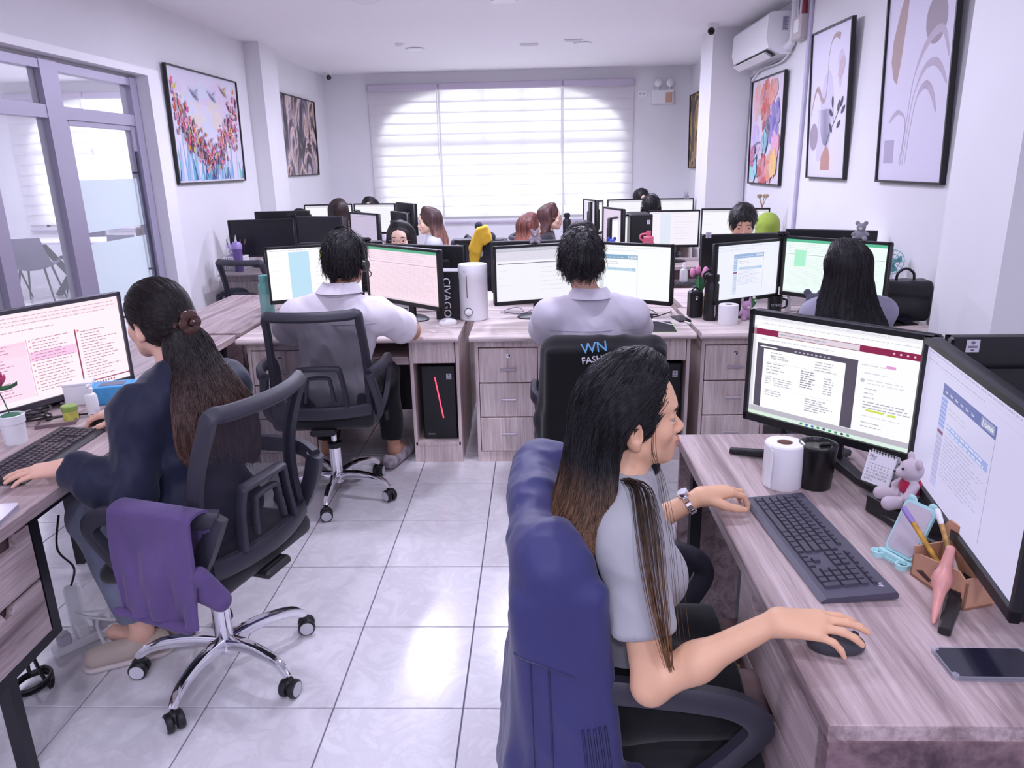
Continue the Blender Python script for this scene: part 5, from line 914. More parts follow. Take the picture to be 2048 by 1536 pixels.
def yoke(d, m, z=.80):
    sh = [o for o in d['t'].children if o.name.startswith('shirt')][0]; V = np.empty(len(sh.data.vertices) * 3); sh.data.vertices.foreach_get('co', V); V = V.reshape(-1, 3); e2 = np.cross(d['U'], d['Rt']); L = np.linalg.norm(d['N'] - d['P']); X = np.stack([(V - d['P']) @ k for k in (d['Rt'], e2, d['U'])], 1); pts = []
    for x in np.linspace(-.2, .2, 17):
        mk = (np.abs(X[:, 0] - x) < .011) & (np.abs(X[:, 2] - z * L) < .012) & (X[:, 1] < 0)
        if mk.any(): i = np.where(mk)[0][np.argmin(X[mk, 1])]; pts.append(tuple(d['P'] + d['Rt'] * x + e2 * X[i, 1] + d['U'] * z * L))
    MB().tube(pts, .0022, 6).obj('yoke_seam', m, d['t'])
collar(d, c_white, .022); yoke(d, fabric('seam_grey', rgb(170, 162, 176)))
for x, y in ((-1.17, 3.80), (-.80, 3.80)):
    a = np.array([x, y, .05]); fd = unit(np.array([.3 if x > -1 else -.1, 1, 0])); V, Q = sdf_mesh([cone(a - fd * .06, a + fd * .15 - np.array([0, 0, .006]), .045, .04, k=.03, cuts=[((0, 0, .004), (0, 0, -1))]), ell(a + np.array([0, 0, .05]) - fd * .03, (.032, .04, .035), k=.01, op='s')], .007, 2); np_obj('clog', V, Q, mat('clog_camo', rgb(170, 160, 168), .7, var=.5, vscale=30), t)
# 4 --- dark haired man in front of black jacket chair
d = person('man with shaggy black hair in pale shirt before two monitors', (.27, 3.39), .0, .39, 1.02, .06, False, rgb(208, 162, 142), head=(.205, 3.44, 1.155), hp=(.08, -.14, .06), neck=(.25, 3.405, .968), arms=((.03, 3.62, .79), (.10, 3.87, .785), (.50, 3.60, .79), (.43, 3.87, .785)), vox=.005, legs=((.16, 3.85, .53), (.15, 3.80, .1), (.38, 3.85, .53), (.40, 3.80, .1)), top=c_grey, sleeves=.8, inf=.022, bottom=m_pants, amp=.005, tseed=4)
short_hair(d, hk, .024, .007, 1500, .05, nape=-.105, back=.008, low=.02); headset(d, 1, False); collar(d, c_grey); yoke(d, fabric('seam_grey', rgb(170, 162, 176)), .78)
# 5 --- woman with long black hair at the right desk
d = person('woman with long black hair before the green sheet monitor', (1.47, 3.40), .03, .455, .95, .06, True, rgb(216, 168, 146), head=(1.415, 3.46, 1.085), hp=(.12, -.05, 0), vox=.006, top=fabric('lilac_grey_blouse', rgb(150, 146, 166)), sleeves=.8, inf=.016, neck=(1.45, 3.43, .955), legs=((1.38, 3.85, .52), (1.38, 3.82, .1), (1.58, 3.85, .52), (1.58, 3.82, .1)), bottom=m_pants)
Pf = lambda x, y, z: d['H'] + d['R'] @ np.array([x, y, z]) * d['s']; ch = [[Pf(a * .03, .0, .128), Pf(a * .07, -.06 - .04 * (1 - abs(a)), .08), Pf(a * .085, -.06 - .05 * (1 - abs(a)), -.02), (1.42 + a * .11, 3.35 + .02 * abs(a), .94), (1.435 + a * .135, 3.31 + .02 * abs(a), .84), (1.445 + a * .14, 3.30, .68 + .03 * abs(a))] for a in np.linspace(-1, 1, 8)]
curtain(d, hk, ch, .026, 300, .007, .0011, 1.05, surf=1800, sl=.2, extra=cap_prims(d, .013, nape=-.05), seed=12)
# further back
SH = dict(grey=fabric('far_grey_top', rgb(178, 180, 192)), dark=fabric('far_dark_top', rgb(40, 38, 46)), white=fabric('far_white_top', rgb(214, 208, 220)), teal=fabric('far_teal_top', rgb(120, 150, 158)))
def far_person(label, x, y, top, yaw, hair, shirt='grey', long=True, s=.97, hp=(0, 0, 0), skin=rgb(236, 196, 176), vox=.0065, hm=hk, glasses=False, lean=.06, hset=False, tips=.26, bangs=False):
    d = person(label, (x + .06 * math.sin(yaw) * 1, y - .06 * math.cos(yaw)), yaw, top - .845 * s, s, lean, long, skin, hp=hp, vox=vox, top=SH[shirt], sleeves=.8, inf=.016, amp=.003)
    Pf = lambda a, b, c: d['H'] + d['R'] @ np.array([a, b, c]) * d['s']
    if long:
        bk = -d['F']; ch = [[Pf(a * .03, .02, .125), Pf(a * .075, -.04 - .06 * (1 - abs(a)), .07), Pf(a * .088, -.03 - .08 * (1 - abs(a)), -.03), d['N'] + d['Rt'] * a * .11 + bk * (.03 + .09 * (1 - abs(a))) - np.array([0, 0, .02]), d['N'] + d['Rt'] * a * .13 + bk * (.05 + .08 * (1 - abs(a))) - np.array([0, 0, tips])] for a in np.linspace(-1, 1, 6)]
        curtain(d, hm, ch, .026, 160, .009, .0018, 1.05, extra=cap_prims(d, .012, face=(0, .102, -.022), fr=(.058, .066, .09), ear=False), seed=int(abs(x * 100)))
    else: short_hair(d, hm, .018, .006, 350, .04, .007)
    if glasses:
        gm = MB(); P = lambda *a: tuple(Pf(*a))
        for q in (-1, 1): gm.tube([P(q * .032 + .022 * math.cos(b), .104, .008 + .017 * math.sin(b)) for b in np.linspace(0, 2 * PI, 17)[:-1]], .0017, 5, closed=True); gm.tube([P(q * .054, .102, .012), P(q * .078, .06, .012), P(q * .08, -.01, .008)], .0016, 5)
        gm.tube([P(-.01, .106, .01), P(.01, .106, .01)], .0017, 5); gm.obj('glasses', mat('glasses_frame', rgb(180, 150, 150), .3, .5), d['t'])
    if hset: headset(d, 1, False)
    return d
far_person('woman in glasses peering over the black monitor at centre left', -.99, 5.45, 1.215, PI, None, 'white', glasses=True, hp=(0, .08, 0))
far_person('person almost hidden behind the shaggy haired man', .335, 5.45, 1.20, PI, None, 'dark', hp=(.2, -.3, 0))
far_person('young man with tousled black hair looking down behind monitors', 1.485, 5.45, 1.30, PI, None, 'grey', False, 1.03, (-.15, -.3, 0), rgb(214, 168, 146))
far_person('long haired woman in pale top facing left before the window', -.985, 7.0, 1.235, PI / 2, None, 'grey', hm=hl, hp=(.1, -.1, 0))
far_person('woman with auburn hair turned away, right of the yellow cloth', -.06, 6.6, 1.185, -PI / 2 + .5, None, 'dark', hm=ha)
far_person('woman in glasses and dark top facing right before the window', .13, 7.1, 1.24, -PI / 2 + .1, None, 'dark', hm=hair_mat('hair_warm_brown', rgb(78, 52, 50)), glasses=True)
far_person('person with dark straight hair seen from behind, near left wall', -2.1, 8.0, 1.28, .1, None, 'dark', hm=hb)
far_person('person behind the far left white screens, only hair and brow showing', -1.97, 8.95, 1.26, PI, None, 'white')
far_person('person with a headset beside the far left black monitors', -1.76, 7.35, 1.19, PI - .3, None, 'grey', False, hset=True)
far_person('person peeping above the dark monitors by the left wall', -2.42, 7.7, 1.20, PI, None, 'grey')
far_person('person with black hair at the far right, facing the camera', 1.25, 9.0, 1.30, PI + .3, None, 'white', False, .97)
far_person('person with headset seen from behind at the far right screens', 1.2, 7.9, 1.27, -.05, None, 'dark', False, hset=True)
# hijab
d = person('woman in a lime green headscarf behind the young man', (1.86, 6.0), .1, .37, .97, .06, True, rgb(205, 155, 130), vox=.008, top=SH['dark'], sleeves=.8, ears=False)
H = d['H']; V, Q = sdf_mesh([ell(H + np.array([0, -.012, .045]), (.093, .112, .1), k=.03), ell(H + np.array([0, -.02, -.05]), (.085, .1, .1), k=.04), cone(H - np.array([0, 0, .1]), d['N'] - np.array([0, 0, .06]), .09, .17, k=.05), ell(H + np.array([0, .1, -.02]), (.05, .05, .075), k=.02, op='s')], .008, 2); np_obj('headscarf', folds(V, Q, .005, 30, 3), Q, fabric('lime_scarf', rgb(150, 172, 70)), d['t'])
# ---------------------------------------------------------------- cloth things
def sdf_thing(name, label, cat, prims, h, m, fold=(0, 20, 1, None), group=None, sm=2):
    V, Q = sdf_mesh(prims, h, sm)
    if fold[0]: V = lap(folds(V, Q, *fold), Q, .3)
    c = V.mean(0); c[2] = V[:, 2].min(); t = np_obj(name, V - c, Q, m); t.location = c; return tag(t, label, cat, group)
m_blue = fabric('indigo_jacket', rgb(58, 58, 106), .5, .15, 400, .06)
def blue_jacket():
    t = thing('jacket', 'indigo blue jacket hung over the right foreground chair back', 'jacket', (0, 0, 0))
    pr = [cone((-.042, 1.21, .932), (-.045, 1.61, .948), .046, .048, k=.04), rbox((-.045, 1.41, .62), (.02, .225, .30), .03, np.array(Matrix.Rotation(.12, 3, 'Y')), k=.05), rbox((-.012, 1.40, .30), (.035, .22, .17), .03, k=.06), rbox((.03, 1.155, .55), (.062, .006, .33), .024, np.array(Matrix.Rotation(-.10, 3, 'Y')), .05), rbox((.075, 1.155, .25), (.085, .006, .19), .024, k=.05), rbox((.0, 1.67, .55), (.05, .006, .30), .024, k=.05),
          cone((-.05, 1.23, .85), (-.055, 1.21, .5), .042, .036, k=.03), cone((-.055, 1.21, .5), (-.05, 1.22, .12), .036, .042, k=.03), cone((-.06, 1.62, .87), (-.07, 1.65, .5), .045, .04, k=.03), cone((-.07, 1.65, .5), (-.06, 1.66, .2), .04, .04, k=.03), ell((-.045, 1.45, .955), (.035, .11, .035), k=.04), ell((-.0, 1.20, .945), (.06, .06, .055), k=.05), ell((-.0, 1.63, .945), (.06, .055, .055), k=.05), cone((-.01, 1.17, .93), (.02, 1.15, .5), .045, .04, k=.04)]
    V, Q = sdf_mesh(pr, .006, 2); V = folds(V, Q, .010, 36, 3, (1, .5, .08)); V = folds(V, Q, .0035, 55, 5, (1, 1, .4)); V = lap(V, Q, .3); np_obj('shell', V, Q, m_blue, t)
    from mathutils.bvhtree import BVHTree
    bv = BVHTree.FromPolygons([tuple(v) for v in V], [tuple(int(i) for i in q) for q in Q])
    def seam(name, pts, r, m):
        o = []
        for x, zz in smooth_path(pts, 10):
            h = bv.ray_cast(Vector((x, .6, zz)), Vector((0, 1, 0)))[0]
            if h: o.append((h.x, h.y - r * .3, h.z))
        if len(o) > 2: MB().tube(o, r, 6).obj(name, m, t)
    zb = mat('zip_blue', rgb(44, 46, 84), .4)
    for k in range(5): seam('zip_placket', [(.088 - .011 * k, .62), (.112 - .012 * k, .42), (.140 - .012 * k, .10)], .0028, zb)
    seam('yoke_seam', [(-.085, .775), (-.04, .765), (.03, .735)], .002, zb); seam('panel_seam', [(-.02, .76), (-.012, .5), (.0, .1)], .002, zb); seam('panel_seam', [(-.055, .77), (-.05, .5), (-.045, .12)], .002, zb)
    t.location = (.035, .06, -.062)
    MB().tube(smooth_path([(-.075, 1.26, .935), (-.06, 1.43, .985), (-.08, 1.6, .955)], 6), .020, 8, sq=(1, .6)).obj('collar', m_blue, t); return t
blue_jacket()
bj = thing('jacket', 'black jacket with white lettering hung over the middle chair', 'jacket', (0, 0, 0)); jx = .285
pr = [cone((jx - .19, 3.06, .845), (jx + .19, 3.06, .845), .045, .045, k=.04), rbox((jx, 3.06, .57), (.225, .045, .27), .025, np.array(Matrix.Rotation(.08, 3, 'X')), .05), rbox((jx - .02, 3.10, .40), (.20, .05, .14), .03, k=.05), cone((jx - .21, 3.07, .82), (jx - .25, 3.12, .5), .05, .045, k=.04), cone((jx - .25, 3.12, .5), (jx - .23, 3.12, .27), .045, .05, k=.03), cone((jx + .2, 3.07, .82), (jx + .23, 3.15, .5), .05, .045, k=.04), cone((jx + .23, 3.15, .5), (jx + .22, 3.15, .3), .045, .05, k=.03)]
V, Q = sdf_mesh(pr, .008, 2); V = lap(folds(V, Q, .007, 26, 9, (1, 1, .18)), Q, .3); np_obj('shell', V, Q, fabric('black_jacket', rgb(19, 19, 22), .85), bj)
tx = MB(); Mt = lambda x, y, z, r: Matrix.Translation((x, y, z)) @ Matrix.Rotation(r, 4, 'Y') @ Matrix.Rotation(PI / 2 - .10, 4, 'X')
tx.text('FASHION', .038, Mt(.262, 2.960, .822, -.14), rgb(240, 238, 245), 1.0, .007); tx.text('DESI', .036, Mt(.362, 2.957, .848, -.16), rgb(240, 238, 245), 1., .007); tx.text('WN', .06, Mt(.236, 2.966, .866, -.12), rgb(120, 190, 235), 1., .007); tx.obj('lettering', m_print, bj, smooth=False)
Ra = math.radians(73); ax = np.array([-math.sin(Ra), math.cos(Ra), 0]); ay = np.array([-math.cos(Ra), -math.sin(Ra), 0]); A0 = np.array([-1.045, 2.065, 0]) + ay * .287; RZ = np.array(Matrix.Rotation(Ra + PI / 2, 3, 'Z'))
def drape():
    """cloth sheet folded over the armrest: s runs along the arm, q from inner hem over the arm to outer hem"""
    mb = MB()
    def f(u, v):
        s = -.25 + .27 * u; q = v * .50 - .17; th_ = .008 * math.sin(u * 19 + 6 * v) + .010 * math.sin(u * 9 - 5 * v + 1) + .004 * math.sin(u * 31 - 14 * v)
        if q < -.04: o, z = -.036, .728 + (q + .04)
        elif q < .04: a = (q + .04) / .08 * PI; o, z = -.036 * math.cos(a), .728 + .016 * math.sin(a)
        else: o, z = .036 + .03 * min(1, (q - .04) * 4), .728 - (q - .04) * 1.0 + .03 * math.sin(u * 3.0) * (q - .04)
        k = max(0, abs(q) - .04) * 4; return Vector(A0 + ax * (s + .02 * math.sin(v * 5) * k * .4) + ay * (o + th_ * min(1, k)) + np.array([0, 0, z]))
    mb.grid(f, 34, 46, th=.009); return mb
mb = drape(); c = np.mean(np.array(mb.v), 0); mb.v = [tuple(np.array(v) - c) for v in mb.v]; cd = tag(mb.obj('cardigan', fabric('purple_fleece', rgb(94, 76, 122), .95, .4, 500, .15), loc=tuple(c), ang=1.2), 'purple fleece top draped over the navy woman chair armrest', 'clothing')
V, Q = sdf_mesh([cone(A0 - ax * .25 + ay * .03 + np.array([0, 0, .58]) , A0 - ax * .29 + ay * .0 + np.array([0, 0, .50]), .022, .018, k=.03), cone(A0 - ax * .18 + ay * .03 + np.array([0, 0, .55]), A0 - ax * .29 + ay * .01 + np.array([0, 0, .49]), .024, .02, k=.03), cone(A0 + ax * .02 + ay * .065 + np.array([0, 0, .44]), A0 - ax * .22 + ay * .06 + np.array([0, 0, .43]), .012, .014, k=.02)], .005, 2); np_obj('sleeve', folds(V, Q, .004, 40, 3) - c, Q, MATS['purple_fleece'], cd)
V, Q = sdf_mesh([rbox((-.475, 5.72, .90), (.022, .012, .09), .018, np.array(Matrix.Rotation(.12, 3, 'Y')), .03), rbox((-.445, 5.71, 1.04), (.028, .01, .07), .018, np.array(Matrix.Rotation(.42, 3, 'Y')), .03), rbox((-.385, 5.70, 1.09), (.02, .01, .05), .018, np.array(Matrix.Rotation(-.3, 3, 'Y')), .03)], .007, 2); V = folds(V, Q, .006, 45, 2); c = V.mean(0); tag(np_obj('scarf', V - c, Q, fabric('yellow_cloth', rgb(228, 184, 62))), 'yellow and dark garment over a chair back before the window', 'clothing').location = c
sdf_thing('coat', 'dark coat hanging beside the yellow garment', 'clothing', [cone((-.355, 5.75, 1.06), (-.35, 5.78, .72), .045, .07, k=.03), cone((-.53, 5.8, 1.02), (-.52, 5.8, .72), .03, .05, k=.03), cone((-.44, 5.78, 1.15), (-.42, 5.79, 1.0), .03, .04, k=.02), cone((-.5, 5.79, .85), (-.38, 5.79, .85), .06, .06, k=.03)], .009, fabric('dark_coat', rgb(38, 42, 54)), (.006, 30, 4, None))
# ---------------------------------------------------------------- keyboards, mice
m_kb = mat('keyboard_body', rgb(74, 71, 88), .5); m_key = mat('key_cap', rgb(62, 60, 74), .45); m_kb2 = mat('keyboard_black', rgb(38, 35, 42), .5); m_key2 = mat('key_cap_dark', rgb(62, 54, 62), .4)
def keyboard(label, loc, rz, mb_, mk, full=True, W_=.45, D_=.158):
    t = thing('keyboard', label, 'keyboard', loc, rz, 'keyboards'); pr = [(-D_ / 2, .004), (-D_ / 2 + .012, .012), (D_ / 2 - .004, .021), (D_ / 2, .017), (D_ / 2, .006), (-D_ / 2 + .005, 0)]
    MB().prism(pr, -W_ / 2, W_ / 2, R=Matrix(((0, 0, 1), (1, 0, 0), (0, 1, 0)))).obj('case', mb_, t, ang=.3); u = .0188; cache = {}
    def key(x, y, w, d=1.):
        k = (w, d)
        if k not in cache:
            a, b = (w * u - .0022) / 2, (d * u - .0022) / 2; i = .0018; cache[k] = MB()._add([(-a, -b, 0), (a, -b, 0), (a, b, 0), (-a, b, 0), (-a + i, -b + i, .0062), (a - i, -b + i, .0062), (a - i, b - i * .6, .0062), (-a + i, b - i * .6, .0062)], [(4, 5, 6, 7), (0, 1, 5, 4), (1, 2, 6, 5), (2, 3, 7, 6), (3, 0, 4, 7)]).mesh('key', mk, False)
        o = bpy.data.objects.new('key', cache[k]); COL.objects.link(o); o.parent = t; z = .012 + (y + D_ / 2 - .012) * .0635; o.location = (x, y, z - .0008); o.rotation_euler = (.0635, 0, 0)
    x0 = -W_ / 2 + .014; rows = [([1] * 13 + [2]), ([1.5] + [1] * 12 + [1.5]), ([1.75] + [1] * 11 + [2.25]), ([2.25] + [1] * 10 + [2.75]), ([1.25] * 3 + [6.25] + [1.25] * 4)]; ytop = D_ / 2 - .052
    for r, row in enumerate(rows):
        x = x0
        for w in row: key(x + w * u / 2, ytop - r * u, w); x += w * u
    if not full: return t
    for k in range(13): key(x0 + u * (.5 + k + (1 if k > 0 else 0) * .3 + .35 * ((k - 1) // 4 if k else 0) * .8), ytop + u * 1.12, 1, .7)
    nx = x0 + 15.25 * u
    for k in range(3):
        for r in range(2): key(nx + (k + .5) * u, ytop - r * u, 1)
        key(nx + (k + .5) * u, ytop - 4 * u, 1); key(nx + (k + .5) * u, ytop + u * 1.12, 1, .7)
    key(nx + 1.5 * u, ytop - 3 * u, 1); px = nx + 3.25 * u
    for r in range(5):
        for k in range(4):
            if (r, k) in ((4, 1),): continue
            if k == 3 and r in (2, 4): continue
            w = 2 if (r, k) == (4, 0) else 1; dd = 2 if k == 3 and r in (1, 3) else 1; key(px + (k + .5 + (w - 1) / 2) * u, ytop - r * u - (dd - 1) * u / 2, w, dd)
    for k in range(4): key(px + (k + .5) * u, ytop + u * 1.12, 1, .7)
    return t
kb1 = keyboard('grey full size keyboard on the right foreground desk', (.628, 1.548, .74), -PI / 2 + .06, m_kb, m_key, W_=.47); mb = MB(); mb.text('logi', .012, Matrix.Translation((.205, .058, .0207)) @ Matrix.Rotation(.0635, 4, 'X'), rgb(235, 233, 242)); mb.obj('maker_mark', m_print, kb1, smooth=False)
keyboard('black keyboard under the hand of the woman in navy', (-1.575, 2.135, .74), PI / 2 + .03, m_kb2, m_key2)
keyboard('small black keyboard on the far desk by the spray bottle', (1.13, 5.3, .755), .1, m_kb2, m_key2, False, .31)
def mouse(label, loc, rz, m=m_blk, s=1.):
    t = thing('computer_mouse', label, 'mouse', loc, rz, 'computer mice'); V, Q = sdf_mesh([ell((0, 0, .012), (.031, .055, .026), k=.01, cuts=[((0, 0, 0), (0, 0, -1))]), ell((0, -.012, .016), (.029, .038, .024), k=.01, cuts=[((0, 0, 0), (0, 0, -1))])], .003, 2); np_obj('shell', V * s, Q, m, t); MB().lathe([(.0, -.003), (.008, -.003), (.009, 0), (.008, .003), (0, .003)], (0, .032 * s, .032 * s), 12, R=rotm(ry=PI / 2)).obj('scroll_wheel', m_grey, t); return t
m_mouse = mat('mouse_grey', rgb(58, 58, 66), .4); mouse('dark grey mouse beneath the right hand of the profile woman', (.538, 1.168, .74), -PI / 2 - .12, m_mouse, .94); mouse('black mouse under the right hand of the navy woman', (-1.555, 2.435, .74), PI / 2, m_blk, .95)
mouse('black mouse on the green edged mouse pad', (.575, 3.97, .744), .2); mouse('white mouse beside the white humidifier', (-.50, 4.06, .74), -1.0, m_white)
# ---------------------------------------------------------------- right foreground desk things
m_paper = mat('tissue_paper', (.88, .87, .9), .9, bump=.2, bscale=150); m_core = mat('card_core', rgb(150, 118, 100), .85)
def roll(label, loc, r=.055, h=.115, tail=None):
    t = thing('toilet_roll', label, 'tissue roll', loc); MB().lathe([(r - .002, 0), (r, .004), (r, h - .004), (r - .003, h), (.021, h), (.021, h * .3)], n=32).obj('roll', m_paper, t); MB().lathe([(.0205, 0), (.0205, h - .002), (.019, h - .002), (.019, .0)], n=24).obj('core', m_core, t)
    if tail is not None:
        def f(u, v): a = tail + u * .75; q = max(0, u - .3); rr = r + .002 + .035 * q * q + .008 * q * v; return (rr * math.cos(a) + .02 * q * math.cos(tail - 1), rr * math.sin(a), .004 + (h - .008) * (1 - v * (1 - .12 * u)) - 0.0)
        MB().grid(f, 14, 8, th=.0012).obj('loose_sheet', m_paper, t)
    return t
roll('toilet roll with loose sheet beside the black tumbler', (.668, 1.885, .74), .052, .125, -2.9); roll('toilet roll beside the black flask on middle row desk', (1.045, 3.99, .74), .052, .108)
t = thing('tumbler', 'short black insulated tumbler with clear lid on right desk', 'tumbler', (.752, 1.875, .74)); MB().lathe([(.0, 0), (.04, 0), (.044, .006), (.051, .105), (.052, .118), (.047, .118), (.045, .1)], n=36).obj('cup', mat('tumbler_black', rgb(14, 14, 17), .3), t); MB().lathe([(.0, .112), (.044, .112), (.05, .118), (.053, .119), (.053, .124), (.044, .126), (.04, .118), (0, .117)], n=36).obj('lid', see_through('smoke_lid', rgb(40, 40, 46), .8, .1), t); MB().box((.02, .0, .121), (.03, .014, .008), b=.003).obj('slider', m_blk, t)
pc_r = math.atan2(-.166, .055); t = thing('mini_computer', 'small black box computer under the plush bear', 'computer', (.91, 1.655, .74), pc_r); MB().box((0, 0, .026), (.18, .125, .05), b=.005).obj('case', m_blk, t); MB().lathe([(0, 0), (.006, .001)], (.06, -.063, .022), 12, R=rotm(rx=PI / 2)).obj('power_light', mat('led_white', (.9, .9, .95), .4, emit=(1, 1, 1), es=1.2), t); mb = MB(); [mb.box((-.03 + .012 * i, -.063, .024 + .006 * (i % 2)), (.007, .001, .003)) for i in range(5)]; mb.obj('ports', m_grey, t)
t = thing('desk_calendar', 'tiny spiral tent calendar leaning behind the plush bear', 'calendar', (.862, 1.765, .793), pc_r + .25); R = rotm(rx=-.28); mb = MB(); draw([('r', 0, 0, 1, 1, rgb(240, 238, 244)), ('L',), ('t', .2, .86, .012, 'May', rgb(70, 66, 80)), ('t', .2, .76, .007, '2024', rgb(120, 116, 130))] + [('r', .1 + .115 * i, .62, .17 + .115 * i, .64, rgb(150, 146, 160)) for i in range(7)] + [('t', .13 + .115 * i, .53 - .105 * j, .0075, str(i + 7 * j + 1), rgb(90, 86, 100)) for i in range(7) for j in range(5) if i + 7 * j < 31], .075, .08, mb=mb, M=Matrix.Translation((-.0375, -.0008, 0)) @ R.to_4x4()); mb.obj('month_sheet', m_print, t, smooth=False)
MB().box((0, .012, .039), (.077, .0015, .08), R=R).box((0, .045, .039), (.077, .0015, .08), R=rotm(rx=.28)).obj('card_stand', mat('card_white', (.82, .81, .85), .6), t); MB().box((0, .028, .002), (.077, .05, .003)).obj('base', mat('card_grey', rgb(120, 115, 125), .6), t)
mb = MB(); [mb.tube([(-.031 + .0078 * i, .025 + .006 * math.cos(a), .078 + .006 * math.sin(a)) for a in np.linspace(0, 2 * PI, 9)[:-1]], .0009, 5, closed=True) for i in range(9)]; mb.obj('spiral', m_blk, t)
# plush bear
t = thing('plush_toy', 'grey plush bear with crimson shirt sitting on the mini computer', 'plush toy', (.895, 1.655, .792), pc_r - .45); m_pl = fabric('plush_grey', rgb(200, 186, 196), .95, .6, 500)
V, Q = sdf_mesh([ell((0, 0, .038), (.027, .024, .036), k=.01), ell((0, -.003, .088), (.029, .027, .026), k=.008), ell((0, -.028, .08), (.014, .012, .011), k=.008)] + [ell((q * .026, .002, .112), (.013, .007, .013), k=.004) for q in (-1, 1)] + [cone((q * .02, -.012, .012), (q * .03, -.055, .012), .014, .017, k=.008) for q in (-1, 1)] + [cone((q * .024, 0, .055), (q * .04, -.018, .03), .011, .012, k=.006) for q in (-1, 1)], .0025, 2); np_obj('body', V, Q, m_pl, t)
V, Q = sdf_mesh([ell((0, 0, .044), (.0295, .0265, .028), k=.01)], .003, 2); np_obj('shirt', V, Q, fabric('crimson', rgb(170, 30, 70)), t)
for q in (-1, 1): MB().ball((q * .013, -.027, .095), .0035, 8).obj('eye', m_blk, t)
MB().ball((0, -.0405, .083), (.004, .003, .003), 8).obj('nose', m_blk, t)
t = thing('heart_charm', 'dark red heart charms on a gold ring by the plush bear', 'keychain', (.925, 1.60, .79)); hp = [(.016 * math.sin(a) ** 3, (.0135 * math.cos(a) - .005 * math.cos(2 * a) - .002 * math.cos(3 * a) - .001 * math.cos(4 * a))) for a in np.linspace(0, 2 * PI, 25)[:-1]]
for dx, dz in ((-.02, .04), (.012, .034)): h = MB().prism([(x * 1.3, y * 1.3) for x, y in hp], 0, .004, R=rotm(rx=PI / 2, rz=-1.1), c=(dx * .4, -dx, dz)).obj('heart', mat('maroon_leather', rgb(112, 24, 52), .4), t)
hh = MB().prism([(x * .5, y * .5) for x, y in hp], 0.0042, .0048, R=rotm(rx=PI / 2, rz=-1.1), c=(.0048, -.012, .036)).obj('small_heart', mat('pink_white', rgb(236, 214, 222), .5), t); MB().tube([(.0 + .004 * math.cos(a), .004 + .014 * math.cos(a), .072 + .020 * math.sin(a)) for a in np.linspace(0, 2 * PI, 19)[:-1]], .0016, 6, closed=True).obj('ring', mat('gold', rgb(212, 180, 120), .25, .9), t)
MB().box((0, 0, .004), (.03, .03, .008)).obj('tag_base', m_blk, t)
# phone holder
t = thing('phone_holder', 'mint folding phone stand with pale back plate', 'phone stand', (.812, 1.49, .74), -1.15); m_mint = mat('mint_plastic', rgb(176, 222, 222), .4); ro = lambda w, h, r, n=6: [(sx * (w / 2 - r) + r * math.cos(a + o), sy * (h / 2 - r) + r * math.sin(a + o)) for sx, sy, o in ((1, 1, 0), (-1, 1, PI / 2), (-1, -1, PI), (1, -1, 3 * PI / 2)) for a in np.linspace(0, PI / 2, n)]
MB().prism(ro(.085, .085, .02), 0, .007).obj('base', m_mint, t); [MB().lathe([(0, 0), (.014, 0), (.014, .012), (.011, .012), (.009, .007), (0, .007)], (x, -.042, 0), 18).obj('base_ear', m_mint, t) for x in (-.032, .032)]
Rb = rotm(rx=PI / 2 - .42); MB().prism(ro(.076, .125, .014), -.003, .004, R=Rb, c=(0, .012, .066)).obj('back_plate', m_mint, t); MB().prism(ro(.066, .112, .012), .0042, .006, R=Rb, c=(0, .012, .066)).obj('panel', mat('mirror_grey', rgb(206, 196, 206), .15, .2), t); [MB().ball((x, .038, .122), (.013, .005, .013), 10).obj('ear', m_mint, t) for x in (-.026, .026)]; MB().box((0, -.035, .012), (.07, .008, .014), b=.003).obj('front_lip', m_mint, t)
# wooden pen holder and pens
t = thing('pen_holder', 'plywood pen holder with dark printed pattern', 'pen holder', (.845, 1.36, .74), -1.30); m_ply = mat('plywood', rgb(198, 150, 122), .6, var=.1, vscale=15); m_burn = mat('burnt_print', rgb(70, 46, 42), .6)
MB().prism([(-.07, 0), (.07, 0), (.07, .06), (.045, .075), (-.055, .058), (-.07, .05)], -.004, 0, R=rotm(rx=PI / 2), c=(0, -.035, 0)).obj('front_panel', m_ply, t, smooth=False); MB().prism([(-.07, 0), (.07, 0), (.07, .085), (.05, .115), (-.06, .125), (-.07, .11)], -.004, 0, R=rotm(rx=PI / 2), c=(0, .035, 0)).obj('back_panel', m_ply, t, smooth=False); MB().box((-.068, 0, .035), (.004, .07, .07)).obj('side_panel', m_ply, t, smooth=False); MB().box((.068, 0, .035), (.004, .07, .07)).obj('side_panel', m_ply, t, smooth=False); MB().box((0, 0, .003), (.14, .07, .006)).obj('floor_panel', m_ply, t, smooth=False)
mb = MB()
for pts in ([(-.055, .02), (-.02, .012), (0, .03), (-.015, .02), (-.04, .028)], [(.02, .005), (.06, .004), (.06, .035), (.035, .03)], [(-.01, .05), (.02, .045), (.03, .06), (.01, .062)]): mb.prism(pts, -.0005, .0006, R=rotm(rx=PI / 2), c=(0, -.0355, 0))
for pts in ([(-.04, .09), (-.01, .1), (.02, .085), (.04, .1), (.03, .07), (-.02, .075)],): mb.prism(pts, -.0005, .0006, R=rotm(rx=PI / 2), c=(0, .0345, 0))
mb.obj('dark_motif', m_burn, t, smooth=False)
def pen(label, a, b, c, c2):
    t = thing('pen', label, 'pen', a, 0, 'pens in the plywood holder'); v = Vector(b) - Vector(a); L = v.length; q = v.to_track_quat('Z', 'Y').to_matrix(); MB().lathe([(.001, 0), (.005, .012), (.0055, .02), (.0055, L * .8)], R=q, n=12).obj('barrel', c, t); MB().lathe([(.0058, L * .8), (.0062, L * .82), (.0062, L * .97), (.004, L), (0, L)], R=q, n=12).obj('cap', c2, t)
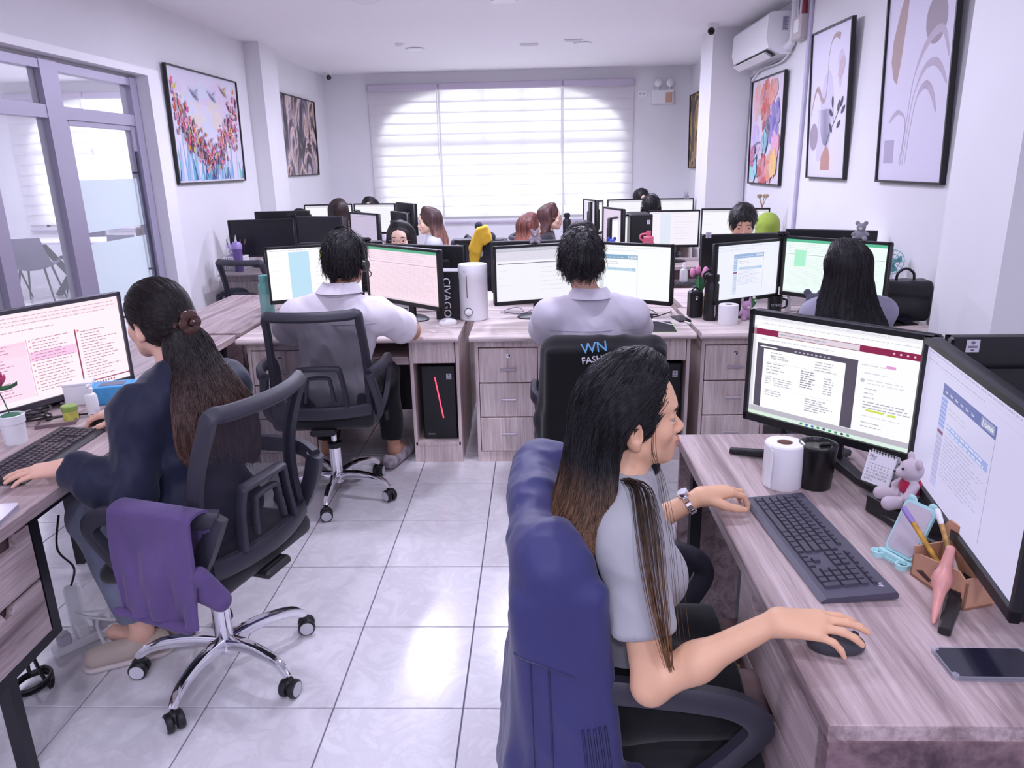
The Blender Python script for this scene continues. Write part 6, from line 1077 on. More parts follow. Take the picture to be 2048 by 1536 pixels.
pen('mustard yellow pen leaning left in the plywood holder', (.85, 1.355, .748), (.785, 1.47, .875), mat('mustard', rgb(196, 150, 60), .5, var=.4, vscale=60), mat('lavender_tip', rgb(150, 130, 196), .4)); pen('white capped pen in the plywood holder', (.865, 1.36, .748), (.84, 1.44, .885), mat('gold_barrel', rgb(190, 150, 90), .5, var=.4, vscale=80), m_white); pen('pale beige pen in the middle of the plywood holder', (.86, 1.34, .748), (.84, 1.38, .83), mat('beige_pl', rgb(214, 196, 184), .5), mat('beige_pl', rgb(214, 196, 184), .5))
sdf_thing('gourd_ornament', 'pinkish tapered ornament leaning before the right monitor foot', 'ornament', [cone((.748, 1.235, .748), (.79, 1.30, .80), .005, .014, k=.02), cone((.79, 1.30, .80), (.812, 1.325, .852), .014, .009, k=.02)], .003, mat('rose_stone', rgb(212, 148, 140), .35, var=.12, vscale=25))
t = thing('phone', 'black smartphone in clear case at the right desk corner', 'phone', (.785, 1.118, .74), -.02); MB().prism(ro(.163, .082, .014), 0, .0085).obj('clear_case', see_through('clear_case', rgb(200, 200, 214), .35, .1), t); MB().prism(ro(.157, .076, .012), .0012, .0092).obj('screen', mat('phone_glass', rgb(30, 30, 44), .12), t); [MB().lathe([(0, 0), (.006, 0), (.006, .0102), (0, .0102)], (x, y, 0), 10).obj('corner_bumper', see_through('clear_case', rgb(200, 200, 214), .35, .1), t) for x in (-.076, .076) for y in (-.035, .035)]
def cable(label, pts, r, m=None, n=6, grp=None): o = MB().tube(smooth_path(pts, n), r, 6); p = Vector(pts[0]); o.v = [tuple(Vector(v) - p) for v in o.v]; return tag(o.obj('cable', m or m_blk, loc=p), label, 'cable', grp)
cable('black cable curling behind the invoice monitor', [(.90, 1.93, .745), (.93, 1.88, .75), (.96, 1.84, .745), (.94, 1.78, .75), (.99, 1.75, .745), (1.01, 1.82, .75), (.97, 1.9, .745)], .003)
# ---------------------------------------------------------------- left foreground desk things
t = thing('flower_pot', 'white pot with pink artificial lotus on the left desk', 'flower pot', (-1.752, 2.262, .74)); MB().lathe([(0, 0), (.033, 0), (.034, .004), (.037, .07), (.040, .072), (.041, .098), (.038, .1), (.035, .092), (0, .092)], n=30).obj('pot', m_white, t); MB().ball((0, 0, .096), (.03, .03, .008), 10).obj('moss', mat('moss_green', rgb(70, 120, 90), .9), t); MB().tube([(0, 0, .095), (-.012, 0, .15), (-.02, -.006, .19)], .002, 6).obj('stem', mat('stem_green', rgb(60, 90, 70), .6), t)
def petal(mb, c, an, tilt, L, w): 
    ca, sa = math.cos(an), math.sin(an); f = lambda u, v: tuple(Vector(c) + Vector((ca, sa, 0)) * (L * u * math.cos(tilt + .5 * u) ) + Vector((-sa, ca, 0)) * ((v - .5) * 2 * w * math.sin(PI * (u * .85 + .12))) + Vector((0, 0, 1)) * (L * u * math.sin(tilt + .5 * u) + .6 * w * (2 * v - 1) ** 2)); mb.grid(f, 5, 4, th=.0012)
for k in range(11): mb = MB(); petal(mb, (-.02, -.006, .192), k * 2.4, .35 + .09 * k, .052 - .0015 * k, .016); mb.obj('petal', mat('lotus_pink', rgb(222, 92, 138), .5, var=.2, vscale=40), t)
for k in range(3): mb = MB(); petal(mb, (-.018, -.005, .185), k * 2.1 + .3, -.25, .06, .018); mb.obj('leaf', mat('leaf_green', rgb(70, 128, 86), .5), t)
cable('black coiled cable behind the flower pot', [(-1.66, 2.53, .75), (-1.76, 2.5, .745)] + [(-1.81 + .05 * math.cos(a) * (1 if int(a / 6.28) % 2 else .7), 2.46 + .035 * math.sin(a), .75 + .012 * (a / 6)) for a in np.linspace(0, 20, 26)] + [(-1.85, 2.40, .745)], .0035)
t = thing('desk_tray', 'thin empty brown tray behind the left keyboard', 'tray', (-1.735, 2.46, .74), .42); MB().box((0, 0, .002), (.12, .1, .004)).obj('tray_floor', m_woodx, t); [MB().box(c, d).obj('rim', mat('tray_rim', rgb(120, 100, 104), .5), t) for c, d in (((0, -.05, .006), (.126, .006, .012)), ((0, .05, .006), (.126, .006, .012)), ((-.06, 0, .006), (.006, .094, .012)), ((.06, 0, .006), (.006, .094, .012)))]
t = thing('balm_jar', 'green lidded yellow jar standing on the brown tray', 'jar', (-1.70, 2.485, .744)); MB().lathe([(0, 0), (.024, 0), (.025, .004), (.025, .034), (0, .034)], n=24).obj('jar_body', mat('jar_yellow', rgb(198, 196, 92), .4, var=.25, vscale=60), t); MB().lathe([(.0265, .034), (.0275, .036), (.0275, .051), (.025, .054), (0, .054)], n=28).obj('lid', mat('jar_green', rgb(142, 172, 84), .4), t)
def spray(label, loc, s=1., m=m_white):
    t = thing('spray_bottle', label, 'bottle', loc); k = s; MB().lathe([(0, 0), (.021 * k, 0), (.022 * k, .004 * k), (.022 * k, .07 * k), (.018 * k, .08 * k), (.009 * k, .086 * k), (.009 * k, .09 * k)], n=24).obj('bottle', m, t); MB().lathe([(.011 * k, .088 * k), (.0115 * k, .102 * k), (.008 * k, .106 * k), (.007 * k, .118 * k), (0, .12 * k)], n=16).box((0, -.008 * k, .112 * k), (.01 * k, .018 * k, .008 * k), b=.002 * k).obj('nozzle', m, t)
spray('white spray bottle beside the green lidded jar', (-1.652, 2.545, .74)); spray('clear spray bottle on the desk near the pink flask', (1.05, 5.28, .755), 1.3, see_through('clear_plastic', (.85, .87, .92), .55, .15)); spray('little white spray bottle beside the lettered mug', (1.475, 4.33, .74), .95)
t = thing('tissue_box', 'sky blue cardboard box behind the navy woman hand', 'box', (-1.665, 2.715, .74), .3); MB().box((0, 0, .035), (.16, .1, .07), b=.003).obj('box_body', mat('box_blue', rgb(74, 160, 214), .45), t); MB().box((0, 0, .0705), (.09, .05, .002)).obj('opening', mat('box_slot', rgb(120, 120, 140), .6), t)
t = thing('storage_box', 'white box behind the white spray bottle', 'box', (-1.79, 2.70, .74), .4); MB().box((0, 0, .04), (.1, .09, .08), b=.003).obj('box_body', m_white, t); MB().box((0, 0, .083), (.104, .094, .01), b=.002).obj('lid', m_trim, t)
sdf_thing('bead_bracelet', 'heap of grey beads on the left desk by the mouse', 'bracelet', [cone((-1.60 + .022 * math.cos(a), 2.56 + .03 * math.sin(a), .748), (-1.60 + .022 * math.cos(a + .3), 2.56 + .03 * math.sin(a + .3), .75), .008, .008, k=.002) for a in np.linspace(0, 6.28, 13)], .0025, mat('beads_grey', rgb(100, 94, 108), .3), sm=1)
t = thing('laptop', 'closed pale laptop at the left edge of the frame', 'laptop', (-1.475, 1.60, .74), .2); MB().prism(ro(.22, .3, .015), 0, .008).obj('base', mat('laptop_silver', rgb(196, 190, 204), .35, .4), t); MB().prism(ro(.22, .3, .015), .009, .016).obj('lid', mat('laptop_silver', rgb(196, 190, 204), .35, .4), t)
t = thing('power_strip', 'white power strip with plugs on the floor under left desk', 'power strip', (-1.60, 2.22, 0), .9); MB().box((0, 0, .018), (.26, .05, .036), b=.008).obj('strip', m_white, t)
for k in range(4): MB().box((-.09 + .06 * k, 0, .052 + .006 * (k % 2)), (.04, .042, .045), b=.006).obj('plug', m_white if k % 2 else mat('plug_grey', rgb(190, 186, 196), .5), t)
t = thing('power_adapter', 'white adapter brick standing near the power strip', 'adapter', (-1.70, 2.30, 0), .4); MB().box((0, 0, .085), (.055, .035, .17), b=.008).obj('brick', m_white, t); MB().tube(smooth_path([(0, 0, .17), (.02, 0, .24), (-.03, .05, .3), (-.02, .12, .4)]), .004, 6).obj('lead', m_blk, t)
cable('white cables looping around the power strip', [(-1.5, 2.14, .01), (-1.56, 2.2, .09), (-1.52, 2.3, .12), (-1.6, 2.32, .06), (-1.66, 2.24, .1), (-1.58, 2.18, .12), (-1.5, 2.26, .05), (-1.56, 2.36, .01)], .006, m_white); cable('black cable bundle on the floor at lower left', [(-1.75, 2.2, .3), (-1.70, 2.05, .12)] + [(-1.645 + .05 * math.cos(a), 1.96 + .06 * math.sin(a), .012 + .012 * (a / 6)) for a in np.linspace(0, 15, 18)] + [(-1.72, 2.1, .2)], .006)
# ---------------------------------------------------------------- middle row things
t = thing('cardboard_box', 'black box lettered vertically beside the humidifier', 'box', (-.505, 4.28, .74), -.12); MB().box((0, 0, .14), (.145, .15, .28), b=.003).obj('box_body', mat('box_black', rgb(24, 24, 30), .5), t); mb = MB(); mb.text('CIVAGO', .062, Matrix.Translation((-.005, -.0762, .13)) @ Matrix.Rotation(PI / 2, 4, 'Y') @ Matrix.Rotation(PI / 2, 4, 'X'), rgb(235, 233, 242)); mb.obj('lettering', m_print, t, smooth=False); MB().box((0, 0, .2805), (.13, .135, .001)).obj('top_tape', mat('tape_grey', rgb(120, 116, 128), .4), t)
t = thing('humidifier', 'tall white cylindrical humidifier between the first two desks', 'humidifier', (-.365, 4.225, .74)); MB().lathe([(0, 0), (.078, 0), (.083, .006), (.083, .24), (.084, .242), (.084, .312), (.08, .32), (.03, .318), (0, .314)], n=40).obj('tank', mat('humidifier_white', (.84, .83, .86), .3), t); MB().box((-.03, -.0775, .2), (.004, .003, .13)).obj('level_slot', mat('slot_dark', rgb(60, 58, 66), .5), t); MB().lathe([(.0205, 0), (.0205, .012), (.017, .014), (0, .014)], (-.025, -.077, .055), 24, R=rotm(rx=PI / 2)).obj('dial', m_white, t); MB().lathe([(.021, 0), (.024, 0), (.024, .008), (.021, .008)], (-.025, -.077, .055), 24, R=rotm(rx=PI / 2)).obj('dial_ring', m_blk, t); mb = MB(); mb.text('Deerma', .011, Matrix.Translation((-.03, -.0782, .285)) @ Matrix.Rotation(PI / 2, 4, 'X'), rgb(90, 88, 96)); mb.obj('maker_mark', m_print, t, smooth=False)
t = thing('desk_calendar', 'tiny calendar behind the headset man right hand', 'calendar', (-.79, 4.2, .74), -.3); MB().box((0, 0, .035), (.07, .002, .07), R=rotm(rx=-.25)).box((0, .035, .035), (.07, .002, .07), R=rotm(rx=.25)).obj('sheets', mat('card_white', (.82, .81, .85), .6), t); mb = MB(); [mb.box((-.03 + .01 * i, .015, .07), (.003, .014, .008)) for i in range(7)]; mb.obj('spiral', m_blk, t)
t = thing('water_bottle', 'teal bottle behind the pale blue column monitor', 'bottle', (-1.66, 4.44, .74)); MB().lathe([(0, 0), (.04, 0), (.042, .005), (.042, .19), (.03, .21), (0, .21)], n=24).obj('body', see_through('teal_clear', rgb(120, 190, 180), .7, .2), t); MB().lathe([(.034, .205), (.034, .245), (0, .25)], n=20).obj('cap', mat('teal_cap', rgb(110, 176, 168), .4), t)
t = thing('mouse_pad', 'dark mouse pad with lime green edge on the middle desk', 'mouse pad', (.645, 3.93, .74), -.05); MB().prism(ro(.2, .27, .012), 0, .002).obj('edge', mat('lime_edge', rgb(176, 226, 120), .6), t); MB().prism(ro(.19, .26, .01), .0021, .0035).obj('surface', mat('pad_dark', rgb(52, 50, 58), .85), t)
t = thing('phone', 'dark smartphone charging on the middle desk', 'phone', (.815, 4.12, .74), .15); MB().prism(ro(.072, .15, .01), 0, .008).obj('body', m_blk, t); MB().prism(ro(.066, .144, .009), .0082, .009).obj('screen', mat('phone_glass', rgb(30, 30, 44), .12), t)
cable('white charging cable looping by the dark phone', [(.82, 4.04, .745), (.84, 3.98, .745), (.76, 3.95, .745), (.70, 4.02, .745), (.64, 4.15, .745), (.7, 4.3, .745)], .0028, m_white); cable('tangle of black cables behind the dark mouse pad', [(.55, 4.25, .745), (.62, 4.2, .76), (.7, 4.22, .75), (.66, 4.3, .765), (.58, 4.27, .75), (.66, 4.18, .745), (.76, 4.22, .76), (.8, 4.35, .745)], .0035); cable('grey cables looping under the blank document monitor', [(-.22, 4.4, .745), (-.15, 4.34, .755), (-.08, 4.38, .75), (-.12, 4.46, .76), (-.2, 4.42, .745), (-.1, 4.33, .745), (-.02, 4.4, .755)], .0035, mat('cable_grey', rgb(150, 145, 165), .5))
t = thing('water_flask', 'tall black flask on the right middle row desk', 'flask', (.975, 4.10, .74)); MB().lathe([(0, 0), (.038, 0), (.04, .004), (.04, .2), (.034, .215), (.034, .222)], n=30).obj('body', mat('flask_black', rgb(18, 18, 21), .4), t); MB().lathe([(.037, .215), (.039, .22), (.039, .255), (.03, .262), (.017, .264), (.017, .29), (0, .292)], n=24).obj('lid', m_blk, t); MB().tube(smooth_path([(-.036, 0, .225), (-.05, 0, .25), (-.03, 0, .275), (0, 0, .28)]), .006, 8).obj('carry_loop', m_blk, t); mb = MB(); mb.text('Aquaflask', .018, Matrix.Translation((.012, -.0385, .06)) @ Matrix.Rotation(-PI / 2, 4, 'Y') @ Matrix.Rotation(PI / 2, 4, 'X'), rgb(225, 223, 232)); mb.obj('lettering', m_print, t, smooth=False)
t = thing('speaker', 'small black boxy case left of the tall flask', 'speaker', (.905, 4.19, .74), .1); MB().box((0, 0, .075), (.075, .07, .15), b=.008).obj('body', m_blk, t); MB().lathe([(.012, 0), (.012, .004), (0, .005)], (.0, -.036, .115), 16, R=rotm(rx=PI / 2)).obj('button', m_chrome, t); MB().tube(smooth_path([(-.025, 0, .15), (0, 0, .17), (.025, 0, .15)]), .004, 6).obj('strap', m_blk, t)
t = thing('tulip_vase', 'pink artificial tulips in a yellow wrapped vase behind the flask', 'flowers', (.955, 4.32, .74)); MB().lathe([(0, 0), (.035, 0), (.04, .1), (.037, .1), (0, .09)], n=20).obj('vase', mat('wrap_yellow', rgb(232, 190, 60), .5), t)
for k, (x, y, z) in enumerate(((-.045, 0, .235), (-.012, .01, .25), (.02, -.01, .225), (.035, .02, .24))):
    MB().tube(smooth_path([(0, 0, .09), (x * .5, y, .16), (x, y, z - .02)]), .003, 6).obj('stem', mat('leaf_green', rgb(70, 128, 86), .5), t); V, Q = sdf_mesh([ell((x, y, z), (.017, .017, .026), k=.005)], .004, 1); np_obj('tulip', V, Q, mat('tulip_pink', rgb(230, 150, 190), .5, var=.12, vscale=40), t)
for k in range(4): mb = MB(); petal(mb, (0, 0, .09), k * 1.6 + .4, 1.0, .12, .018); mb.obj('leaf', mat('leaf_green', rgb(70, 128, 86), .5), t)
t = thing('mug', 'black mug with pale lettering before the long haired woman', 'mug', (1.385, 4.28, .74)); MB().lathe([(0, 0), (.037, 0), (.042, .1), (.039, .1), (.035, .01)], n=24).obj('cup', m_blk, t); MB().tube(smooth_path([(.04, 0, .08), (.068, 0, .07), (.066, 0, .035), (.038, 0, .025)]), .005, 8).obj('handle', m_blk, t); mb = MB(); mb.text('OTEKG', .02, Matrix.Translation((0, -.0425, .05)) @ Matrix.Rotation(PI / 2 - .05, 4, 'X'), rgb(190, 188, 198)); mb.obj('lettering', m_print, t, smooth=False)
def plush(label, loc, c, s=1., rz=0., c2=None, long_ear=False):
    t = thing('plush_toy', label, 'plush toy', loc, rz, 'small plush toys'); m = fabric('plush_%d' % (hash(c) % 9999), c, .95, .5, 400); er = (.008, .006, .02) if long_ear else (.014, .007, .014)
    V, Q = sdf_mesh([ell(np.array((0, 0, .03)) * s, np.array((.028, .024, .03)) * s, k=.01), ell(np.array((0, -.005, .072)) * s, np.array((.026, .024, .023)) * s, k=.008)] + [ell(np.array((q * .022, .002, .095)) * s, np.array(er) * s, k=.004) for q in (-1, 1)] + [cone(np.array((q * .02, -.01, .012)) * s, np.array((q * .03, -.035, .01)) * s, .012 * s, .013 * s, k=.006) for q in (-1, 1)] + [cone(np.array((q * .024, 0, .045)) * s, np.array((q * .04, -.012, .03)) * s, .009 * s, .01 * s, k=.006) for q in (-1, 1)], .004 * max(s, .8), 2); np_obj('body', V, Q, m, t)
    MB().ball(tuple(np.array((0, -.026, .066)) * s), tuple(np.array((.012, .006, .009)) * s), 8).obj('muzzle', fabric('muzzle_%d' % (hash(c2 or c) % 9999), c2 or mixc(c, (1, 1, 1), .4)), t); return t
plush('grey plush on top of the blank document monitor', (-.005, 4.245, 1.168), rgb(150, 140, 150), .75); plush('grey plush clipped on the green sheet monitor corner', (1.70, 3.97, 1.183), rgb(140, 140, 148), .9, -.5); plush('dark grey plush elephant before the green sheet monitor', (1.52, 4.05, .74), rgb(90, 90, 104), 1.6, -.3); plush('pale purple plush among plants by the toilet roll', (1.17, 4.10, .74), rgb(176, 140, 172), 1.1, .3, long_ear=True); plush('blue plush beside the pink flask', (.50, 4.95, 1.02), rgb(70, 90, 180), 1.0, .2, rgb(230, 200, 190)); plush('tiny grey plush on the far right white screen', (1.66, 8.41, 1.20), rgb(150, 148, 160), .7)
t = thing('potted_plant', 'low green plant with white flowers behind the toilet roll', 'plant', (1.22, 4.2, .74)); MB().lathe([(0, 0), (.03, 0), (.035, .04), (0, .036)], n=16).obj('pot', m_white, t)
for k in range(9): mb = MB(); petal(mb, (0, 0, .036), k * .75, .5 + .25 * (k % 3), .07, .014); mb.obj('leaf', mat('leaf_green', rgb(70, 128, 86), .5), t)
for k in range(4): MB().ball((.03 * math.cos(k * 1.7), .03 * math.sin(k * 1.7), .085 + .008 * k), .009, 8).obj('bloom', mat('bloom_white', rgb(228, 230, 214), .6), t)
t = thing('figurine', 'small black figurine standing right of the tall flask', 'figurine', (1.12, 4.28, .74)); V, Q = sdf_mesh([cone((0, 0, .0), (0, 0, .08), .02, .012, k=.01), ell((0, 0, .105), (.014, .014, .016), k=.008), cone((-.02, 0, .07), (.02, 0, .075), .007, .007, k=.006), cone((0, 0, .11), (0, 0, .135), .006, .004, k=.006)], .003, 2); np_obj('body', V, Q, m_blk, t); MB().lathe([(0, 0), (.024, 0), (.024, .006), (0, .008)], n=16).obj('plinth', m_blk, t)
bag = thing('handbag', 'black leather handbag at the wall end of the right desk', 'handbag', (2.005, 4.06, .74), -.1); m_lea = mat('black_leather', rgb(26, 25, 30), .42, bump=.25, bscale=260)
V, Q = sdf_mesh([rbox((0, 0, .105), (.105, .045, .09), .02, k=.03), ell((0, 0, .06), (.13, .08, .065), k=.04), rbox((0, -.02, .17), (.11, .04, .022), .012, np.array(Matrix.Rotation(.1, 3, 'Y')), .01)], .006, 2); np_obj('body', folds(V, Q, .003, 25, 2), Q, m_lea, bag); MB().tube(smooth_path([(-.045, 0, .2), (-.04, 0, .25), (0, 0, .275), (.04, 0, .25), (.045, 0, .2)]), .007, 8).obj('handle', m_lea, bag); MB().tube(smooth_path([(-.1, -.02, .18), (-.16, -.03, .2), (-.185, -.03, .12), (-.2, -.04, .02)]), .007, 8).obj('shoulder_strap', m_lea, bag); MB().tube(smooth_path([(-.06, -.05, .165), (-.14, -.07, .13), (-.19, -.07, .05), (-.2, -.06, .015)]), .006, 8).obj('shoulder_strap', m_lea, bag); MB().box((-.09, -.06, .195), (.02, .006, .014), b=.002).obj('buckle', m_chrome, bag)
t = thing('tablet', 'black tablet in an open cover near the handbag', 'tablet', (1.93, 3.93, .74), .15); MB().prism(ro(.17, .12, .008), 0, .005).obj('cover', m_blk, t); MB().box((.045, .02, .022), (.1, .09, .005), R=rotm(rx=.3, rz=.4), b=.002).obj('screen', mat('phone_glass', rgb(30, 30, 44), .12), t); MB().box((.045, .045, .008), (.1, .03, .014), b=.002).obj('prop', m_blk, t)
t = thing('desk_fan', 'small teal desk fan partly hidden behind the green sheet monitor', 'fan', (2.07, 4.40, .74)); MB().lathe([(0, 0), (.05, 0), (.05, .012), (.012, .02), (.01, .2), (0, .2)], n=20).obj('stand', mat('fan_white', rgb(200, 214, 216), .4), t); mb = MB(); [mb.tube([(r * math.cos(a), -.03, .27 + r * math.sin(a)) for a in np.linspace(0, 2 * PI, 25)[:-1]], .0022, 5, closed=True) for r in (.02, .045, .07)]; [mb.tube([(0, -.04, .27), (.07 * math.cos(a), -.03, .27 + .07 * math.sin(a))], .0016, 5) for a in np.linspace(0, 6.28, 13)]; mb.obj('guard', mat('fan_teal', rgb(120, 190, 196), .4), t)
for k in range(4): mb = MB(); f = lambda u, v, k=k: (.06 * u * math.cos(k * PI / 2 + .7 * v), -.02 - .012 * v, .27 + .06 * u * math.sin(k * PI / 2 + .7 * v)); mb.grid(f, 4, 4, th=.0015).obj('blade', mat('fan_teal', rgb(120, 190, 196), .4), t)
MB().ball((0, 0, .27), (.03, .035, .03), 12).obj('motor', mat('fan_white', rgb(200, 214, 216), .4), t)
def webcam(label, loc, rz): t = thing('webcam', label, 'webcam', loc, rz, 'webcams clipped on monitors'); MB().box((0, 0, .02), (.075, .026, .026), b=.01).obj('body', m_blk, t); MB().box((0, .012, .003), (.03, .045, .008), b=.002).obj('clip', m_blk, t); MB().lathe([(.01, 0), (.01, .004), (.006, .005), (0, .003)], (0, -.013, .02), 14, R=rotm(rx=PI / 2)).obj('lens', mat('lens_black', (.004, .004, .005), .08), t)
webcam('webcam between the two monitors of the headset man', (-1.03, 4.47, 1.165), PI); webcam('webcam on the seam of long haired woman monitors', (1.41, 4.32, 1.168), -.2); webcam('webcam atop the far dark monitor near the left wall', (-2.2, 6.74, 1.185), PI)
def tower(label, loc, rz, led=True):
    t = thing('computer_tower', label, 'computer', loc, rz, 'computer towers in desk bays'); MB().box((0, .2, .215), (.19, .4, .43), b=.006).obj('case', m_blk, t); mb = MB(); draw([('r', 0, 0, 1, 1, rgb(205, 200, 212)), ('L',), ('e', .5, .7, .2, .18, rgb(120, 116, 135)), ('r', .2, .2, .8, .3, rgb(120, 116, 135))], .028, .034, mb=mb, M=Matrix.Translation((.045, -.001, .35))); mb.obj('sticker', m_print, t, smooth=False)
    if led: MB().box((.0, -.002, .245), (.006, .004, .24), R=rotm(ry=-.16)).obj('light_strip', mat('led_red', rgb(220, 40, 80), .4, emit=rgb(255, 70, 100), es=2.2), t); mb = MB(); mb.text('RAKK', .016, Matrix.Translation((-.05, -.001, .03)) @ Matrix.Rotation(PI / 2, 4, 'X'), rgb(170, 166, 178)); mb.obj('maker_mark', m_print, t, smooth=False)
tower('black computer tower with red light strip in the first desk', (-.548, 3.89, .12), 0); tower('black computer tower in the bay of the middle desk', (.692, 3.89, .12), 0, False)
# ---------------------------------------------------------------- far desks, monitors and things
def plain_desk(label, loc, rz, w, d):
    t = thing('office_desk', label, 'desk', loc, rz, 'desks in the far rows'); MB().box((0, d / 2, .725), (w, d, .03), b=.004).obj('desktop', m_woodx, t); [MB().box((q * (w / 2 - .03), d / 2, .355), (.02, d - .08, .71)).obj('end_panel', m_woodz, t, smooth=False) for q in (-1, 1)]; MB().box((0, d - .08, .45), (w - .08, .016, .5)).obj('modesty_panel', m_woodz2, t, smooth=False); return t
plain_desk('far desk under the pair of white screens near left wall', (-2.1, 8.28, 0), 0, 1.1, .6); plain_desk('desk in the left centre aisle of the far office', (-1.14, 7.1, 0), PI / 2, 1.15, .48); plain_desk('desk in the right centre aisle of the far office', (.42, 6.85, 0), -PI / 2, 1.15, .6); plain_desk('desk bearing two lit screens beside the green headscarf', (1.46, 6.3, 0), 0, 1.2, .62); plain_desk('farthest right desk under the row of white screens', (1.22, 8.2, 0), 0, 1.0, .62)
D = lambda s: ui_doc(rgb(246, 246, 252), None, s, rgb(214, 212, 224))
mon('black monitor back left of the headset man', (-1.02, 4.93), (-1.56, 4.86), D(1), 1.135); mon('large black monitor back before the woman in glasses', (-.45, 4.70), (-1.0, 4.93), D(2), 1.115, sticker=(.40, .45)); mon('black monitor back behind the blank document monitor', (.24, 4.87), (-.295, 4.85), D(3), 1.125); mon('black monitor back below the young man, with white sticker', (1.61, 4.86), (1.055, 4.82), D(4), 1.145, sticker=(.46, .06)); mon('black monitor back beside the wall behind the green sheet', (2.10, 4.66), (1.62, 4.90), D(5), 1.165)
mon('switched off black monitor at the left wall desk', (-2.787, 6.72), (-2.21, 6.78), 'off', 1.17); mon('switched off angled monitor right of its black twin', (-2.19, 6.78), (-1.72, 6.62), 'off', 1.19, mdark=mat('bezel_soft', rgb(42, 40, 52), .45)); mon('black monitor back rising behind the switched off monitors', (-2.19, 7.26), (-2.72, 7.24), D(6), 1.215)
plain_desk('desk behind the switched off monitors by the left wall', (-2.4, 7.62, 0), PI, .95, .52)
mon('far white screen next to the dark haired back', (-2.6, 8.42), (-2.07, 8.48), D(7), 1.215); mon('far white screen with dark tower edge', (-2.05, 8.48), (-1.56, 8.36), D(8), 1.215)
mon('dark monitor back seen edge on, left centre, nearer', (-1.13, 6.72), (-1.36, 7.18), D(9), 1.2, .3); mon('dark monitor back seen edge on, left centre, farther', (-1.14, 7.2), (-1.38, 7.6), D(10), 1.26, .3)
mon('tilted lavender screen behind the shaded glasses woman', (-1.62, 6.52), (-1.3, 6.15), ui_doc(rgb(200, 188, 216), None, 11, rgb(180, 168, 200)), 1.235, .33)
mon('pale screen seen at an angle right of the window people', (.60, 6.72), (.72, 6.3), ui_doc(rgb(226, 210, 236), None, 12), 1.225, .32); mon('dark monitor back facing the right aisle', (.62, 6.22), (.82, 6.66), D(13), 1.16, .3, sticker=(.3, .12)); mon('farther pale screen edge on in the right aisle', (.47, 7.4), (.55, 6.95), ui_doc(rgb(226, 214, 238), None, 14), 1.27, .32); mon('farther dark monitor back in the right aisle', (.52, 7.05), (.66, 7.45), D(15), 1.25, .32)
mon('lit white screen behind the pink flask', (.985, 6.62), (1.43, 6.60), ui_doc(rgb(246, 240, 252), rgb(226, 232, 246), 16), 1.19, .32); mon('lit white screen behind the young man', (1.44, 6.6), (2.0, 6.5), D(17), 1.2, .32); mon('far right white screen left of the headset wearer', (.80, 8.45), (1.30, 8.5), D(18), 1.205); mon('far right white screen by the pillar', (1.32, 8.5), (1.745, 8.40), D(19), 1.205)
tower('black tower standing on the desk behind the pink flask', (.90, 6.42, .74), 0, False)
t = thing('water_flask', 'pink flask on the desk behind the blue sidebar monitor', 'flask', (.765, 5.10, .74)); m_pk = mat('flask_pink', rgb(226, 110, 136), .45); MB().lathe([(0, 0), (.04, 0), (.043, .006), (.043, .32), (.03, .345), (.03, .35)], n=24).obj('body', m_pk, t); MB().lathe([(.034, .34), (.036, .37), (.02, .376), (.016, .376), (.016, .41), (0, .412)], n=20).obj('lid', m_pk, t); MB().tube(smooth_path([(-.03, 0, .34), (-.055, 0, .36), (-.05, 0, .385), (-.015, 0, .39)]), .007, 8).obj('carry_loop', m_pk, t)
t = thing('storage_box', 'dark box supporting the blue plush behind the monitors', 'box', (.50, 4.96, .74)); MB().box((0, 0, .14), (.17, .14, .28), b=.004).obj('box_body', m_blk, t); MB().box((.05, -.071, .2), (.05, .003, .06)).obj('label_panel', mat('red_label', rgb(205, 60, 80), .5), t)
t = thing('water_flask', 'slim dark flask beside the woman in dark top', 'flask', (.27, 6.5, .74)); MB().lathe([(0, 0), (.034, 0), (.036, .3), (.036, .38), (.03, .4), (0, .4)], n=20).obj('body', m_blk, t); MB().lathe([(.02, .4), (.02, .45), (.0, .455)], n=16).obj('lid', m_blk, t); MB().box((0, 0, .43), (.055, .012, .03), b=.005).obj('spout', m_blk, t)
t = thing('basket', 'white slatted basket holding plush and brushes by left wall', 'basket', (-2.68, 6.55, .74)); mb = MB(); MB().box((0, 0, .006), (.17, .14, .012)).obj('floor', m_white, t)
for k in range(9): [MB().box((-.08 + .02 * k, y, .065), (.012, .004, .12)).obj('slat', m_white, t) for y in (-.068, .068)]
for k in range(7): [MB().box((x, -.06 + .02 * k, .065), (.004, .012, .12)).obj('slat', m_white, t) for x in (-.083, .083)]
MB().tube([(-.085, -.07, .125), (.085, -.07, .125), (.085, .07, .125), (-.085, .07, .125)], .006, 6, closed=True).obj('rim', m_white, t)
plush('lilac and white plush sitting in the white basket', (-2.69, 6.54, .80), rgb(176, 160, 206), 1.6, 0)
for k, (x, dx) in enumerate(((-2.72, -.035), (-2.66, .02), (-2.64, .04))): t = thing('makeup_brush', ['thin dark brush leaning left out of the white basket', 'thin dark brush upright in the white basket', 'thin dark brush leaning right out of the white basket'][k], 'brush', (x, 6.58, .755), 0, 'brushes in the white basket'); MB().tube([(0, 0, 0), (dx, 0, .22)], .004, 6).obj('handle', m_blk, t); MB().tube([(dx, 0, .22), (dx * 1.2, 0, .26)], [.006, .002], 8).obj('bristles', mat('bristle', rgb(120, 90, 84), .9), t)
tag(MB().prism([(-.06, 0), (.05, 0), (.0, .3)], -.002, .002, R=rotm(rx=PI / 2 - .1)).obj('paper_sheet', mat('paper_white', rgb(220, 216, 228), .7), loc=(-2.72, 6.66, .745)), 'folded white paper standing behind the white basket', 'paper')
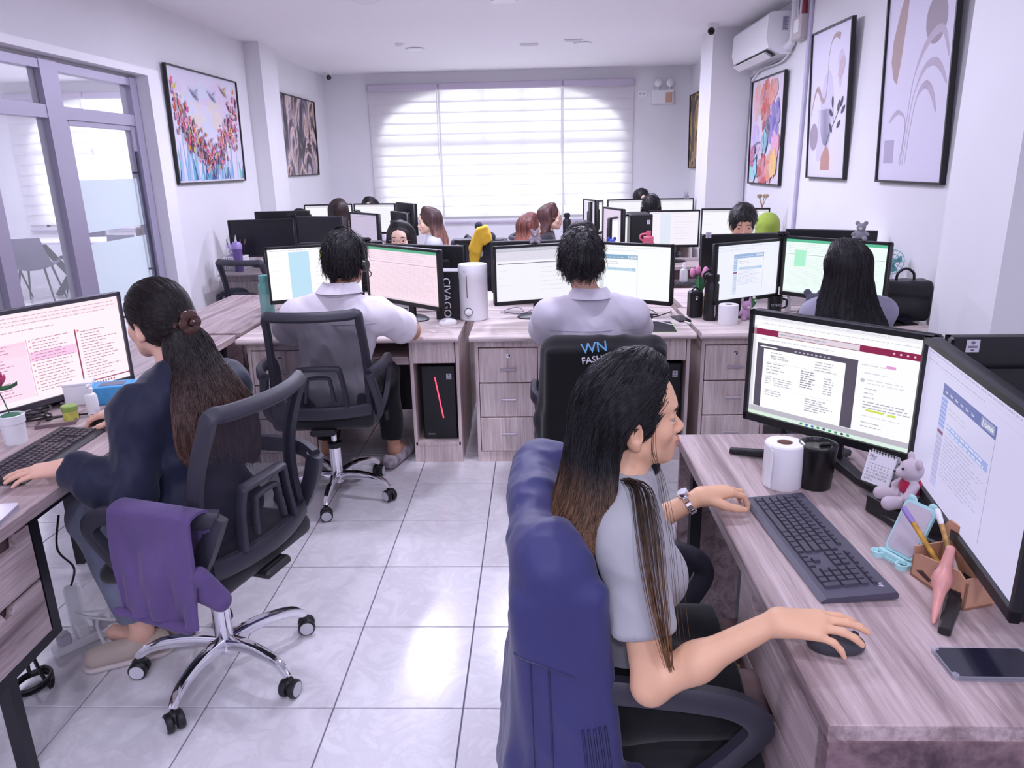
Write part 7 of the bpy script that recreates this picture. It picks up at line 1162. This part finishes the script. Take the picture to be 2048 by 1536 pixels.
t = thing('tumbler', 'purple clear tumbler before the switched off monitor', 'tumbler', (-2.63, 6.47, .74)); MB().lathe([(0, 0), (.036, 0), (.043, .2), (.04, .2), (.034, .01)], n=20).obj('cup', see_through('purple_clear', rgb(110, 90, 150), .75, .15), t); MB().lathe([(.045, .198), (.045, .235), (.03, .26), (0, .262)], n=20).obj('lid', mat('purple_lid', rgb(150, 130, 190), .35), t)
t = thing('dried_flowers', 'small dried bouquet on top of the white screen by the pillar', 'flowers', (1.93, 6.5, 1.20)); [MB().tube([(0, 0, 0), (.03 * math.cos(k), .02 * math.sin(k), .09)], .003, 5).obj('stem', mat('dry_stem', rgb(150, 120, 80), .8), t) for k in range(4)]; [MB().ball((.035 * math.cos(k), .02 * math.sin(k), .1), (.016, .012, .016), 8).obj('bloom', mat('dry_bloom', rgb(176, 150, 120), .8), t) for k in range(4)]
# ---------------------------------------------------------------- meeting room
m_mc = fabric('meeting_chair_grey', rgb(104, 100, 116), .8)
def meeting_chair():
    t = thing('meeting_chair', 'grey shell chair nearest the glass in the meeting room', 'chair', (0, 0, 0), 0, 'grey meeting room chairs')
    def sh(u, v):
        x = (u - .5) * 2; w = .22 + .03 * math.sin(PI * v); 
        if v < .5: a = v / .5; return (x * w, .22 - .42 * a, .46 - .02 * a + .05 * x * x + .03 * (1 - a) * 0)
        a = (v - .5) / .5; return (x * w * (1 - .12 * a), -.2 - .09 * a - .04 * math.sin(PI * a) + .07 * x * x * (1 - a * .5), .44 + .4 * a + .05 * x * x * (1 - a))
    MB().grid(sh, 10, 16, th=.03).obj('shell', m_mc, t, ang=1.2)
    for sx in (-1, 1):
        for y0, y1 in ((.12, .2), (-.14, -.22)): MB().tube([(sx * .14, y0, .45), (sx * .22, y1, 0)], [.014, .009], 8).obj('leg', m_bsteel, t)
    return t
mc = meeting_chair(); mc.location = (-6.50, 9.42, 0); mc.rotation_euler.z = .25
for (x, y, rz, lb) in ((-7.05, 9.55, .3, 'grey shell chair at the left frame edge in meeting room'), (-6.35, 10.25, PI, 'grey shell chair half hidden by the glass door post'), (-5.28, 9.70, -.2, 'grey shell chair behind frosted glass, left one'), (-4.75, 10.2, .3, 'grey shell chair behind frosted glass, right one')): clone(mc, (x, y, 0), rz, lb)
t = thing('meeting_table', 'meeting room table with dark crossed legs', 'table', (-6.55, 9.95, 0)); MB().box((0, 0, .735), (1.9, .7, .03), b=.004).obj('tabletop', mat('table_white', rgb(214, 210, 220), .4), t)
for s in (-1, 1): MB().box((.25, s * .08 - .15, .36), (.07, .05, .92), R=rotm(ry=s * .66)).obj('leg', mat('table_leg', rgb(64, 56, 64), .5), t)
tag(MB().tube(smooth_path([(0, 0, 0), (.06, .02, .0), (.12, 0, .02), (.2, .03, 0)]), .018, 6).obj('red_strap', mat('strap_red', rgb(150, 30, 60), .6), loc=(-6.45, 9.95, .77)), 'dark red strap on the meeting room table', 'strap')
t = thing('cabinet', 'wooden low cabinet just inside the meeting room', 'cabinet', (-4.18, 7.95, 0)); MB().box((0, 0, .36), (.5, .45, .72)).obj('carcass', m_woodd, t, smooth=False); MB().box((0, 0, .732), (.53, .48, .024), b=.003).obj('top', m_woodx, t); [MB().box((x, -.232, .36), (.235, .016, .66), b=.002).obj('door', m_woodz, t) for x in (-.122, .122)]
t = thing('speaker', 'brown rounded speaker standing on the meeting room cabinet', 'speaker', (-4.2, 7.9, .745)); V, Q = sdf_mesh([rbox((0, 0, .15), (.045, .035, .13), .02, k=.02)], .008, 2); np_obj('body', V, Q, mat('speaker_brown', rgb(104, 74, 76), .6), t); MB().box((0, -.056, .15), (.07, .004, .22)).obj('grille', mat('speaker_grille', rgb(88, 62, 66), .9), t)
for x, y, rz, lb in ((-.99, 5.52, PI, 'chair under the woman in glasses'), (.335, 5.52, PI, 'chair under the person behind the shaggy man'), (1.485, 5.55, PI, 'chair under the young man'), (-.92, 7.0, PI / 2, 'chair under the long haired woman facing left'), (-.12, 6.55, -PI / 2 + .5, 'chair under the auburn haired woman'), (.06, 7.1, -PI / 2, 'chair under the woman in dark top'), (1.85, 5.95, .1, 'chair under the green headscarf')): place_chair((x, y), rz, lb, .3, -.04)
place_chair((-.43, 5.46), PI, 'empty chair carrying the yellow garment', .2, .06)
for x, y, rz, lb in ((-2.1, 7.93, 0, 'chair under the dark straight haired back'), (-1.97, 9.05, PI, 'chair under the person behind the white screens'), (1.25, 9.1, PI, 'chair under the farthest right person'), (1.2, 7.82, 0, 'chair under the far headset wearer')): place_chair((x, y), rz, lb, .3, -.04)
